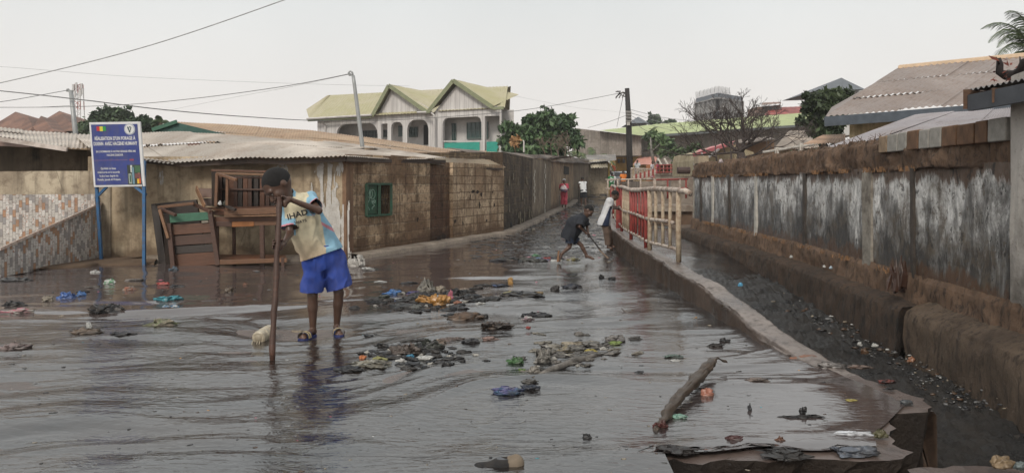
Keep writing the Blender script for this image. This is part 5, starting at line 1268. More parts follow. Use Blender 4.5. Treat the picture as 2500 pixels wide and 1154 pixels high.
# far slab bridges and their rails
SLAB = simple('bridge_concrete', (.24, .20, .165), .8, .3, 3, .5, dirt=(.08, .05, .03), dsc=2)
b1 = empty('footbridge', (4.6, 28, .3), 'nearer concrete slab footbridge crossing the drain behind the bent railing', 'bridge')
MB().box(3.5, 6.6, 27.6, 29.2, .28, .52).build('slab', SLAB, b1, bevel=.02)
MB().box(3.6, 6.6, 27.75, 29.0, -.2, .28).build('beam', simple('brown_beam_c', (.09, .055, .035), .9, .4, 2, .5), b1)
b1r = empty('railing', (4.6, 28.4, .5), 'low white-topped cross railing with red section, standing on the nearer footbridge', 'railing')
for (x0, x1, mt) in ((1478, 1598, WHR), (1600, 1680, REDP)):
    for y in (437, 459): MB().tube([P(x0, y+2, 28.5), P(x1, y, 28.5)], .032, 8).build('rail', mt, b1r, True)
for i, x in enumerate((1484, 1508, 1534, 1564, 1597, 1600, 1630, 1660, 1675)):
    MB().tube([P(x, 437, 28.5), P(x, 484, 28.5)], .035, 8).build('post', (WHR, WHR, WHR, WHR, WHR, WHR, REDP, WHR, REDP)[i], b1r, True)
b2 = empty('footbridge', (6.3, 38, .5), 'further brown concrete footbridge with deep side beam, beyond the white-topped railing', 'bridge')
MB().hexa([P(1598, 452, 38), P(1690, 452, 38), P(1690, 452, 40), P(1598, 452, 40)], [P(1598, 424, 38), P(1690, 420, 38), P(1690, 420, 40), P(1598, 424, 40)]).build('side_beam', SLAB, b2, bevel=.02)
b3 = empty('railing', (6.3, 37.8, 1.7), 'thin red railing on the further brown footbridge', 'railing')
for y in (402, 411, 420): MB().tube([P(1600, y+1, 37.8), P(1690, y-1, 37.8)], .03, 6).build('rail', REDP, b3, True)
for x in range(1602, 1690, 9): MB().tube([P(x, 402, 37.8), P(x, 422, 37.8)], .025, 6).build('post', REDP if x % 2 else simple('pink_rail', (.40, .18, .14), .7), b3)
b4 = empty('railing', (6.8, 40, 1.6), 'red and cream striped slatted barrier rising right of the utility pole', 'railing')
for k in range(11):
    x0 = 1546+k*5.1; x1 = x0+4.6; yb = 441-k*1.3; yt = 426-k*1.55
    MB().hexa(pl(40, (x0, yb), (x1, yb), (x1, yt), (x0, yt)), pl(40.08, (x0, yb), (x1, yb), (x1, yt), (x0, yt))).build('slat', REDP if k % 2 else WHR, b4)
b5 = empty('railing', (6.5, 48, 1.6), 'white vertical bar railing behind the tarred pole, below the person in white', 'railing')
for x in range(1541, 1592, 4): MB().tube([P(x, 411, 48), P(x, 436, 48)], .04, 5).build('bar', (WHR, CREAM)[x % 3 == 0], b5)
MB().tube([P(1540, 411, 48), P(1592, 413, 48)], .05, 6).build('top_rail', WHR, b5)
pipe = MB().tube([P(1654, 416, 30), P(1684, 416, 30)], [.14, .14], 14).build('drum', simple('dark_drum', (.06, .035, .03), .6)); tag(pipe, 'dark rusty drum lying behind the end of the mouldy wall', 'drum')
bk = MB().box(*([6.3, 7.6]), 30, 30.4, 0, 1.5).build('low_wall', SLAB); tag(bk, 'low brown concrete wall between the footbridges and the mouldy wall end', 'wall')

# ------------------------------------------------------------------ VEGETATION
def leafmesh(name, blobs, n, size, cols, parent, seed=1, long=1.8, droop=.5, hollow=.35, flat=.75, clump=.0):
    r = np.random.default_rng(seed); tot = sum(b[3]**2 for b in blobs); Vs, Cs = [], []
    for (x, y, z, rad) in blobs:
        k = int(n*rad**2/tot); d = r.normal(size=(k, 3)); d /= np.linalg.norm(d, axis=1)[:, None]
        nse = fbm(d[:, 0]*2.2+x, d[:, 1]*2.2+y, d[:, 2]*2.2+z, 3, seed)
        rr = rad*(hollow+(1-hollow)*r.random(k)**.6)*(1+.75*nse); c = V3(x, y, z)+d*rr[:, None]*V3(1, 1, flat)
        ok = fbm(c[:, 0]*1.3/max(rad, .5)*1.6, c[:, 1]*1.3/max(rad, .5)*1.6, c[:, 2]*1.6/max(rad, .5)*1.6, 2, seed+5) > -.12-.15*r.random(k)
        c = c[ok]; d = d[ok]; k = len(c)
        a = d*.6+r.normal(size=(k, 3))*.6; a[:, 2] -= droop; a /= np.linalg.norm(a, axis=1)[:, None]
        b = np.cross(a, r.normal(size=(k, 3))); b /= np.linalg.norm(b, axis=1)[:, None]
        s = size*(.6+.8*r.random(k))[:, None]
        Vs.append(np.stack([c-a*s*long*.5, c+b*s*.5, c+a*s*long*.5, c-b*s*.5], 1).reshape(-1, 3))
        t = np.clip(.5+.5*fbm(c[:, 0]*1.1, c[:, 1]*1.1, c[:, 2]*1.1, 2, seed+9)+r.normal(size=k)*.22, 0, 1)[:, None]
        cc = np.array(cols[0])*(1-t)+np.array(cols[1])*t; Cs.append(np.repeat(cc, 4, axis=0))
    V = np.concatenate(Vs); Q = np.arange(len(V)).reshape(-1, 4)
    return mesh_obj(name, V, Q, LEAF, parent, False, np.concatenate(Cs), uv=False)
LEAF = vcol('leaf', .55, .1, 20, .01, .15, 3, spec=.35)
BRN = simple('bark_brown', (.07, .05, .035), .9, .3, 5, .6)
def px_blobs(D, lst, dj=.5): return [(*(P(x, y, D+dj*r/F*D*random.uniform(-1, 1))), r/F*D) for x, y, r in lst]
t = empty('mango_tree', V3(*P(1325, 445, 50)[:2], 0), 'big dark green mango tree between the white house and the utility pole', 'tree')
leafmesh('crown', px_blobs(50, [(1335, 292, 34), (1300, 305, 32), (1372, 300, 30), (1270, 330, 34), (1330, 335, 40), (1385, 325, 26), (1250, 345, 28), (1400, 345, 20), (1240, 310, 18), (1305, 370, 30), (1355, 365, 30), (1262, 375, 30)]), 15000, .20, [(.025, .052, .022), (.11, .18, .075)], t, 2, 2.2, .6)
mb = MB().tube([P(1320, 450, 50), P(1325, 390, 50), P(1330, 330, 50)], [.5, .35, .15], 8)
for q in ((1290, 320), (1365, 310), (1265, 345), (1385, 345)): mb.tube([P(1325, 385, 50), P((1325+q[0])/2, (370+q[1])/2, 50), P(*q, 50)], [.22, .14, .05], 6)
mb.build('trunk', BRN, t, True)
t = empty('tree', V3(*P(1365, 445, 46)[:2], 0), 'tangle of brown bare twigs in front of the mango tree', 'tree')
def twigs(mb, a, d, l, r, depth, rs, spread=.55, up=.15, minr=.004, fork=(2, 3)):
    n_ = 3; pts = [a]; dd = unit(d)
    for k in range(n_): dd = unit(dd+V3(rs.gauss(0, .16), rs.gauss(0, .16), rs.gauss(0, .12)+up*.25)); pts.append(pts[-1]+dd*l/n_)
    mb.tube(pts, [r*(1-.32*k/n_) for k in range(n_+1)], 6 if r > .03 else 4, False)
    if depth <= 0: return
    for k in range(rs.randint(*fork)):
        nd = unit(dd+V3(rs.gauss(0, spread), rs.gauss(0, spread), rs.gauss(0, spread)+up)); s = pts[-1] if k < 2 else pts[-2]
        twigs(mb, s, nd, l*rs.uniform(.62, .86), max(r*rs.uniform(.52, .70), minr), depth-1, rs, spread, up, minr, fork)
rs_t = random.Random(5)
mb = MB(); mb.tube([P(1365, 440, 46), P(1360, 395, 46)], [.1, .07], 6)
for k in range(5): twigs(mb, P(1330+k*16, 388, 46), V3(rs_t.uniform(-.3, .3), 0, 1), .55, .035, 4, rs_t, .55, .2, .012)
mb.build('crown', simple('twig_grey', (.14, .10, .08), .9), t)
t = empty('shrub', V3(*P(1255, 400, 44)[:2], 0), 'clump of dry orange-brown leaves beside the white house corner', 'plant')
leafmesh('foliage', px_blobs(44, [(1252, 345, 9), (1264, 342, 10), (1258, 352, 8)]), 260, .14, [(.20, .09, .03), (.38, .22, .10)], t, 4)
MB().tube([P(1258, 400, 44), P(1258, 345, 44)], .03, 5).build('stem', BRN, t)
# white post with a lamp near the shrub
o = MB().tube([P(1279, 372, 43), P(1279, 345, 43), P(1276, 343, 43)], .04, 6).build('post', WPL); tag(o, 'short pale post beside the dry orange-brown leaves', 'post')
def palm(name, lab, px, py, D, fronds, L_, seed, parent_trunk=True, cols=((.03, .06, .02), (.12, .17, .06)), leaf=.55, nleaf=34, wleaf=.035):
    t = empty(name, V3(*P(px, py, D)[:2], 0), lab, 'palm'); r = random.Random(seed); c = P(px, py, D); mbx = MB(); cl = []
    for (ang, el, ln) in fronds:
        d = V3(math.cos(ang), .45*math.sin(ang*1.7+seed), 0); d = unit(d)*math.cos(el)+V3(0, 0, math.sin(el)); pts = [c]; dd = unit(d)
        for k in range(10): dd = unit(dd+V3(0, 0, -.13-.02*k)); pts.append(pts[-1]+dd*ln*L_/10)
        mbx.tube(pts, [.03*(1-.8*k/10) for k in range(11)], 4, False); 
        while len(cl) < len(mbx.v): cl.append((.10, .13, .05))
        for k in range(nleaf):
            t_ = .12+.88*k/nleaf; i = min(int(t_*10), 9); a = pts[i]+(pts[i+1]-pts[i])*(t_*10-i); ax = unit(pts[i+1]-pts[i]); sd = unit(np.cross(ax, V3(0, 0, 1)))
            for s in (-1, 1):
                ll = leaf*ln*math.sin(math.pi*min(1, t_*.85+.12))*r.uniform(.8, 1.1); v = unit(sd*s+ax*.55+V3(0, 0, -.35+r.uniform(-.15, .15))); e = a+v*ll*.6+V3(0, 0, -.04*ll); e2 = e+unit(v+V3(0, 0, -.7))*ll*.5
                w_ = ax*wleaf; mbx.v += [tuple(a-w_), tuple(a+w_), tuple(e+w_*.8), tuple(e-w_*.8), tuple(e2)]; b = len(mbx.v)-5
                mbx.f += [(b, b+1, b+2, b+3), (b+3, b+2, b+4)]; q = r.random(); cl += [tuple(np.array(cols[0])*(1-q)+np.array(cols[1])*q)]*5
    mesh_obj('crown', np.array(mbx.v), mbx.f, LEAF, t, False, np.array(cl))
    if parent_trunk: MB().tube([V3(c[0]-.2, c[1], 0), V3(c[0]-.05, c[1], c[2]*.6), c], [.22, .17, .14], 8).build('trunk', BRN, t, True)
    return t
fr_ = [(3.14, .3, 1), (2.8, .8, .9), (2.3, 1.25, .9), (1.5, 1.45, .95), (.9, 1.2, .9), (.4, .8, 1), (0, .35, 1), (3.6, .1, .8), (5.8, .1, .8), (2.0, 1.0, .8), (1.1, .7, .8)]
palm('palm_tree', 'young palm with upright fronds behind the dark street houses', 1368, 388, 60, [(2.9, .45, .9), (2.3, 1.15, .85), (1.75, 1.4, .8), (1.2, 1.3, .8), (.6, .9, .9), (.2, .4, 1), (3.3, .2, 1), (2.6, .8, .8)], 2.9, 3, True, ((.035, .06, .02), (.16, .20, .08)), .8)
palm('palm_tree', 'spreading palm with drooping fronds left of the tan street-end hut', 1448, 392, 76, [(3.1, .6, 1), (2.7, .9, 1), (.3, .6, .9), (.7, .9, .8), (3.4, .3, .9), (0, .3, .9), (1.6, 1.3, .7)], 3.4, 4, True, ((.03, .05, .022), (.11, .15, .06)), .8)
palm('palm_tree', 'tall palm crown rising over the big hip roof at the upper right corner', 2528, 138, 20, [(3.1, .35, 1), (2.8, .7, 1), (2.4, 1.0, 1), (2.0, 1.2, .9), (1.5, 1.35, .9), (3.3, .05, 1), (3.0, .95, .9), (.8, 1.1, 1), (.3, .7, 1), (2.6, .45, .9), (3.5, .2, .8), (2.9, 1.3, .9)], 2.1, 6, True, ((.025, .045, .02), (.09, .13, .05)), .42, 46, .012)
t = empty('tree', V3(*P(280, 445, 60)[:2], 0), 'dark green rounded tree behind the blue sign board', 'tree')
leafmesh('crown', px_blobs(60, [(262, 285, 26), (235, 292, 22), (300, 285, 24), (225, 308, 22), (280, 305, 26), (320, 300, 20), (345, 310, 20), (205, 312, 16), (370, 315, 16)]), 6500, .24, [(.03, .052, .028), (.11, .16, .08)], t, 8, 1.8, .5)
MB().tube([P(280, 420, 60), P(275, 300, 60)], [.4, .2], 8).build('trunk', BRN, t, True)
t = empty('tree', V3(*P(362, 445, 52)[:2], 0), 'smaller green tree right of the blue sign board, behind the pale roof', 'tree')
leafmesh('crown', px_blobs(52, [(352, 298, 16), (368, 306, 14), (340, 308, 16), (385, 312, 10)]), 1500, .2, [(.015, .03, .014), (.05, .09, .04)], t, 9, 1.8, .5)
MB().tube([P(362, 420, 52), P(360, 305, 52)], [.2, .1], 8).build('trunk', BRN, t, True)
palm('palm_tree', 'small tufted palm above the teal gable end', 392, 300, 50, [(3.1, .5, .9), (2.4, 1, .8), (1.6, 1.4, .8), (.8, 1, .8), (.2, .5, .9)], .8, 7, True, ((.03, .05, .025), (.08, .12, .05)), .4)
# light tree right of pole with thin trunk
t = empty('tree', V3(*P(1592, 445, 62)[:2], 0), 'light green feathery tree just right of the utility pole', 'tree')
leafmesh('crown', px_blobs(62, [(1590, 330, 15), (1610, 340, 18), (1630, 352, 16), (1600, 358, 16), (1578, 335, 8), (1618, 368, 18), (1640, 370, 14)]), 2600, .2, [(.035, .065, .026), (.13, .20, .08)], t, 12, 1.6, .5, .2)
mb = MB().tube([P(1596, 400, 61.5), P(1590, 365, 61.5), P(1588, 335, 61.5)], [.14, .10, .05], 6).tube([P(1592, 370, 61.5), P(1612, 350, 61.5)], [.08, .03], 5); mb.build('trunk', simple('pale_bark', (.20, .19, .17), .9), t, True)
t = empty('tree', V3(*P(1600, 445, 130)[:2], 0), 'cluster of small distant trees on the skyline right of the dark hip roof', 'tree')
leafmesh('crown', px_blobs(130, [(1595, 286, 9), (1602, 296, 12), (1588, 298, 8), (1635, 296, 6), (1642, 298, 6), (1625, 300, 6)]), 1200, .38, [(.03, .055, .03), (.08, .12, .06)], t, 13)
MB().tube([P(1598, 340, 130), P(1598, 290, 130)], [.3, .2], 6).build('trunk', BRN, t)
# leafy tree right
t = empty('tree', V3(*P(2010, 445, 30)[:2], 0), 'leafy olive green tree with slanting dark trunk beside the grey-brown hip roof', 'tree')
leafmesh('crown', px_blobs(30, [(1990, 245, 24), (2025, 232, 24), (2055, 235, 22), (2075, 245, 16), (1975, 265, 22), (2010, 262, 26), (2040, 268, 24), (1962, 290, 16), (1990, 300, 22), (2025, 305, 24), (2050, 300, 18), (2000, 328, 20), (2035, 330, 20), (1980, 322, 10), (1968, 232, 9), (1950, 300, 9)]), 8500, .105, [(.018, .030, .014), (.075, .105, .045)], t, 15, 2.6, .7, .15)
mb = MB().tube([P(2022, 380, 30), P(2005, 345, 30), P(1992, 320, 30), P(2000, 280, 30)], [.22, .16, .12, .06], 8)
for a, b in (((2005, 345), (2035, 300)), ((1995, 322), (1968, 290)), ((2000, 290), (2040, 245)), ((1998, 300), (1985, 250))): mb.tube([P(*a, 30), P((a[0]+b[0])/2+3, (a[1]+b[1])/2, 30), P(*b, 30)], [.10, .06, .02], 6)
mb.build('trunk', simple('dark_bark', (.035, .028, .024), .9, .3, 5, .6), t, True)
# bare tree
t = empty('bare_tree', V3(*P(1812, 445, 27)[:2], 0), 'bare black leafless tree spreading above the far part of the mouldy wall', 'tree')
rs_t = random.Random(12); DEAD = simple('dead_bark', (.055, .042, .038), .9, .4, 8, .5)
tr = MB().tube([P(1816, 440, 27), P(1812, 400, 27), P(1808, 372, 27)], [.22, .18, .14], 8); tr.build('trunk', DEAD, t, True)
mb = MB(); base_ = P(1808, 374, 27)
for (tx_, ty_, l_, r_, dp) in [(1680, 358, 1.0, .06, 6), (1688, 335, 1.0, .065, 6), (1722, 318, .9, .07, 6), (1772, 310, 1.0, .075, 6), (1822, 292, 1.15, .08, 6), (1862, 312, 1.0, .07, 6), (1905, 328, 1.0, .065, 6), (1925, 350, 1.0, .055, 6), (1770, 330, .7, .06, 5), (1850, 310, .8, .06, 5)]:
    tgt = P(tx_, ty_, 27+rs_t.uniform(-1, 1)); d = tgt-base_
    twigs(mb, base_+V3(rs_t.uniform(-.08, .08), 0, rs_t.uniform(-.2, .1)), d, np.linalg.norm(d)*.45, r_*.85, dp, rs_t, .40, .08, .005, (2, 3))
for (tx_, ty_) in [(1762, 420), (1790, 415)]:
    a = P(tx_, ty_, 26); twigs(mb, a, P(tx_-20, ty_-60, 26)-a, .55, .05, 4, rs_t, .35, .2, .01, (2, 2))
mb.build('crown', DEAD, t)
for (x, y, r_, D, lab, sd) in [(1665, 372, 20, 55, 'green bush behind the orange shopfronts', 41), (1700, 362, 16, 40, 'light green bush beside the faded pink roof', 42), (1930, 380, 14, 30, 'low bush above the long wall below the leafy tree', 43)]:
    t = empty('shrub', V3(*P(x, 445, D)[:2], 0), lab, 'bush'); leafmesh('foliage', px_blobs(D, [(x, y, r_), (x-r_*.8, y+4, r_*.7), (x+r_*.8, y+4, r_*.7), (x, y+r_*.8, r_)]), 900, .13*D/40, [(.03, .05, .02), (.10, .15, .06)], t, sd)
    MB().tube([P(x, y+r_*3, D), P(x, y, D)], [.06, .04], 5).build('stem', BRN, t)
# creeping wood line far away to close the horizon
t = leafmesh('treeline', [(x, y, z, r) for x, y, z, r in [(random.uniform(-130, 160), random.uniform(170, 210), random.uniform(4, 6.5), random.uniform(4, 7)) for _ in range(80)]], 9000, .9, [(.02, .035, .02), (.06, .08, .045)], None, 77); tag(t, kind='stuff')
# ------------------------------------------------------------------ PEOPLE
CLOTH = vcol('clean_cloth', .85, .25, 140, .002, .14, 7)
SKIN = vcol('skin', .42, .12, 70, .002, .18, 12, spec=.45)
SK = (.090, .049, .034)
CLOTH0 = vcol('cloth', .88, .25, 140, .002, .22, 7, dirt=(.10, .075, .05), damt=.30)
HAIRM = simple('cropped_hair', (.006, .005, .005), .9, .5, 40, 1., 220, .006)
def mid(a, b, t=.5): return np.array(a)*(1-t)+np.array(b)*t
def frame(f, u):
    f = unit(f); s = unit(np.cross(f, np.array(u, float))); return f, np.cross(s, f), s      # face, crown, side
def head_prims(c, f, u, s):
    f, u, sd = frame(f, u); R = np.stack([sd, f, u], 1)
    p = [ball(c+u*.015*s-f*.010*s, .098*s, .02*s, (.82, 1.0, .95), R), ball(c-u*.055*s+f*.030*s, .062*s, .03*s, (.9, 1, .9), R), ball(c-u*.092*s+f*.052*s, .026*s, .03*s),
         cap(c+f*.082*s+u*.002*s, c+f*.104*s-u*.030*s, .009*s, .016*s, .012*s), cap(c+f*.075*s+u*.022*s-sd*.045*s, c+f*.075*s+u*.022*s+sd*.045*s, .013*s, .013*s, .015*s),
         cap(c+f*.083*s-u*.055*s-sd*.020*s, c+f*.083*s-u*.055*s+sd*.020*s, .010*s, .010*s, .008*s), cap(c+f*.081*s-u*.068*s-sd*.016*s, c+f*.081*s-u*.068*s+sd*.016*s, .010*s, .010*s, .006*s)]
    for k in (-1, 1):
        p += [ball(c+sd*k*.080*s-f*.012*s-u*.012*s, .023*s, .004*s, (.35, .75, 1.0), R), ball(c+f*.058*s-u*.028*s+sd*k*.042*s, .030*s, .02*s)]
    cv = [ball(c+f*.094*s+u*.001*s+sd*k*.033*s, .017*s, 0) for k in (-1, 1)]
    return p, cv
def hand_prims(w_, d, side, s, curl=.5, pn=None):
    """relaxed hand: palm, four fingers of different length with two bends, thumb from the side"""
    d = unit(d); side = unit(np.array(side, float)-d*np.dot(side, d)); n_ = np.cross(d, side) if pn is None else unit(pn); p = [cap(w_, w_+d*.045*s, .024*s, .030*s, .015*s), cap(w_+d*.04*s-side*.018*s, w_+d*.075*s-side*.026*s, .018*s, .013*s, .012*s), cap(w_+d*.04*s+side*.018*s, w_+d*.075*s+side*.026*s, .018*s, .013*s, .012*s)]
    for i, L_ in enumerate((.068, .078, .072, .056)):
        a = w_+d*.08*s+side*(i-1.5)*.0195*s; dd = d; r = .0088*s
        for k in range(3):
            dd = unit(dd+n_*curl*.55); b = a+dd*L_*s/3*1.15; p.append(cap(a, b, r, r*.92, .003*s)); a = b; r *= .92
    a = w_+d*.025*s-side*.025*s; b = a-side*.028*s+d*.03*s+n_*.01*s; c = b+d*.03*s+n_*.015*s-side*.004*s
    return p+[cap(a, b, .013*s, .011*s, .01*s), cap(b, c, .0105*s, .009*s, .003*s)]
def grip_prims(w_, sp, ax, sr, s, thumb=1):
    """hand closed round a bar: palm beside it, four fingers wrapping, thumb the other way"""
    ax = unit(ax); o = w_-sp; o = unit(o-ax*np.dot(o, ax)); t = np.cross(ax, o); R_ = sr+.011*s; pc = sp+o*(sr+.022*s)
    p = [cap(w_, pc, .024*s, .026*s, .012*s), cap(pc-ax*.026*s, pc+ax*.030*s, .020*s, .022*s, .010*s)]
    for i, L_ in enumerate((1.0, 1.12, 1.05, .85)):
        c = sp+ax*(1.5-i)*.0195*s*thumb; r = .0092*s; an = [.25, .95, 1.75, 2.55*L_]; pts = [c+(o*math.cos(q)+t*math.sin(q))*(R_+(.006*s if q < .5 else 0)) for q in an]
        for k in range(3): p.append(cap(pts[k], pts[k+1], r*(1-.06*k), r*(.94-.06*k), .003*s))
    c = sp+ax*.036*s*thumb; pts = [c+(o*math.cos(q)-t*math.sin(q))*R_ for q in (.1, .8, 1.6)]
    for k in range(2): p.append(cap(pts[k], pts[k+1], .0115*s, .0105*s, .004*s))
    return p
HS = 1.05
def body(J, s, grips=None, curl=.5, foot=True, thin=1., neck_r=.05):
    pel, ch = mid(J['hl'], J['hr']), mid(J['sl'], J['sr']); k = .03*s; p = []
    p += [cap(J['hl'], J['hr'], .088*s*thin, .088*s*thin, k), cap(pel, ch, .095*s*thin, .10*s*thin, k), cap(mid(pel, J['hl'], .6), mid(ch, J['sl'], .7), .075*s*thin, .07*s*thin, k), cap(mid(pel, J['hr'], .6), mid(ch, J['sr'], .7), .075*s*thin, .07*s*thin, k), cap(J['sl'], J['sr'], .052*s, .052*s, k)]
    p += [cap(ch, J['head']-unit(J['u'])*.03*s, neck_r*s*1.1, neck_r*s, .02*s)]
    hp_, cv = head_prims(J['head'], J['f'], J['u'], s*J.get('hs', 1.)); p += hp_
    for q in 'lr':
        p += [cap(J['s'+q], J['e'+q], .046*s*thin, .036*s*thin, .02*s), cap(J['e'+q], J['w'+q], .036*s*thin, .024*s, .012*s)]
        p += [cap(J['h'+q], J['k'+q], .078*s*thin, .050*s*thin, .02*s), cap(J['k'+q], mid(J['k'+q], J['a'+q], .35), .050*s*thin, .050*s*thin, .015*s), cap(mid(J['k'+q], J['a'+q], .3), J['a'+q], .050*s*thin, .032*s, .015*s)]
        if foot:
            fd = unit(J['t'+q]-J['a'+q]); p += [cap(J['a'+q], J['t'+q]-fd*.03*s, .034*s, .030*s, .02*s), ball(J['a'+q]-fd*.02*s-V3(0, 0, .025*s), .032*s, .02*s)]
            sd = unit(np.cross(fd, V3(0, 0, 1)))
            for i in range(5): b = J['t'+q]+sd*(i-2)*.017*s-fd*(.03+.006*abs(i-1))*s-V3(0, 0, .008*s); p.append(cap(b, b+fd*.035*s, .011*s, .009*s, .004*s))
        if grips and q in grips: p += grip_prims(J['w'+q], *grips[q], s*HS)
        else: p += hand_prims(J['w'+q], J['w'+q]-J['e'+q], J.get('side'+q, V3(0, 1, 0)), s, curl)
    return p, cv
def cols_const(c): return lambda V: np.tile(np.array(c), (len(V), 1))
def skin_col(J, s):
    def fn(V):
        c = np.tile(np.array(SK), (len(V), 1))
        for q in 'lr':
            d = np.linalg.norm(V-(J['w'+q]+unit(J['w'+q]-J['e'+q])*.09*s), axis=1); c = c*(1+.55*np.clip(1-d/(.07*s), 0, 1))[:, None]
            d = np.linalg.norm(V-J['t'+q], axis=1); c = c*(1+.4*np.clip(1-d/(.06*s), 0, 1))[:, None]
        return c
    return fn
def shirt_prims(J, s, fit=.022, sleeve=.62, length=1.0, sl_r=.062, hem=None, flare=.02):
    pel, ch = mid(J['hl'], J['hr']), mid(J['sl'], J['sr']); k = .03*s; dn = unit(pel-ch); low = pel+dn*.10*s*length
    hl, hr = J['hl']+dn*.10*s*length, J['hr']+dn*.10*s*length
    p = [cap(hl, hr, .10*s+flare*s, .10*s+flare*s, k), cap(low, ch, .105*s+flare*s, .105*s, k), cap(mid(low, hl, .7), mid(ch, J['sl'], .75), .09*s+flare*s, .082*s, k), cap(mid(low, hr, .7), mid(ch, J['sr'], .75), .09*s+flare*s, .082*s, k), cap(J['sl'], J['sr'], .066*s, .066*s, k), cap(mid(J['sl'], J['sr']), mid(mid(J['sl'], J['sr']), J['head'], .32), .075*s, .062*s, k)]
    cuts = []
    for q in 'lr':
        e = mid(J['s'+q], J['e'+q], sleeve); p.append(cap(J['s'+q], e, sl_r*s, sl_r*s*1.12, .02*s)); cuts.append((e, e-J['s'+q], sl_r*s*1.45))
    cuts.append((low+dn*.03*s, dn if hem is None else hem, .5*s))
    nk = mid(mid(J['sl'], J['sr']), J['head'], .36); cuts.append((nk, J['head']-mid(J['sl'], J['sr']), .11*s))
    return p, cuts
def leg_prims(J, s, frac, r0=.095, r1=.085, below=0., waist=.0):
    """shorts or trousers; frac = how far down hip->knee (1) ->ankle (2)"""
    pel, ch = mid(J['hl'], J['hr']), mid(J['sl'], J['sr']); up = unit(ch-pel); k = .03*s; p = [cap(J['hl'], J['hr'], .105*s, .105*s, k), cap(pel, pel+up*.12*s, .11*s, .105*s, k)]; cuts = [(pel+up*.14*s, up, .3*s)]
    for q in 'lr':
        if frac <= 1: e = mid(J['h'+q], J['k'+q], frac); p.append(cap(J['h'+q], e+unit(e-J['h'+q])*.03*s, r0*s, r1*s, .02*s)); cuts.append((e, e-J['h'+q], r1*s*1.45))
        else:
            e = mid(J['k'+q], J['a'+q], frac-1); p += [cap(J['h'+q], J['k'+q], r0*s, r1*s, .02*s), cap(J['k'+q], e+unit(e-J['k'+q])*.03*s, r1*s, r1*s*.85, .02*s)]; cuts.append((e, e-J['k'+q], r1*s*1.6))
    return p, cuts
def add_hair(J, s, par, h, mat=None, cut=.3, grow=1.015):
    f, u, sd = frame(J['f'], J['u']); q = s*J.get('hs', 1.); R = np.stack([sd, f, u], 1); c = J['head']
    sdf_obj('hair', [ball(c+u*.019*q-f*.014*q, .098*q*grow, 0, (.82, 1.0, .95), R)], h, mat or HAIRM, par, cuts=[(c+f*.045*q+u*.012*q, unit(f*.80-u*.60), .3*q), (c-u*.030*q, -u, .3*q)], wrinkle=.001)
def person(label, J, s, h, clothes, grips=None, curl=.5, hair=True, foot=True, cat='person', thin=1., group=None):
    p, cv = body(J, s, grips, curl, foot, thin)
    o = sdf_obj('person', p, h, SKIN, None, skin_col(J, s), carve=cv); tag(o, label, cat, group)
    if hair: add_hair(J, s, o, max(h, .006))
    for nm, (pr, cuts), colr, wr in clothes:
        sdf_obj(nm, pr, h, CLOTH, o, colr if callable(colr) else cols_const(colr), cuts=cuts, wrinkle=wr)
    return o
def PX(D0, **kw):
    J = {}
    for k, v in kw.items(): J[k] = v if k in ('f', 'u', 'hs') or k.startswith('side') else (P(v[0], v[1], D0+(v[2] if len(v) > 2 else 0)))
    for k in ('f', 'u'): J[k] = V3(*J[k])
    for k in list(J):
        if k.startswith('side'): J[k] = V3(*J[k])
    return J

# ---- the boy with the pole
stick_top, stick_bot = P(683, 486, 6.17), P(664, 880, 5.80)
sax = unit(stick_top-stick_bot)
def on_stick(y): t = (y-486)/(880-486); return mid(stick_top, stick_bot, t)
J = PX(6.6, head=(678, 452, -.15), f=(-.42, -.42, -.80), u=(-.62, -.35, .55), hs=1.62, sl=(752, 484, .02), sr=(702, 512, -.10), el=(778, 514, -.22), wl=(706, 486, -.37), er=(708, 570, -.18), wr=(693, 594, -.42),
       hl=(811, 632, .16), hr=(762, 642, .08), kl=(827, 714, .16), kr=(763, 722, .04), al=(822, 797, .24), ar=(764, 806, .08), tl=(829, 815, .06), tr=(737, 824, -.10))
g1, g2 = on_stick(492), on_stick(601)
s = .80
boy = None
HS = 1.22
bp, cv = body(J, s, {'l': (g1, sax, .026), 'r': (g2, sax, .026)}, thin=1.08)
boy = sdf_obj('person', bp, .0055, SKIN, None, skin_col(J, s), carve=cv)
tag(boy, 'boy in blue and cream football shirt and royal blue shorts, leaning on a pole', 'person')
add_hair(J, s, boy, .0055)
f_, u_, sd_ = frame(J['f'], J['u'])
for k in (-1, 1):
    e = J['head']+f_*.080*s*1.62+sd_*k*.033*s*1.62; sdf_obj('eye', [ball(e, .012*s, 0)], .003, simple('eye_white', (.35, .32, .30), .3, .05), boy)
# shirt: broad cream front panel with pale blue sides and shoulders, pink cuffs
pel, ch = P(783, 628, 6.72), mid(J['sl'], J['sr'])
sp_pr = [cap(P(765, 628, 6.66), P(803, 616, 6.74), .132, .132, .03), cap(P(758, 600, 6.66), ch, .135, .108, .03), cap(P(800, 590, 6.72), mid(ch, J['sl'], .6), .095, .08, .03), cap(P(752, 610, 6.62), mid(ch, J['sr'], .7), .085, .075, .03), cap(J['sl'], J['sr'], .068, .066, .03), cap(P(725, 490, 6.6), P(711, 470, 6.52), .07, .05, .02)]
el_, er_ = mid(J['sl'], J['el'], .72), mid(J['sr'], J['er'], .74)
sp_pr += [cap(J['sl'], el_, .062, .072, .02), cap(J['sr'], er_, .058, .072, .02)]
hemn = unit(V3(.34, .0, -1))
hp0 = P(783, 623, 6.6)
cuts = [(el_, el_-J['sl'], .105), (er_, er_-J['sr'], .082), (hp0, hemn, .40), (P(709, 467, 6.5), P(690, 452, 6.4)-P(725, 487, 6.6), .10)]
ep_l, ep_r = el_.copy(), er_.copy()
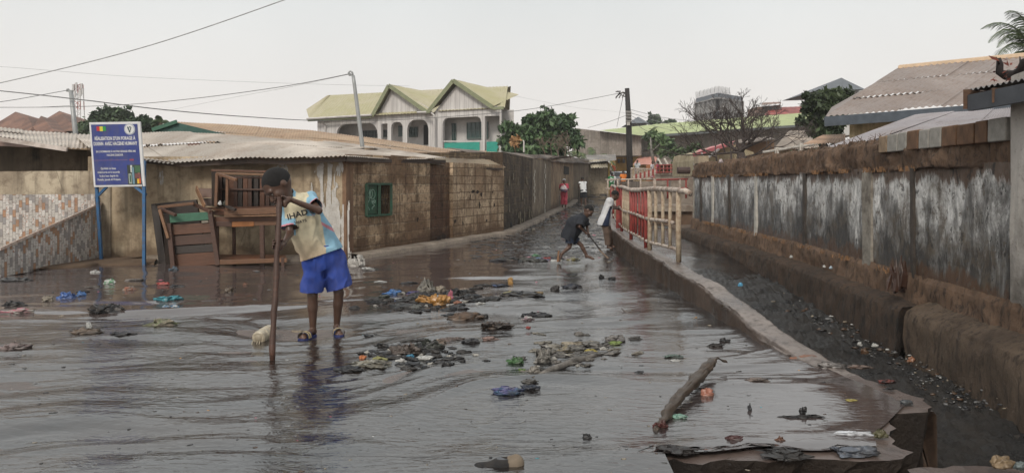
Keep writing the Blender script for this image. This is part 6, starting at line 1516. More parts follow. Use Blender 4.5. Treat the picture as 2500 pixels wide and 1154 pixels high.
def shirt_col(V):
    px = V[:, 0]/V[:, 1]*F+CX; py = HY-(V[:, 2]-CH)/V[:, 1]*F; n_ = len(V)
    cream = np.array((.66, .59, .42)); blue = np.array((.27, .49, .64)); pink = np.array((.62, .25, .30)); tan = np.array((.55, .38, .26))
    lx = np.interp(py, [460, 500, 560, 600, 650], [728, 692, 700, 712, 735]); rx = np.interp(py, [460, 475, 500, 540, 600, 650], [742, 752, 775, 784, 796, 798])
    wob = 3*fbm(V[:, 0]*9, V[:, 1]*9, V[:, 2]*9, 2, 4)
    back = V[:, 1] > np.interp(py, [460, 650], [6.72, 6.95])
    m = (px > lx+wob) & (px < rx+wob)
    c = np.where(m[:, None], cream, blue)
    t = np.clip((py-570)/70, 0, 1)[:, None]*m[:, None]*.7; c = c*(1-t)+tan*t
    col_ = (py < 480) & (px < 722); c[col_] = blue
    d = V@unit(el_-J['sl'])-ep_l@unit(el_-J['sl']); k = (np.linalg.norm(V-ep_l, axis=1) < .12) & (d > -.016); c[k] = pink
    arm = (np.linalg.norm(V-ep_l, axis=1) < .13) & (px > 748); c[arm & ~k] = blue
    d = V@unit(er_-J['sr'])-ep_r@unit(er_-J['sr']); k2 = (np.linalg.norm(V-ep_r, axis=1) < .11) & (d > -.016) & (px < 717); 
    arm = (np.linalg.norm(V-ep_r, axis=1) < .10) & (py > 533) & (px < 722); c[arm] = blue; c[k2] = pink
    st = (px > rx) & (np.abs(py-(548+(px-790)*.55)) < 4); c[st] = pink
    sm = np.clip(fbm(V[:, 0]*14, V[:, 1]*14, V[:, 2]*8, 3, 8)-.25, 0, 1)[:, None]; return c*(1-.45*sm)
shirt = sdf_obj('shirt', sp_pr, .0055, CLOTH0, boy, shirt_col, cuts=cuts, wrinkle=.020, wf=5.5, seed=5)
# lettering on the chest, laid on the cloth
from mathutils.bvhtree import BVHTree
def text_mesh(body_, size, bold=0.):
    c = bpy.data.curves.new('t', 'FONT'); c.body = body_; c.size = size; c.align_x = 'CENTER'; c.align_y = 'CENTER'; c.offset = bold; c.resolution_u = 3
    o = bpy.data.objects.new('t', c); COL.objects.link(o); dg = bpy.context.evaluated_depsgraph_get(); me = bpy.data.meshes.new_from_object(o.evaluated_get(dg)); bpy.data.objects.remove(o)
    V = np.array([v.co[:] for v in me.vertices]); Fc = [tuple(p.vertices) for p in me.polygons]; bpy.data.meshes.remove(me); return V, Fc
so_ = wloc(shirt); bvh = BVHTree.FromPolygons([tuple(v.co) for v in shirt.data.vertices], [tuple(p.vertices) for p in shirt.data.polygons])
INK = simple('shirt_print', (.03, .03, .035), .8, .2)
def chest_text(body_, px, py, size, rot, sx=1.):
    V, Fc = text_mesh(body_, size, size*.02); out = []; ca, sa = math.cos(rot), math.sin(rot)
    for v in V:
        x, z = (v[0]*ca*sx-v[1]*sa), (v[0]*sa*sx+v[1]*ca); o = P(px, py, 6.0)+V3(x, 0, z); d = unit(o-V3(0, 0, CH))
        h = bvh.ray_cast(Vector(o-so_), Vector(d)); out.append((np.array(h[0])+so_-d*.003) if h[0] is not None else None)
    keep = [f for f in Fc if all(out[i] is not None for i in f)]; ok = [o if o is not None else V3(0, 0, 0) for o in out]
    ok = [q if q.any() else ok[0] for q in ok]
    mesh_obj('lettering', np.array(ok), keep, INK, shirt, uv=False)
chest_text('IHAD', 726, 524, .062, .28, 1.15); chest_text('WAYS', 734, 541, .030, .25, 1.15)
# shorts with a wind-blown left leg
sh_pr = [cap(P(762, 640, 6.68), P(811, 630, 6.76), .108, .108, .03), cap(P(786, 612, 6.7), P(786, 640, 6.72), .12, .12, .03),
         cap(P(763, 642, 6.68), P(763, 722, 6.64), .095, .098, .03), cap(P(812, 634, 6.76), P(829, 712, 6.76), .095, .098, .03), cap(P(822, 640, 6.80), P(846, 690, 6.86), .06, .045, .05)]
cl_, cr_ = P(829, 705, 6.76), P(763, 713, 6.64)
sdf_obj('shorts', sh_pr, .0055, CLOTH0, boy, cols_const((.026, .065, .33)), cuts=[(cl_, V3(.28, 0, -1), .17), (cr_, V3(-.05, 0, -1), .125), (P(786, 596, 6.7), V3(0, 0, 1), .3)], wrinkle=.024, wf=6., seed=9)
# sandals: sole and striped strap
for q in 'lr':
    a, t_ = J['a'+q], J['t'+q]; fd = unit((t_-a)*V3(1, 1, 0)); sd = V3(fd[1], -fd[0], 0); ctr = (a+t_)/2; z0 = -.012
    L_ = .115; sole = [(-1, -.55), (-.85, -.8), (0, -.75), (.6, -1), (.95, -.6), (1, 0), (.92, .7), (.5, 1), (-.2, .8), (-.85, .8), (-1, .5)]
    b = [V3(ctr[0], ctr[1], z0)+fd*x*L_+sd*y*.045 for x, y in sole]; sn = MB().hexa(b[::-1], [v+V3(0, 0, .022) for v in b][::-1]).build('sandal', simple('sandal_blue', (.02, .03, .12), .6, .2), boy)
    st = MB()
    for k in range(5):
        x0 = .005+k*.015; nb2 = MB()
        def fn(u, v): th = math.pi*u; return V3(ctr[0], ctr[1], z0+.02)+fd*(x0+v*.0145)+sd*math.cos(th)*.050+V3(0, 0, math.sin(th)**.7*.055)
        nb2.grid(fn, 14, 1); nb2.build('strap', simple('strap_yellow', (.55, .42, .13), .6, .1) if k % 2 else simple('strap_navy', (.02, .025, .11), .6, .1), sn, True)
POLEM = mat_wood('pole_wood', (.12, .055, .035), .25, .6)
pts = [mid(stick_top+sax*.015, stick_bot, k/14)+V3(random.uniform(-.004, .004), 0, 0) for k in range(15)]
o = MB().tube(pts, [.023+.003*math.sin(k*2.1) for k in range(15)], 10).build('pole', POLEM, None, True); tag(o, 'long dark wooden pole gripped by the boy in the football shirt', 'pole')

HS = 1.05
# ---- boy in black, raking
D = 12.8
J = PX(D, head=(1437, 514), f=(.70, -.25, -.75), u=(.65, 0, .6), hs=1.2, sl=(1425, 533, .12), sr=(1420, 538, -.12), el=(1433, 552, .10), wl=(1437, 577, -.02), er=(1415, 553, -.22), wr=(1430, 568, -.12), hl=(1395, 577, .06), hr=(1391, 578, -.07),
       kl=(1419, 598, .06), kr=(1391, 602, -.06), al=(1433, 625, .05), ar=(1371, 619, -.06), tl=(1450, 632, -.05), tr=(1365, 637, -.08))
ha, hb_ = P(1429, 562, 12.72), P(1467, 612, 12.55); hax = unit(hb_-ha)
gl, gr = ha+hax*np.dot(J['wl']-ha, hax), ha+hax*np.dot(J['wr']-ha, hax)
s = .74; sp1 = shirt_prims(J, s, length=1.35, sleeve=1.0, hem=V3(-.5, 0, -1), flare=.03, sl_r=.082); sp1 = (sp1[0]+[cap(P(1389, 574, 12.8), P(1404, 548, 12.8), .135, .150, .05), cap(P(1404, 548, 12.8), P(1423, 533, 12.8), .145, .10, .05)], [(c[0], c[1], .075) if i < 2 else c for i, c in enumerate(sp1[1]) if not (c[2] == .5*s)]+[(P(1386, 586, 12.8), V3(-.42, 0, -1), .45)]); lg = leg_prims(J, s, .62, .10, .10)
p1 = person('boy in black T-shirt and shorts bent forward, raking the water with a hoe', J, s, .008, [('shirt', sp1, (.010, .012, .018), .008), ('shorts', lg, (.016, .026, .05), .005)], {'l': (gl, hax, .014), 'r': (gr, hax, .014)}, thin=.9)
fd = unit(J['tr']-J['ar']); b0 = J['ar']-fd*.04+V3(-.03, 0, 0); so2 = MB(); so2.hexa([b0+V3(-.045, -.05, .0), b0+V3(-.045, .05, 0), J['tr']+V3(-.04, .05, -.01), J['tr']+V3(-.04, -.05, -.01)], [b0+V3(-.02, -.05, .012), b0+V3(-.02, .05, .012), J['tr']+V3(-.012, .05, .0), J['tr']+V3(-.012, -.05, .0)]); so2.build('sandal', simple('sandal_brown', (.19, .095, .045), .7), p1)
hoe = empty('hoe', hb_, 'worn hoe with thin dark handle in the hands of the boy in black', 'hoe')
MB().tube([ha-hax*.05, mid(ha, hb_), hb_], .013, 8).build('handle', DKW, hoe, True)
MB().hexa([hb_+V3(-.05, -.10, .02), hb_+V3(-.03, .10, .02), hb_+V3(.12, .09, -.12), hb_+V3(.10, -.13, -.12)], [hb_+V3(-.045, -.10, .035), hb_+V3(-.025, .10, .035), hb_+V3(.135, .09, -.11), hb_+V3(.115, -.13, -.11)]).build('blade', simple('muddy_blade', (.16, .11, .075), .7), hoe)

# ---- boy in white shirt leaning on the kerb railing
D = 15.4
J = PX(D, head=(1502, 476, .1), f=(.72, .25, -.45), u=(.42, .1, .8), hs=1.1, sl=(1489, 491, .14), sr=(1488, 492, -.07), el=(1494, 505, .35), wl=(1509, 505, .75), er=(1491, 508, -.02), wr=(1508, 509, .55), hl=(1477, 538, .10), hr=(1475, 539, -.10),
       kl=(1486, 566, .06), kr=(1482, 568, -.12), al=(1492, 598, .10), ar=(1485, 602, -.14), tl=(1500, 603, .0), tr=(1494, 607, -.2))
s = .78
def wcol(V):
    c = np.tile(np.array((.50, .50, .51)), (len(V), 1)); px = V[:, 0]/V[:, 1]*F+CX; py = HY-(V[:, 2]-CH)/V[:, 1]*F
    m = (px > 1491-(py-500)*.42) & (py > 503) & (px < 1493-(py-500)*.12) & (V[:, 1] < 15.45); c[m] = (.012, .02, .05); return c
gL, gR = P(1512, 504, 16.2), P(1511, 509, 16.0)
person('boy in white shirt and baggy brown trousers, leaning on the kerb railing', J, s, .008, [('shirt', (lambda q: (q[0]+[cap(J['hl'], J['hr'], .118, .118, .03)], q[1]))(shirt_prims(J, s, sleeve=.6, length=1.0, flare=.05, sl_r=.066, hem=V3(-.15, 0, -1))), wcol, .010), ('trousers', leg_prims(J, s, 1.9, .105, .09), (.095, .062, .045), .009)], {'l': (J['wl']+V3(.05, .04, 0), V3(0, 0, 1), .03), 'r': (J['wr']+V3(.05, .04, 0), V3(0, 0, 1), .03)}, thin=.9)

# ---- walker in pink, with a bundle
def stand(D, px, ytop, yfoot, facing, label, clothes, s, step=.0, lean=0., arms='down', h=.013, hair=True, turn=0., group=None, extra=None, hs=1.05):
    """a walking or standing adult or youth; facing = unit plan vector"""
    mpp = D/F; Ht = (yfoot-ytop)*mpp; k = Ht/1.70; fz = V3(*facing, 0); fz = unit(fz); sd = V3(fz[1], -fz[0], 0)      # sd = person's right... mirrored pair below
    b = P(px, yfoot, D); z = lambda q: b+V3(0, 0, q*Ht)
    ln = fz*lean*Ht; J = dict(head=z(.925)+ln*1.0, f=fz+V3(0, 0, -.25-lean), u=V3(0, 0, 1)+fz*lean, hs=hs)
    J['sl'], J['sr'] = z(.80)+ln*.75-sd*.115*Ht, z(.80)+ln*.75+sd*.115*Ht
    J['hl'], J['hr'] = z(.52)-sd*.05*Ht, z(.52)+sd*.05*Ht
    for q, sg in (('l', 1), ('r', -1)):
        d = fz*step*sg*Ht; J['k'+q] = z(.28)+d*.5+fz*.015*Ht-sd*.055*Ht*sg; J['a'+q] = z(.045)+d-sd*.055*Ht*sg; J['t'+q] = J['a'+q]+fz*.115*Ht-V3(0, 0, .03*Ht)
    if arms == 'carry':
        for q, sg in (('l', 1), ('r', -1)): J['e'+q] = J['s'+q]-V3(0, 0, .165*Ht)-sd*.02*Ht*sg; J['w'+q] = J['e'+q]+fz*.11*Ht+sd*.07*Ht*sg+V3(0, 0, .02*Ht)
    elif arms == 'work':
        for q, sg in (('l', 1), ('r', -1)): J['e'+q] = J['s'+q]-V3(0, 0, .15*Ht)+fz*.07*Ht; J['w'+q] = J['e'+q]+fz*.10*Ht-V3(0, 0, .08*Ht)+sd*.05*Ht*sg
    elif arms == 'rail':
        for q, sg in (('l', 1), ('r', -1)): J['e'+q] = J['s'+q]-V3(0, 0, .10*Ht)+fz*.10*Ht; J['w'+q] = J['e'+q]+fz*.12*Ht
    else:
        for q, sg in (('l', 1), ('r', -1)): J['e'+q] = J['s'+q]-V3(0, 0, .17*Ht)-sd*.02*Ht*sg-fz*step*sg*Ht*.2; J['w'+q] = J['e'+q]-V3(0, 0, .14*Ht)+fz*(.03-step*sg*.3)*Ht
    for q in 'lr': J['side'+q] = fz*-1
    cl = [(n_, fn(J, k), c, w_) for n_, fn, c, w_ in clothes]
    return person(label, J, k, h, cl, hair=hair, group=group), J, k
SH = lambda **kw: (lambda J, k: shirt_prims(J, k, **kw)); LG = lambda *a: (lambda J, k: leg_prims(J, k, *a))
def skirt(fr):
    def fn(J, k):
        pel = mid(J['hl'], J['hr']); e = mid(J['kl'], J['kr'])*(1-fr)+mid(J['al'], J['ar'])*fr; return [cap(pel+V3(0, 0, .12*k), pel, .11*k, .13*k, .03), cap(pel, e-V3(0, 0, .05*k), .14*k, .15*k, .03)], [(e, V3(0, 0, -1), .3*k)]
    return fn
PINK = (.50, .075, .11)
o, J, k = stand(38, 1377, 436.5, 510.5, (-.1, -1), 'person in pink clothes and pale headscarf, walking with a bundle along the left wall', [('top', SH(sleeve=.7, length=1.0), PINK, .01), ('trousers', LG(1.55, .12, .105), PINK, .012)], .86, step=.03, arms='carry')
sdf_obj('headscarf', [ball(J['head']+V3(0, .01, .03), .108*k, 0), cap(J['head']+V3(0, .05, 0), J['head']+V3(0, .10, -.08), .06*k, .02*k, .03)], .012, CLOTH, o, cols_const((.35, .36, .37)), cuts=[(J['head']+V3(0, -.05, 0), V3(0, -1, -.5), .2)])
bd = sdf_obj('bundle', [ball(P(1376, 459, 37.7), .15, 0), cap(P(1373, 462, 37.65), P(1380, 464, 37.65), .12, .12, .05)], .014, CLOTH, None, lambda V: np.where((np.abs(fbm(V[:, 0]*9, V[:, 1]*9, V[:, 2]*9, 2, 4)) < .12)[:, None], np.array((.45, .05, .06)), np.where((V[:, 2] < CH-(462-HY)/F*37.7)[:, None], np.array((.10, .11, .17)), np.array((.60, .58, .58)))), wrinkle=.012)
tag(bd, 'white and red cloth bundle held by the person in pink', 'bundle')
# ---- worker in white vest
o, J, k = stand(43, 1425, 432, 503.5, (-.35, .94), 'person in white vest and black shorts seen from behind, stooping in the street', [('vest', SH(sleeve=.06, length=.6, sl_r=.07), (.62, .63, .64), .008), ('shorts', LG(.95, .12, .11), (.012, .014, .02), .008)], .95, step=.06, lean=.10, arms='work')
a, b = J['wl'], P(1411, 503, 43.4); tl_ = empty('shovel', b, 'thin shovel held by the person in the white vest', 'shovel')
MB().tube([a, b], .02, 6).build('handle', DKW, tl_); MB().hexa([b+V3(-.12, 0, -.05), b+V3(.10, 0, -.05), b+V3(.10, .25, -.02), b+V3(-.12, .25, -.02)], [b+V3(-.10, 0, .02), b+V3(.08, 0, .02), b+V3(.08, .25, .0), b+V3(-.10, .25, .0)]).build('blade', DKW, tl_)
# ---- people round the parked car
def jersey(V):
    px = V[:, 0]/V[:, 1]*F+CX; py = HY-(V[:, 2]-CH)/V[:, 1]*F; c = np.tile(np.array((.02, .17, .055)), (len(V), 1)); c[px > 1498.5] = (.55, .56, .55); return c
o, J, k = stand(52, 1494, 420.5, 483, (.1, 1), 'person in green jersey with white number 3, standing behind the railing corner', [('jersey', SH(sleeve=.65), jersey, .01), ('shorts', LG(.9), (.02, .05, .03), .008)], .9)
V_, F_ = text_mesh('3', .42, .012); c = P(1492.5, 439.5, 51.72); mesh_obj('number', np.array([c+V3(v[0], 0, v[1]) for v in V_]), F_, simple('white_print', (.60, .62, .60), .8), o)
stand(50, 1522, 416, 474, (.3, -1), 'person in long orange tunic standing beside the parked silver car', [('tunic', SH(sleeve=.5, length=2.6), (.70, .20, .035), .01), ('trousers', LG(1.8), (.40, .32, .24), .01)], .9)
stand(51, 1536, 424, 479, (-.8, -.6), 'person in dark red shirt at the foot of the utility pole', [('shirt', SH(sleeve=.6), (.13, .025, .03), .01), ('trousers', LG(1.9), (.05, .04, .05), .01)], .85)
bank = MB().box(7.2, 9.9, 42.6, 56, -.5, 1.42).build('embankment', SLAB); tag(bank, kind='structure')
stand(52, 1556, 390, 439.5, (-.6, -.8), 'person in white shirt on the raised bank above the white bar railing', [('shirt', SH(sleeve=.6), (.60, .61, .62), .01), ('trousers', LG(1.9), (.08, .08, .10), .01)], .85)
stand(44.5, 1601, 393, 441, (.9, -.3), 'person in magenta dress stooping behind the striped barrier', [('dress', SH(sleeve=.6), (.42, .025, .11), .01), ('skirt', skirt(.6), (.42, .025, .11), .01)], .8, lean=.12)
stand(45, 1591, 394, 441, (.7, -.6), 'person in white top beside the one in the magenta dress', [('top', SH(sleeve=.6), (.55, .53, .54), .01), ('skirt', skirt(.5), (.35, .20, .24), .01)], .8, lean=.05)
stand(76, 1499, 398, 433, (0, -1), 'person in orange-red top beyond the roof of the silver car', [('top', SH(sleeve=.6), (.50, .10, .03), .012), ('trousers', LG(1.9), (.06, .06, .08), .012)], .8, h=.02)
stand(77, 1490, 398, 432.5, (0, -1), 'person in white and orange top left of the one beyond the silver car', [('top', SH(sleeve=.6), (.50, .42, .38), .012), ('trousers', LG(1.9), (.10, .06, .05), .012)], .8, h=.02)

# ------------------------------------------------------------------ CAR
cz = gz(66); cx0 = P(1520, 440, 66)[0]
car = empty('parked_car', (cx0, 66, cz), 'silver estate car with red tail lights parked facing away at the street end', 'car')
SIL = simple('silver_paint', (.42, .43, .45), .35, .08, 2, .02, metal=.3, spec=.6)
def carsec(y, w_, z0, z1): return [(cx0-w_, y, cz+z0), (cx0+w_, y, cz+z0), (cx0+w_*.96, y, cz+z1), (cx0-w_*.96, y, cz+z1)]
mb = MB().grid(lambda u, v: (cx0+(.93-.02*abs(v-.5))*math.copysign(min(1, abs(math.cos(u*2*math.pi))**.25), math.cos(u*2*math.pi)), 66+v*4.5, cz+.72+.38*math.copysign(abs(math.sin(u*2*math.pi))**.25, math.sin(u*2*math.pi))), 32, 4)
mb.quad(*carsec(66, .90, .36, 1.08)); mb.quad(*carsec(70.5, .90, .36, 1.08)[::-1]); mb.build('body', SIL, car)
mb = MB().hexa([(cx0-.84, 66.08, cz+1.08), (cx0+.84, 66.08, cz+1.08), (cx0+.84, 69.3, cz+1.08), (cx0-.84, 69.3, cz+1.08)], [(cx0-.64, 66.45, cz+1.68), (cx0+.64, 66.45, cz+1.68), (cx0+.64, 68.4, cz+1.68), (cx0-.64, 68.4, cz+1.68)]); mb.build('cabin', SIL, car, bevel=.06)
GLS = simple('dark_glass', (.02, .022, .025), .12, .1, 2, .0, spec=.7)
MB().hexa([(cx0-.72, 66.12, cz+1.14), (cx0+.72, 66.12, cz+1.14), (cx0+.72, 66.16, cz+1.14), (cx0-.72, 66.16, cz+1.14)], [(cx0-.60, 66.37, cz+1.58), (cx0+.60, 66.37, cz+1.58), (cx0+.60, 66.41, cz+1.58), (cx0-.60, 66.41, cz+1.58)]).build('rear_window', GLS, car)
for s_ in (-1, 1):
    MB().hexa([(cx0+s_*.86-.08, 65.95, cz+.95), (cx0+s_*.86+.08, 65.95, cz+.95), (cx0+s_*.86+.08, 66.1, cz+.95), (cx0+s_*.86-.08, 66.1, cz+.95)], [(cx0+s_*.80-.08, 65.97, cz+1.34), (cx0+s_*.80+.08, 65.97, cz+1.34), (cx0+s_*.80+.08, 66.2, cz+1.34), (cx0+s_*.80-.08, 66.2, cz+1.34)]).build('tail_light', simple('tail_red', (.45, .02, .03), .3, .05), car)
    for y in (66.9, 69.6):
        wv = MB().lathe((cx0+s_*.70, y, cz+.32), (cx0+s_*.93, y, cz+.32), [(0, .28), (.1, .32), (.9, .32), (1, .28)], 18).build('wheel', simple('tyre', (.02, .02, .02), .9), car, True)
MB().box(cx0-.92, cx0+.92, 65.86, 66.02, cz+.40, cz+.62).build('bumper', simple('bumper_grey', (.16, .16, .17), .6), car, bevel=.03)
MB().box(cx0-.26, cx0+.26, 65.84, 65.855, cz+.68, cz+.80).build('number_plate', simple('plate_white', (.5, .5, .46), .6), car)
MB().beam((cx0-.45, 66.8, cz+1.72), (cx0-.45, 68.2, cz+1.72), .05, .05).build('roof_rail', GLS, car); MB().beam((cx0+.45, 66.8, cz+1.72), (cx0+.45, 68.2, cz+1.72), .05, .05).build('roof_rail', GLS, car)
# ------------------------------------------------------------------ SIGN BOARD
sg = empty('sign_board', G(352, 648), 'blue printed project sign with white border on two blue posts, before the rendered wall', 'sign')
SBL = simple('sign_blue', (.030, .048, .21), .5, .25, 3, .05, dirt=(.08, .08, .13), dsc=5, damt=.5); SWH = simple('sign_white', (.60, .60, .60), .6, .08, 6, .1); PBL = simple('post_blue', (.025, .11, .25), .5, .25, 5, .2, dirt=(.08, .06, .045), dsc=6, damt=.6)
c4 = [P(217, 299, 12.75), P(341, 297, 12.3), P(353, 455, 12.3), P(229, 457, 12.75)]       # TL TR BR BL
sn_ = unit(np.cross(c4[1]-c4[0], c4[3]-c4[0])); sn_ = sn_ if sn_[1] < 0 else -sn_
def SG(u, v, o=0.): return (c4[0]*(1-u)+c4[1]*u)*(1-v)+(c4[3]*(1-u)+c4[2]*u)*v+sn_*o
def srect(u0, v0, u1, v1, o, name, mat, th=.004, par=sg): return MB().hexa([SG(u0, v1, o-th), SG(u1, v1, o-th), SG(u1, v1, o), SG(u0, v1, o)], [SG(u0, v0, o-th), SG(u1, v0, o-th), SG(u1, v0, o), SG(u0, v0, o)]).build(name, mat, par)
pn_ = MB().hexa([SG(0, 1, -.03), SG(1, 1, -.03), SG(1, 1, 0), SG(0, 1, 0)], [SG(0, 0, -.03), SG(1, 0, -.03), SG(1, 0, 0), SG(0, 0, 0)]).build('panel', SWH, sg, bevel=.006)
srect(.045, .035, .955, .968, .006, 'blue_sheet', SBL, par=pn_)
def stext(t, u, v, h, wmax, name='lettering', mat=SWH, bold=.03, o=.009):
    V, Fc = text_mesh(t, 1., bold); w_ = V[:, 0].max()-V[:, 0].min(); sc_u = wmax/w_; mesh_obj(name, np.array([SG(u+x[0]*sc_u, v-x[1]*h, o) for x in V]), Fc, mat, pn_, uv=False)
stext("RÉALISATION D'UN FORAGE À", .50, .255, .075, .80); stext('DIXINN  AVEC HACENE HUMANY', .50, .335, .075, .86)
stext("EN L'HOMMAGE À NOTRE GRAND-PÈRE ME", .50, .455, .042, .78, bold=.02); stext('HACENE ZABOUR', .48, .51, .044, .32, bold=.02)
for i, (t, wd) in enumerate((("Qu'Allah lui fasse", .30), ('miséricorde et lui accorde', .44), ('le plus haut degrés du', .37), ('Paradis, Jannah Al Firdaws.', .46))): stext(t, .33, .715+i*.057, .046, wd, bold=.015)
srect(.05, .585, .72, .590, .009, 'rule_line', simple('rule_pink', (.25, .12, .2), .6), par=pn_)
srect(.76, .575, .84, .598, .009, 'small_mark', simple('rule_red', (.30, .05, .08), .6), par=pn_)
for i, c in enumerate(((.45, .03, .03), (.55, .50, .05), (.03, .25, .06))): srect(.155+i*.062, .065, .217+i*.062, .135 if i != 1 else .14, .009, 'flag_stripe', simple('flag%d' % i, c, .6, .05), par=pn_)
def sdisc(u, v, r, o, name, mat, n_=28, ru=None):
    return MB().quad(*[SG(u+(ru or r)*math.cos(2*math.pi*k/n_), v+r*math.sin(2*math.pi*k/n_), o) for k in range(n_)][::-1]).build(name, mat, pn_)
sdisc(.805, .115, .088, .009, 'emblem', SWH, ru=.105)
DKT = simple('emblem_ink', (.05, .09, .10), .7)
sdisc(.805, .115, .083, .0105, 'emblem_ring', simple('emblem_ring', (.22, .28, .36), .7), ru=.098); sdisc(.805, .115, .074, .012, 'emblem_field', SWH, ru=.088)
em = MB()
for pts in ([(.77, .085), (.785, .12), (.80, .145), (.80, .165)], [(.775, .075), (.79, .10), (.80, .13)], [(.84, .085), (.825, .12), (.812, .145), (.812, .165)], [(.80, .09), (.82, .075), (.845, .095)]): em.tube([SG(u, v, .013) for u, v in pts], .007, 5)
em.build('emblem_hands', DKT, pn_)
srect(.70, .665, .955, .968, .009, 'photo_print', simple('print_dark', (.035, .045, .035), .6, .4, 12), par=pn_)
for (u0, v0, u1, v1, c) in [(.765, .67, .80, .78, (.5, .52, .5)), (.79, .70, .83, .96, (.14, .24, .30)), (.72, .80, .775, .955, (.30, .34, .30)), (.74, .82, .765, .93, (.03, .10, .06)), (.88, .88, .915, .955, (.70, .42, .04)), (.92, .87, .945, .955, (.60, .10, .03)), (.85, .68, .95, .78, (.05, .12, .06)), (.84, .80, .95, .87, (.16, .06, .06)), (.90, .79, .94, .82, (.35, .18, .12))]:
    srect(u0, v0, u1, v1, .0115, 'print_patch', simple('pp%d%d' % (u0*1000, v0*1000), c, .6, .2, 20), par=pn_)
for (u, (fx, fy), D0, D1) in ((.02, (248, 636), 12.78, 12.9), (.985, (352, 648), 12.33, 12.3)):
    top_ = SG(u, .6, -.045); ft = P(fx, fy, D1); ft[2] = -.02; MB().beam(ft, top_, .045, .045, (0, 1, 0)).build('post', PBL, sg)
MB().beam(SG(.035, 1.13, -.04), SG(.22, 1.0, -.04), .04, .04, (0, 1, 0)).build('brace', PBL, sg); MB().beam(SG(.975, 1.13, -.04), SG(.78, 1.0, -.04), .04, .04, (0, 1, 0)).build('brace', PBL, sg)

# ------------------------------------------------------------------ MARKET TABLES
WR = [mat_wood('red_wood%d' % i, c, .35) for i, c in enumerate(((.20, .085, .045), (.27, .13, .065), (.13, .062, .04)))]
WD = mat_wood('dark_wet_wood', (.055, .038, .030), .35); WLT = mat_wood('light_wood', (.36, .19, .10), .5); WO = mat_wood('orange_wood', (.50, .19, .05), .6); WG = simple('green_board', (.012, .20, .115), .6, .3, 6, .3, dirt=(.05, .04, .03), dsc=6)
def PB(par, mat, a, b, w_=.05, h=.04, name='bar', up=(0, 0, 1)): return MB().beam(P(*a), P(*b), w_, h, up).build(name, mat, par, bevel=.004)
def plank(par, mat, q, th=.025, name='plank'):
    a = [P(*t) for t in q]; return MB().hexa([a[3], a[2], a[2]+V3(0, th, 0), a[3]+V3(0, th, 0)], [a[0], a[1], a[1]+V3(0, th, 0), a[0]+V3(0, th, 0)]).build(name, mat, par, bevel=.005)
tA = empty('market_table', G(425, 657, .0), 'overturned dark plank stall with green board, propped against the wall', 'table')
plank(tA, WD, [(368, 498, 12.95), (479, 487, 12.95), (505, 640, 12.9), (389, 656, 12.9)], .06, 'back_boards')
plank(tA, WD, [(369, 499, 12.7), (386, 505, 12.7), (408, 657, 12.62), (389, 657, 12.62)], .28, 'side_board')
plank(tA, WD, [(396, 520, 12.75), (414, 522, 12.40), (425, 656, 12.32), (405, 657, 12.6)], .04, 'side_board')
for (y0, y1, yy0, yy1, mt) in ((549, 543, 574, 567, WR[0]), (577, 570, 600, 593, WR[2]), (602, 596, 620, 614, WD), (622, 613, 656, 645, WR[0])): plank(tA, mt, [(417+(y0-549)*.06, y0, 12.3), (517+(y1-543)*.11, y1, 12.3), (519+(yy1-567)*.14, yy1, 12.29), (418+(yy0-574)*.07, yy0, 12.29)])
plank(tA, WG, [(413, 523, 12.26), (508, 517, 12.26), (510, 536, 12.26), (415, 544, 12.26)], .02, 'green_board')
plank(tA, simple('pale_scrap', (.24, .21, .17), .8), [(491, 535, 12.28), (508, 534, 12.28), (509, 543, 12.28), (492, 545, 12.28)], .02)
PB(tA, WR[2], (513, 514, 12.24), (533, 647, 12.2), .07, .06, 'post'); PB(tA, WR[2], (413, 545, 12.26), (424, 658, 12.22), .07, .06, 'post')
PB(tA, WLT, (390, 511, 12.2), (411, 581, 12.2), .045, .045, 'strut'); PB(tA, WR[1], (386, 506, 12.5), (474, 496, 12.5), .05, .05, 'top_bar'); PB(tA, WR[2], (474, 499, 12.6), (515, 517, 12.2), .05, .05, 'top_bar'); PB(tA, WR[2], (392, 509, 12.3), (429, 525, 12.1), .05, .04, 'top_bar')
PB(tA, WD, (418, 660, 12.15), (536, 655, 12.15), .06, .05, 'bottom_bar')
tB = empty('market_table', G(610, 648, 0.), 'red-brown market table with tray top and lower shelf, beside the overturned stall', 'table')
plank(tB, WR[1], [(547, 511, 12.15), (680, 507, 12.15), (680, 522, 12.15), (547, 526, 12.15)], .03, 'tray_rim'); plank(tB, WLT, [(547, 527, 12.16), (676, 524, 12.16), (676, 527, 12.16), (547, 530, 12.16)], .3, 'tray_floor')
plank(tB, WR[2], [(510, 516, 12.8), (546, 512, 12.2), (548, 526, 12.2), (514, 524, 12.8)], .03, 'tray_rim')
plank(tB, WR[0], [(519, 529, 12.3), (676, 529, 12.3), (676, 541, 12.3), (520, 541, 12.3)], .03, 'apron'); plank(tB, WR[2], [(521, 541, 12.28), (566, 541, 12.28), (566, 553, 12.28), (522, 552, 12.28)], .025, 'apron'); plank(tB, WO, [(566, 541, 12.27), (620, 540, 12.27), (620, 552, 12.27), (566, 554, 12.27)], .02, 'orange_board'); plank(tB, WR[1], [(620, 540, 12.28), (676, 539, 12.28), (676, 549, 12.28), (620, 551, 12.28)], .02, 'apron')
MB().hexa([P(500, 509, 12.95), P(545, 516, 12.2), P(680, 512, 12.2), P(676, 505, 12.95)], [P(500, 506, 12.95), P(545, 513, 12.2), P(680, 509, 12.2), P(676, 502, 12.95)]).build('table_top', WR[0], tB)
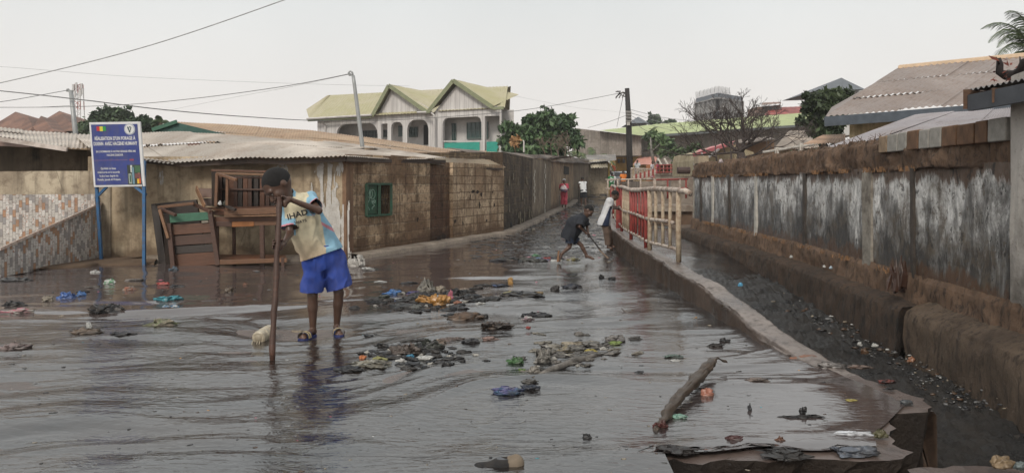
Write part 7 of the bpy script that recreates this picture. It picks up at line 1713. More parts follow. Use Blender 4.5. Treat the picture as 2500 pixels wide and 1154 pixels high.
for (a, b, w_) in (((529, 551, 12.35), (530, 646, 12.35), .06), ((640, 549, 12.3), (641, 652, 12.3), .065), ((571, 553, 12.9), (572, 640, 12.9), .05), ((676, 549, 12.9), (677, 640, 12.9), .05), ((691, 628, 12.2), (691, 655, 12.2), .05)): PB(tB, WR[2], a, b, w_, w_, 'leg')
plank(tB, WR[0], [(534, 621, 12.85), (696, 622, 12.85), (700, 633, 12.2), (536, 632, 12.2)], .02, 'shelf'); plank(tB, WR[1], [(536, 634, 12.18), (700, 630, 12.18), (700, 640, 12.18), (536, 646, 12.18)], .03, 'shelf_rim')
PB(tB, WLT, (479, 459, 12.75), (500, 505, 12.35), .02, .10, 'side_board'); plank(tB, WR[0], [(483, 459, 12.95), (518, 460, 12.95), (518, 482, 12.9), (490, 482, 12.9)], .03, 'side_board'); plank(tB, WR[2], [(489, 484, 12.93), (518, 484, 12.93), (518, 503, 12.9), (498, 503, 12.9)], .03, 'side_board')
tC = empty('crate', P(600, 508, 12.5), 'open upturned slatted wooden crate standing on the market table', 'crate')
plank(tC, WD, [(516, 416, 12.9), (526, 414, 12.4), (528, 505, 12.4), (517, 503, 12.9)], .03, 'side_panel')
PB(tC, WR[0], (517, 416, 12.35), (650, 419, 12.35), .05, .035, 'frame_bar'); PB(tC, WLT, (528, 423, 12.3), (648, 426, 12.3), .03, .03, 'frame_bar'); PB(tC, WR[2], (553, 433, 12.25), (664, 434, 12.5), .03, .03, 'frame_bar')
PB(tC, WR[1], (530, 423, 12.25), (527, 503, 12.25), .045, .04, 'frame_bar'); PB(tC, WR[1], (555, 433, 12.1), (554, 512, 12.1), .04, .04, 'frame_bar'); PB(tC, WR[1], (531, 424, 12.25), (577, 439, 11.9), .045, .04, 'frame_bar'); PB(tC, WD, (552, 503, 12.1), (575, 512, 12.0), .05, .04, 'frame_bar')
plank(tC, BLACK, [(527, 428, 12.97), (672, 430, 12.97), (672, 506, 12.97), (527, 504, 12.97)], .01, 'slat_gap_shade')  # black sheet behind the slats, painted as the shade in their gaps
for k, x in enumerate((532, 545, 559, 570, 581, 593, 605, 620, 634, 648, 660)): plank(tC, (WR[2], WD, WR[0])[k % 3], [(x, 430, 12.93), (x+9.5+(k % 3), 430, 12.93), (x+9.5+(k % 3), 506, 12.92), (x, 505, 12.92)], .02, 'slat')
PB(tC, WR[2], (528, 462, 12.9), (672, 463, 12.9), .03, .03, 'frame_bar')

# ------------------------------------------------------------------ LITTER
def ico(sub):
    import bmesh
    bm = bmesh.new(); bmesh.ops.create_icosphere(bm, subdivisions=sub, radius=1); V = np.array([v.co[:] for v in bm.verts]); Fc = np.array([[v.index for v in f.verts] for f in bm.faces]); bm.free(); return V, Fc
ICO = {k: ico(k) for k in (2, 3, 4, 5)}
LIT = vcol('litter', .45, .3, 50, .004, .35, 22, dirt=(.022, .018, .015), damt=.92, spec=.5)
LITW = vcol('litter_clean', .35, .3, 40, .004, .2, 18, dirt=(.05, .04, .03), damt=.6, spec=.5)
def crumple(c, w_, d, h, colr, seed, sub=4, folds=.5, rot=0., mat=None, name='rag', parent=None, spots=None, sink=.25, sharp=1.):
    V, Fc = ICO[sub]; V = V.copy(); r = np.random.default_rng(seed); o = r.random(3)*50
    n1 = fbm(V[:, 0]*1.6+o[0], V[:, 1]*1.6+o[1], V[:, 2]*1.6+o[2], 2, seed); n2 = 1-2*np.abs(fbm(V[:, 0]*3.4+o[1], V[:, 1]*2.4+o[0], V[:, 2]*3.4, 3, seed+1)); n3 = vn(V[:, 0]*9+o[0], V[:, 1]*9, V[:, 2]*9, seed+2)
    V = V*(1+.42*n1+.14*folds*sharp*n2+.05*folds*n3)[:, None]
    wx_ = fbm(V[:, 0]*1.7+o[2], V[:, 1]*1.7, V[:, 2]*1.2, 3, seed+11); wy_ = fbm(V[:, 0]*1.7, V[:, 1]*1.7+o[0], V[:, 2]*1.2, 3, seed+12)
    V = V+np.stack([.38*wx_, .38*wy_, 0*wx_], 1)
    th_ = r.random()*3.14; lx_ = V[:, 0]*math.cos(th_)+V[:, 1]*math.sin(th_); ly_ = -V[:, 0]*math.sin(th_)+V[:, 1]*math.cos(th_)
    V[:, 2] = V[:, 2]*(1+.55*folds*(1-2*np.abs(fbm(lx_*3.2+o[1]+.8*wx_, ly_*1.3+o[2], 0, 3, seed+13))))
    ext = np.abs(V).max(0); V /= ext; z = V[:, 2]; V[:, 2] = np.where(z < -sink, -sink+(z+sink)*.15, z); V[:, 2] += sink*.6
    X = V[:, 0]*w_/2; Y = V[:, 1]*d/2; ca, sa = math.cos(rot), math.sin(rot); W_ = np.stack([X*ca-Y*sa+c[0], X*sa+Y*ca+c[1], V[:, 2]*h+c[2]], 1)
    cl = np.tile(np.array(colr), (len(W_), 1))
    if spots is not None: q = fbm(V[:, 0]*3+o[0], V[:, 1]*3, V[:, 2]*3, 2, seed+6) > .12; cl[q] = spots
    return mesh_obj(name, W_, Fc, mat or LIT, parent, True, cl, uv=False)
_sd = [100]
def it(px, py, wp, hp, colr, name, label, cat=None, spots=None, folds=.6, dr=.55, mat=None, group=None, rot=0., sub=4, hf=.8):
    _sd[0] += 1; wp *= 1.15; hp *= 1.1; m_g = sum(colr)/3; colr = tuple(.8*v+.2*m_g*.6 for v in colr); c = G(px, py); mpp = c[1]/F; z = float(water_h(np.array([c[0]]), np.array([c[1]]))[0])+gz(c[1])-.002; c[2] = z; w_ = wp*mpp; ang = (py-HY)/F
    h = max(.008, hp*mpp*hf*.8); o = crumple(c, w_, w_*dr, h, colr, _sd[0], sub, folds, rot, mat, name, spots=spots); return tag(o, label, cat or name.replace('_', ' '), group)
BK, DG, GY, CRM, WHT, BLU, TRQ, ORG, BRN_, PNK, RDD, YLW, GRNN = (.015, .015, .018), (.035, .038, .045), (.16, .16, .16), (.32, .27, .20), (.50, .50, .48), (.02, .10, .36), (.02, .30, .38), (.48, .22, .03), (.10, .055, .03), (.45, .10, .16), (.40, .04, .03), (.45, .36, .05), (.05, .16, .04)
it(40, 686, 78, 12, GY, 'plastic_bag', 'flat grey plastic bag washed up at the left edge below the tiled wall', spots=DG)
it(268, 692, 27, 17, WHT, 'carton', 'small white and green drink carton on the water below the blue sign', spots=(.10, .28, .14), folds=.2, mat=LITW)
it(315, 708, 34, 14, (.42, .14, .07), 'bottle', 'orange and grey crushed bottle in front of the market tables', spots=(.30, .26, .22), folds=.3, dr=.4)
it(400, 694, 32, 9, RDD, 'plastic_cup', 'bright red crushed cup near the overturned stall', mat=LITW, folds=.3)
it(432, 698, 36, 9, DG, 'rag', 'dark rag just right of the red cup')
it(410, 732, 66, 15, TRQ, 'plastic_bag', 'turquoise crumpled plastic bag left of the boy in the football shirt', mat=LITW, folds=1.)
it(416, 749, 40, 10, WHT, 'sachet', 'white and blue sachet floating just below the turquoise bag', spots=(.05, .18, .35), folds=.3, mat=LITW)
it(166, 729, 46, 22, BLU, 'plastic_bag', 'blue crumpled plastic bag left of centre in the left shallows', mat=LITW, folds=1.); it(196, 724, 24, 18, (.02, .13, .38), 'plastic_bag', 'small blue bag corner beside the larger blue bag', mat=LITW)
it(117, 736, 30, 17, CRM, 'carton', 'cream torn carton left of the blue bag', folds=.4); it(35, 747, 62, 17, BK, 'plastic_bag', 'shiny black plastic bag at the left edge above the pink bottle', folds=.8)
it(50, 761, 92, 13, (.45, .42, .38), 'bottle', 'long white plastic bottle with pink label at the left edge', spots=PNK, folds=.15, dr=.22, mat=LITW)
it(262, 764, 96, 30, DG, 'rag', 'dark grey heap of rags left of the boy, below the blue bag', spots=(.06, .05, .045), folds=1.1); it(228, 700, 40, 8, (.12, .10, .08), 'rag', 'thin brown rag under the blue sign posts')
it(393, 801, 84, 26, (.22, .24, .12), 'rag', 'green and cream cloth strip left of the wooden pole', spots=CRM, rot=.6, dr=.3); it(217, 800, 13, 22, WHT, 'paper', 'small upright white paper cone on the brown bag', mat=LITW, folds=.3); it(215, 817, 74, 17, (.17, .12, .085), 'sack', 'brown sodden sack under the white paper cone')
it(232, 664, 24, 9, WHT, 'paper', 'white paper scrap at the edge of the mud below the sign', mat=LITW); it(35, 858, 72, 22, (.26, .19, .18), 'rag', 'pinkish rag at the left edge, lowest of the litter there'); it(560, 716, 26, 18, (.12, .08, .05), 'rag', 'brown lump of rag between the turquoise bag and the pole')
it(598, 697, 11, 10, (.25, .10, .05), 'peel', 'tiny orange-brown peel between the tables and the pole'); it(205, 713, 34, 8, BK, 'rag', 'narrow black rag above the smaller blue bag'); it(330, 684, 44, 7, (.20, .17, .15), 'rag', 'grey-brown rag above the orange bottle')
it(870, 652, 40, 32, (.50, .47, .43), 'plastic_bag', 'knotted white plastic bag by the kerb right of the boy', folds=1.1, mat=LITW, hf=1.); it(897, 657, 34, 9, WHT, 'paper', 'white scraps right of the knotted white bag', mat=LITW); it(735, 806, 60, 12, (.34, .27, .18), 'rag', "cream cloth in the water behind the boy's sandals", dr=.3)
it(425, 661, 28, 14, (.10, .15, .20), 'plastic_bag', 'grey-blue bag at the foot of the overturned stall'); it(930, 688, 30, 5, WHT, 'paper', 'thin white strip floating right of the boy', mat=LITW); it(300, 822, 60, 9, DG, 'rag', 'dark flat rag below the green and cream cloth')
it(120, 655, 60, 8, (.16, .09, .05), 'leaf_litter', 'brown leaf scraps along the foot of the tiled wall'); it(310, 640, 60, 8, (.10, .075, .05), 'leaf_litter', 'brown rubble between the blue sign posts', hf=1.)
# heap with the orange cloth
it(1057, 744, 78, 34, ORG, 'rag', 'orange cloth in the biggest litter heap, midstream', folds=1.2, mat=LITW, sub=5, hf=.9); it(955, 722, 48, 18, (.02, .14, .40), 'plastic_bag', 'blue bag at the left end of the heap with the orange cloth', mat=LITW); it(938, 732, 46, 18, (.07, .08, .07), 'container', 'dark green crushed container at the left tip of the heap', folds=.3)
it(1042, 714, 44, 34, (.27, .25, .21), 'sack', 'grey-beige sack standing up at the back of the heap', folds=1.1, hf=1.1); it(1075, 712, 34, 24, (.33, .27, .20), 'carton', 'cream torn carton behind the orange cloth'); it(1105, 722, 46, 20, BK, 'plastic_bag', 'black bag right of the cream carton in the heap', hf=.9)
it(1100, 734, 15, 24, PNK, 'rag', 'pink strip of cloth right of the orange cloth', mat=LITW, hf=1.); it(1142, 731, 44, 14, DG, 'plastic_bag', 'dark grey bag at the right end of the heap'); it(1000, 738, 60, 20, DG, 'rag', 'dark grey rag left of the orange cloth'); it(985, 754, 66, 18, (.055, .06, .065), 'rag', 'slate grey rag at the front of the heap'); it(1020, 757, 34, 16, (.14, .15, .14), 'plastic_bag', 'pale grey bag in front of the orange cloth'); it(1117, 742, 20, 12, (.38, .13, .06), 'peel', 'red-orange scrap beside the pink strip'); it(1172, 743, 26, 6, WHT, 'paper', 'white scrap floating right of the heap', mat=LITW); it(1135, 711, 30, 10, (.36, .28, .22), 'rag', 'salmon pink scrap at the top right of the heap'); it(1012, 720, 40, 12, (.10, .05, .16), 'rag', 'purple and blue rag behind the heap', spots=(.03, .07, .2))
it(1138, 774, 84, 22, (.13, .07, .035), 'shoe', 'brown leather shoe lying on its side below the heap', folds=.35, dr=.4); it(1178, 771, 28, 14, BK, 'shoe', 'black rubber heel beside the brown shoe', folds=.4)
it(1246, 694, 13, 17, (.42, .22, .04), 'fruit', 'small ochre fruit upstream of the heap', folds=.2, mat=LITW, hf=1.); it(1225, 701, 50, 8, BK, 'rag', 'black rag left of the ochre fruit', spots=(.02, .04, .10))
it(1275, 724, 100, 13, DG, 'rag', 'flat dark rag raft with yellow scraps, upstream of the heap', spots=(.07, .06, .05)); it(1252, 718, 44, 8, (.42, .38, .14), 'rag', 'pale yellow cloth on the flat dark rag raft', mat=LITW); it(1315, 718, 22, 9, (.36, .24, .10), 'peel', 'tan scrap at the right end of the dark raft')
it(1355, 708, 24, 14, (.04, .035, .035), 'shoe', 'dark upturned shoe, left of a pair on the water', folds=.3, hf=1.); it(1395, 702, 48, 12, (.025, .03, .05), 'shoe', 'flat dark slipper right of the upturned shoe', folds=.5); it(1468, 679, 14, 13, BK, 'rag', 'small black lump near the kerb behind the shoes', hf=1.); it(1494, 681, 18, 8, BK, 'rag', 'flat black scrap right of the small black lump')
it(1308, 768, 72, 18, (.02, .022, .03), 'plastic_bag', 'black bag with flap midstream right of the brown shoe', folds=1.); it(1287, 781, 34, 14, (.35, .20, .24), 'rag', 'pink and white cloth under the black flapped bag', spots=WHT); it(1210, 803, 84, 25, (.055, .042, .038), 'rag', 'brown-black rag heap between the orange cloth and the V of cloths', spots=(.18, .13, .10), folds=1.1); it(1290, 804, 12, 7, RDD, 'peel', 'tiny red scrap right of the brown-black heap')
# lower heap
it(990, 865, 74, 36, (.12, .09, .075), 'rag', 'brown bunched cloth, tallest in the lower left heap', folds=1.2, hf=.9, sub=5); it(1045, 850, 84, 30, (.045, .055, .04), 'rag', 'dark green rag at the top of the lower left heap', spots=BK, folds=1.2); it(1068, 842, 60, 18, (.33, .25, .19), 'rag', 'salmon torn cloth right of the dark green rag', folds=.9); it(1035, 876, 50, 12, WHT, 'plastic_cup', 'white crushed cup at the front of the lower left heap', mat=LITW, folds=.3); it(1000, 873, 22, 11, (.02, .22, .38), 'plastic_cup', 'blue cup lid between white scraps of the lower heap', mat=LITW, folds=.2); it(980, 882, 30, 10, WHT, 'sachet', 'white sachet below the blue cup lid', mat=LITW)
it(905, 893, 118, 22, (.34, .33, .28), 'plastic_bag', 'pale see-through bag trailing left of the lower heap', folds=1., spots=(.24, .22, .17)); it(886, 878, 18, 11, (.60, .17, .03), 'peel', 'bright orange scrap on the trailing pale bag', mat=LITW, hf=1.); it(925, 880, 40, 12, (.35, .34, .10), 'rag', 'yellowish scrap on the trailing pale bag'); it(850, 905, 80, 16, DG, 'rag', "dark rag below the boy's feet", folds=1.); it(1148, 838, 46, 15, (.05, .055, .065), 'stone', 'smooth dark grey lump right of the lower heap', folds=.15); it(1198, 832, 44, 12, (.30, .18, .15), 'rag', 'pink-grey torn strip right of the smooth dark lump'); it(1100, 828, 70, 10, (.14, .09, .07), 'rag', 'thin brown rag above the smooth dark lump')
# V of cloths
it(1330, 880, 62, 44, (.27, .25, .22), 'sack', 'grey woven sack at the point of the V of cloths', folds=1.1, rot=.8, hf=.8, sub=5, dr=.6); it(1305, 912, 30, 26, (.30, .27, .23), 'rag', 'beige cloth tail at the tip of the V'); it(1385, 858, 84, 24, (.20, .19, .17), 'rag', 'grey cloth in the middle of the V', spots=(.32, .27, .18), folds=1.2); it(1400, 846, 60, 16, (.37, .31, .22), 'rag', 'cream cloth behind the grey cloth in the V'); it(1450, 848, 70, 16, (.17, .16, .145), 'rag', 'grey-brown cloth toward the right end of the V'); it(1500, 836, 50, 22, (.24, .22, .21), 'plastic_bag', 'pale grey bag at the upper right end of the V', folds=.8); it(1442, 859, 34, 11, YLW, 'rag', 'yellow scrap on the V of cloths', mat=LITW); it(1500, 843, 34, 11, (.18, .26, .04), 'rag', 'lime green scrap on the pale grey bag', mat=LITW); it(1550, 833, 44, 10, (.06, .055, .05), 'rag', 'dark strip trailing from the right end of the V', dr=.3)
mb = MB(); q = [G(1300, 925), G(1345, 903), G(1395, 885), G(1440, 872), G(1478, 862)]; mb.tube([p+V3(0, 0, .002) for p in q], [.014, .024, .026, .02, .01], 12); o = mb.build('rag', simple('rolled_cloth', (.15, .135, .12), .7, .5, 14, .9, 40, .01, dirt=(.03, .025, .02), dsc=9, damt=.9), None, True); tag(o, 'long rolled grey cloth along the lower edge of the V', 'rag')
it(1258, 884, 40, 24, GRNN, 'weed', 'green waterweed left of the grey woven sack', folds=1.2); it(1275, 905, 20, 12, (.14, .24, .04), 'weed', 'small yellow-green weed below the waterweed', folds=1.)
it(1240, 957, 76, 22, (.05, .13, .24), 'rag', 'light blue cloth below the tip of the V', folds=1., spots=(.09, .09, .22)); it(1295, 946, 44, 16, (.02, .03, .06), 'rag', 'navy rag beside the light blue cloth'); it(1290, 932, 46, 12, (.11, .10, .09), 'rag', 'grey rag between the V and the light blue cloth')
it(1768, 838, 30, 12, BK, 'rag', 'black rag in the open water left of the kerb end', hf=.9); it(1745, 850, 40, 12, (.035, .03, .03), 'rag', 'dark flat rag beside the black rag left of the kerb end'); it(1435, 1067, 24, 15, BK, 'rag', 'small black lump in the near water', hf=.8); it(1560, 905, 24, 6, DG, 'rag', 'thin dark scrap right of the V tip'); it(1645, 872, 50, 8, (.10, .16, .13), 'plastic_bag', 'pale green film floating left of the black rag'); it(1650, 882, 30, 7, WHT, 'paper', 'white scrap by the pale green film', mat=LITW)
# floating stick with a fork, near shoe, near branch
mb = MB(); q = [G(1512, 777), G(1535, 772), G(1562, 768)]; mb.tube([p+V3(0, 0, .02) for p in q], [.012, .016, .01], 7).tube([q[1]+V3(0, 0, .02), G(1518, 765)+V3(0, 0, .05)], [.01, .006], 6); tag(mb.build('stick', simple('grey_stick', (.12, .10, .09), .8), None, True), 'forked pale stick floating midstream toward the kerb', 'stick')
lg_ = MB(); q = [G(1612, 1035), G(1640, 1003), G(1672, 975), G(1705, 945), G(1738, 917)]
lg_.tube([p+V3(0, 0, z) for p, z in zip(q, (.0, .03, .05, .07, .10))], [.018, .032, .030, .038, .026], 14).tube([q[4]+V3(0, 0, .09), G(1752, 908)+V3(0, 0, .10), G(1775, 905)+V3(0, 0, .06)], [.018, .012, .004], 7).tube([q[0]+V3(0, 0, .0), G(1600, 1048)], [.022, .012], 8)
o = lg_.build('branch', mat_wood('peeling_bark', (.13, .095, .07), .05, .5), None, True); tag(o, 'thick peeling branch lying in the near water at right', 'branch')
sd2 = o.modifiers.new('s', 'SUBSURF'); sd2.subdivision_type = 'SIMPLE'; sd2.levels = sd2.render_levels = 3; dd = o.modifiers.new('d', 'DISPLACE'); dd.texture = tx; dd.strength = .05
it(1728, 962, 34, 24, (.42, .15, .09), 'plastic_cup', 'orange-pink cup beside the peeling branch', mat=LITW, folds=.3); it(1612, 1040, 40, 26, (.12, .025, .02), 'rag', 'dark red rag at the lower end of the peeling branch', folds=.9); it(1655, 1016, 46, 12, (.18, .36, .28), 'plastic_bag', 'mint green bag under the peeling branch', mat=LITW)
sh_ = empty('shoe', G(1225, 1140), 'black shoe with cream and tan heel in the water at the bottom edge', 'shoe')
c = G(1222, 1140)-V3(0, 0, .012); ax_ = unit(V3(1, .12, 0)); by_ = V3(-ax_[1], ax_[0], 0)
sdf_obj('upper', [cap(c-ax_*.11+V3(0, 0, .0), c+V3(0, 0, .020), .022, .038, .03), cap(c+V3(0, 0, .020), c+ax_*.075+V3(0, 0, .030), .036, .040, .02), cap(c-ax_*.10-V3(0, 0, .005), c+ax_*.09-V3(0, 0, .005), .042, .036, .01)], .004, CLOTH0, sh_, lambda V: np.where(((V-c)@ax_ > .035)[:, None], np.array((.19, .15, .11)), np.where((V[:, 2] > .045)[:, None], np.array((.11, .12, .135)), np.array((.012, .012, .014)))), carve=[ball(c+ax_*.045+V3(0, 0, .075), .036, 0, (1.3, .8, 1))], wrinkle=.004)
bt_ = empty('bottle', G(640, 845), 'scuffed pale plastic bottle on the water against the wooden pole', 'bottle')
a, b = G(630, 836)+V3(0, 0, .035), G(668, 818)+V3(0, 0, .06)
PLB = simple('scuffed_plastic', (.40, .35, .26), .35, .3, 25, .4, dirt=(.16, .12, .08), dsc=20); MB().lathe(a, b, [(0, .046), (.03, .058), (.18, .061), (.20, .054), (.25, .054), (.27, .061), (.42, .061), (.44, .053), (.49, .053), (.51, .060), (.72, .057), (.86, .040), (.97, .024)], 22).build('body', PLB, bt_)
MB().lathe(a-unit(b-a)*.004, a+unit(b-a)*.003, [(0, .030), (1, .036)], 18).build('base', simple('bottle_base', (.26, .22, .16), .4), bt_, True); MB().lathe(b-unit(b-a)*.01, b+unit(b-a)*.03, [(0, .022), (1, .02)], 12).build('neck', PLB, bt_, True)
st_ = MB()
for dx in (-.04, .0, .02): st_.tube([a+V3(dx, -.02, -.02), a+V3(dx+.008, -.06, -.04)], .004, 5)
st_.build('drip', PLB, bt_)
# near slab: right-hand rubble
it(1967, 876, 84, 12, (.33, .13, .06), 'board', 'orange-brown broken board at the end of the kerb', folds=.15, dr=.35); it(2030, 895, 70, 20, (.14, .12, .11), 'plastic_bag', 'grey soiled bag just below the kerb end', spots=(.35, .33, .32), folds=.9); it(2078, 1062, 92, 20, (.62, .64, .68), 'plastic_bag', 'bright white plastic bag on the slab near the broken corner', mat=LITW, folds=.25, dr=.3, hf=.5); it(2150, 1066, 34, 26, (.12, .11, .04), 'rag', 'olive yellow rag right of the bright white bag'); it(2085, 1102, 112, 18, (.13, .15, .19), 'rag', 'slate blue cloth below the bright white bag', folds=.8); it(1910, 1112, 136, 36, (.04, .038, .038), 'mud_clump', 'dark mud clump at the bottom edge of the slab', folds=1.1, hf=.5); it(1905, 1080, 26, 14, (.20, .08, .04), 'rag', 'rust brown scrap on top of the dark mud clump')
it(1960, 1018, 110, 10, (.03, .028, .03), 'rag', 'thin dark rag stretched across the slab', folds=1.2, dr=.25); it(1960, 1010, 20, 26, BK, 'rag', 'black upright scrap on the stretched dark rag'); it(1845, 930, 60, 8, (.20, .14, .11), 'leaf_litter', 'pale brown leaves on the slab above the stretched rag'); it(2080, 978, 30, 5, YLW, 'peel', 'thin yellow peel on the slab near its edge', mat=LITW); it(2165, 935, 46, 12, (.03, .02, .02), 'rag', 'black and dark red rag on the slab edge', spots=(.16, .03, .02)); it(2170, 950, 30, 8, BK, 'rag', 'small black rag below the dark red one at the slab edge'); it(2100, 895, 60, 10, (.20, .13, .10), 'leaf_litter', 'brown scraps between the kerb end and slab edge')
it(1650, 1108, 110, 22, (.03, .025, .025), 'mud_clump', 'dark mud clump beside the hole at the bottom of the picture', folds=1., hf=.5); it(1790, 1078, 46, 14, (.10, .03, .03), 'rag', 'dark maroon rag above the hole in the slab'); it(1830, 1000, 10, 24, DG, 'stick', 'short dark stick on the slab left of the stretched rag', dr=1., folds=.2); it(2215, 985, 34, 14, (.08, .09, .10), 'stone', 'dark stone on the broken slab corner', folds=.2)
it(2447, 1137, 54, 30, (.30, .20, .10), 'stone', 'rounded tan stone at the lower right corner', folds=.12, dr=.8, hf=.9); it(2490, 1143, 30, 20, (.16, .20, .20), 'stone', 'grey-green stone beside the rounded tan stone', folds=.12, dr=.8, hf=.9)
for (px, py, wp, hp, c_, lab) in [(2100, 842, 16, 10, WHT, 'white crushed cup on the black muck, far one'), (2135, 845, 18, 9, WHT, 'white sachet lying beside the crushed cup on the muck'), (2110, 862, 22, 12, BRN_, 'brown scrap on the muck near the slab corner'), (1808, 697, 14, 10, (.10, .35, .55), 'light blue scrap on the kerb top'), (2225, 880, 22, 12, (.30, .14, .08), 'orange-brown cup on the muck under the wall')]:
    z = -.36 if px > 2000 else .27; c = G(px, py, z); o = crumple(c, wp*c[1]/F, wp*c[1]/F*.6, hp*c[1]/F, c_, px, 3, .5, 0, LITW, 'scrap'); tag(o, lab, 'scrap')
# things on the wall ledge and coping
for (px, py, D, r_, c_, lab) in [(2028, 655, 9.6, .022, (.45, .55, .62), 'pale blue cup on the plinth of the long wall'), (2012, 652, 9.8, .018, WHT, 'white scrap beside the pale blue cup on the plinth'), (1932, 628, 11.6, .022, WHT, 'crumpled paper on the ledge of the long wall'), (2275, 395, 7.9, .022, (.30, .36, .38), 'small grey cloth caught under the wall coping'), (1760, 396, 17, .05, (.50, .42, .42), 'pinkish rag lying on the far part of the wall top')]:
    c = P(px, py, D); tag(crumple(c, r_*2.4, r_*2, r_*1.6, c_, px, 3, .6, 0, LITW, 'scrap'), lab, 'scrap')
sb = it(1330, 633, 44, 9, (.05, .20, .45), 'rag', 'blue and red rag strip left of the boy in black', spots=RDD, mat=LITW); it(1290, 632, 26, 10, (.40, .14, .20), 'rag', 'pink cup and rag in the strip left of the boy in black', mat=LITW); it(1255, 632, 40, 8, DG, 'rag', 'dark end of the litter strip left of the boy in black'); it(1398, 634, 34, 9, YLW, 'plastic_bag', 'yellow and white bag between the feet of the boy in black', spots=WHT, mat=LITW); it(1360, 636, 30, 6, WHT, 'paper', 'white flat paper behind the raised heel of the boy in black', mat=LITW); it(1308, 624, 22, 8, (.10, .30, .14), 'rag', 'green scrap above the pink cup in the litter strip')
tag(crumple(P(537, 499, 12.05), .07, .05, .06, (.55, .55, .54), 71, 3, .4, 0, LITW, 'cup'), 'white cup in the mouth of the upturned crate', 'cup'); tag(crumple(P(549, 500, 12.15), .08, .06, .07, (.06, .06, .04), 72, 3, .6, 0, LIT, 'rag'), 'olive rag beside the white cup in the upturned crate', 'rag')
# tyre by the hut corner
tg = G(1236, 562); tag(MB().lathe(tg+V3(.0, -.02, .12), tg+V3(.10, .05, .13), [(0, .05), (.05, .14), (.3, .17), (.7, .17), (.95, .14), (1, .05)], 20).build('tyre', simple('tyre_black', (.012, .012, .013), .8), None, True), 'black tyre half sunk at the corner of the crumbling hut', 'tyre')
# small scraps round the heaps, alike within each heap
MINI = [('heap with the orange cloth', 1050, 738, 130, 30, 70, 'dark'), ('lower left heap', 1020, 866, 130, 30, 60, 'dark'), ('V of cloths', 1400, 862, 120, 28, 55, 'grey'), ('boy in black', 1300, 634, 90, 6, 22, 'bright')]
r = np.random.default_rng(3)
for (hn, cx_h, cy_h, sx_, sy_, n_, kd) in MINI:
    pal = {'dark': [(.018, .018, .02), (.04, .034, .03), (.025, .03, .038)], 'grey': [(.20, .18, .16), (.13, .12, .11), (.28, .25, .2)], 'bright': [(.05, .055, .06), (.07, .07, .06), (.04, .04, .05)]}[kd]
    for k in range(n_):
        x, y = cx_h+r.normal()*sx_*.5, cy_h+r.normal()*sy_*.5
        it(x, y, r.uniform(18, 58), r.uniform(5, 11), pal[k % 3], 'scrap', {'dark': 'small dark scrap around the %s', 'grey': 'small grey cloth scrap around the %s', 'bright': 'small dark scrap in the litter strip by the %s'}[kd] % hn, 'scrap', group='small scraps around the %s' % hn, sub=3, folds=1.3, dr=r.uniform(.3, .6), rot=r.uniform(-.6, .6))
    if kd != 'bright':
        for k in range(11): it(cx_h+r.normal()*sx_*.5, cy_h+r.normal()*sy_*.45, r.uniform(10, 30), r.uniform(5, 10), (.42, .40, .36), 'scrap', 'small pale scrap around the %s' % hn, 'scrap', group='small pale scraps around the %s' % hn, sub=3, folds=1.2, dr=.4, mat=LITW, rot=r.uniform(-.6, .6))
# uncountable floating specks and low sludge
def scatter(n, fx, size, pal, name, mat, hz_=.35, sub=2, zf=None):
    V0, F0 = ICO[sub]; Vs, Fs, Cs = [], [], []; b = 0; rr = np.random.default_rng(len(name)*7+n)
    for k in range(n):
        px, py = fx(rr); c = G(px, py) if zf is None else G(px, py, zf(px, py)); mp = c[1]/F; sz = rr.uniform(*size)*mp
        if zf is None: c[2] = float(water_h(np.array([c[0]]), np.array([c[1]]))[0])+gz(c[1])
        d = V0*(1+.5*vn(V0[:, 0]*2+k, V0[:, 1]*2, V0[:, 2]*2, 3))[:, None]; a = rr.uniform(-.5, .5); X = d[:, 0]*sz*rr.uniform(.8, 2.2); Y = d[:, 1]*sz*rr.uniform(.7, 1.3)
        Vs.append(np.stack([X*math.cos(a)-Y*math.sin(a)+c[0], X*math.sin(a)+Y*math.cos(a)+c[1], d[:, 2]*sz*hz_+c[2]], 1)); Fs.append(F0+b); b += len(V0); Cs.append(np.tile(pal[rr.integers(len(pal))], (len(V0), 1)))
    return tag(mesh_obj(name, np.concatenate(Vs), np.concatenate(Fs), mat, None, True, np.concatenate(Cs), uv=False), kind='stuff')
def fx1(rr):
    while True:
        y = 500+660*rr.random()**1.5; x = rr.uniform(0, 2100) if y > 640 else rr.uniform(1450-(y-480)*2.2, 1500)
        g_ = G(x, y)
        if ipx(WL, g_[1])+.4 < g_[0] < ipx(KL, g_[1])-.1: return x, y
scatter(520, fx1, (1.2, 4.0), [BK, DG, (.05, .045, .04), BRN_, GY, CRM, (.03, .03, .035)], 'litter', LIT)
scatter(60, fx1, (1.0, 3.0), [WHT, CRM, TRQ, ORG, PNK], 'bright_litter', LITW)
def fx2(rr):
    while True:
        y = 478+150*rr.random()**1.3; x = rr.uniform(1150, 1500); g_ = G(x, y)
        if ipx(WL, g_[1])+.2 < g_[0] < ipx(KL, g_[1])-.1: return x, y
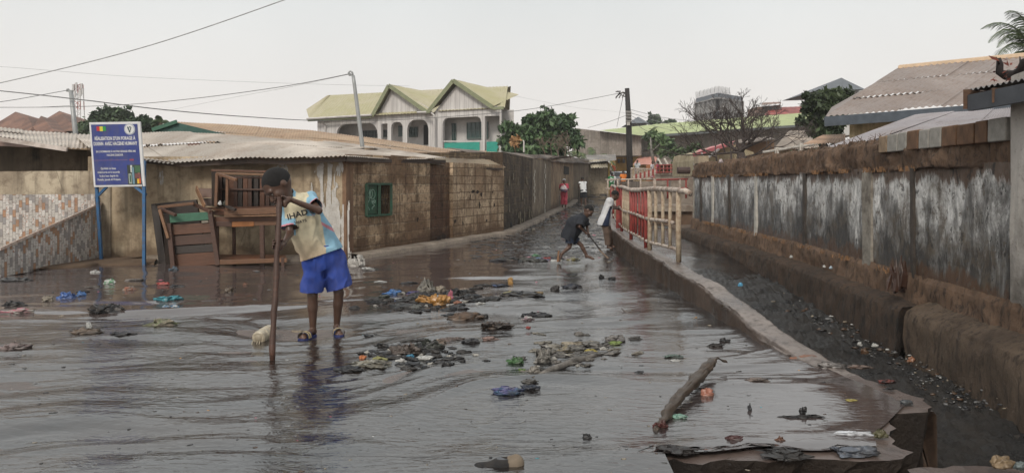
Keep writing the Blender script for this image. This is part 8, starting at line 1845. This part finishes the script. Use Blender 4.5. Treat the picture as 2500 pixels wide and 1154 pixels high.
scatter(900, fx2, (1.6, 6.5), [(.035, .034, .036), (.055, .05, .048), (.025, .024, .026)], 'sludge', LIT, .16)
def fx3(rr): y = rr.uniform(640, 1000); x0 = np.interp(y, [600, 700, 800, 900, 1000], [1680, 1790, 1980, 2180, 2290]); return x0+rr.uniform(10, 90+(y-600)*.3), y
scatter(420, fx3, (1.5, 5.), [BK, DG, (.05, .04, .03), (.02, .02, .02), BRN_, GY], 'rubble', LIT, .7, zf=lambda x, y: -.40)
scatter(70, fx3, (1.2, 3.2), [WHT, CRM, GY], 'pale_litter', LITW, .7, zf=lambda x, y: -.36)
def fx4(rr): return rr.uniform(2260, 2500), rr.uniform(960, 1110)
scatter(240, fx4, (3, 12), [(.04, .036, .033), (.02, .02, .02), (.09, .07, .055), (.13, .10, .07)], 'pebbles', LIT, .7, 3, zf=lambda x, y: -.55)
# lower right slab corner
pts = prism([(1.93, 3.70), (2.3, 3.75), (2.9, 3.72), (4.0, 3.67), (4.0, 2.6), (1.7, 2.6)], 0, 0); n0 = len(pts); s_ = MB()
s_.v = [(x, y, -.05) for x, y in pts]+[(x, y, -.14) for x, y in pts]+[(x, y+.05, -.8) for x, y in pts]; s_.f = [tuple(range(n0))]
for r_ in (0, 1):
    for i in range(n0): s_.f.append((r_*n0+i, (r_+1)*n0+i, (r_+1)*n0+(i+1) % n0, r_*n0+(i+1) % n0))
o = s_.build('pavement', WETC); o.data.materials.append(BROKE)
for i, f_p in enumerate(o.data.polygons): f_p.material_index = 0 if i == 0 else 1
tag(o, kind='structure')
# ------------------------------------------------------------------ HAZE
hb = MB().box(-260, 320, -60, 330, -2.0, 42)
hm = bpy.data.materials.new('haze'); hm.use_nodes = True; ht = hm.node_tree; ht.nodes.remove(ht.nodes['Principled BSDF'])
pv = ht.nodes.new('ShaderNodeVolumePrincipled'); pv.inputs['Color'].default_value = (.97, .97, .98, 1); pv.inputs['Density'].default_value = .0008; pv.inputs['Anisotropy'].default_value = .2
ht.links.new(pv.outputs[0], ht.nodes['Material Output'].inputs['Volume'])
o = hb.build('haze', hm); tag(o, kind='stuff')
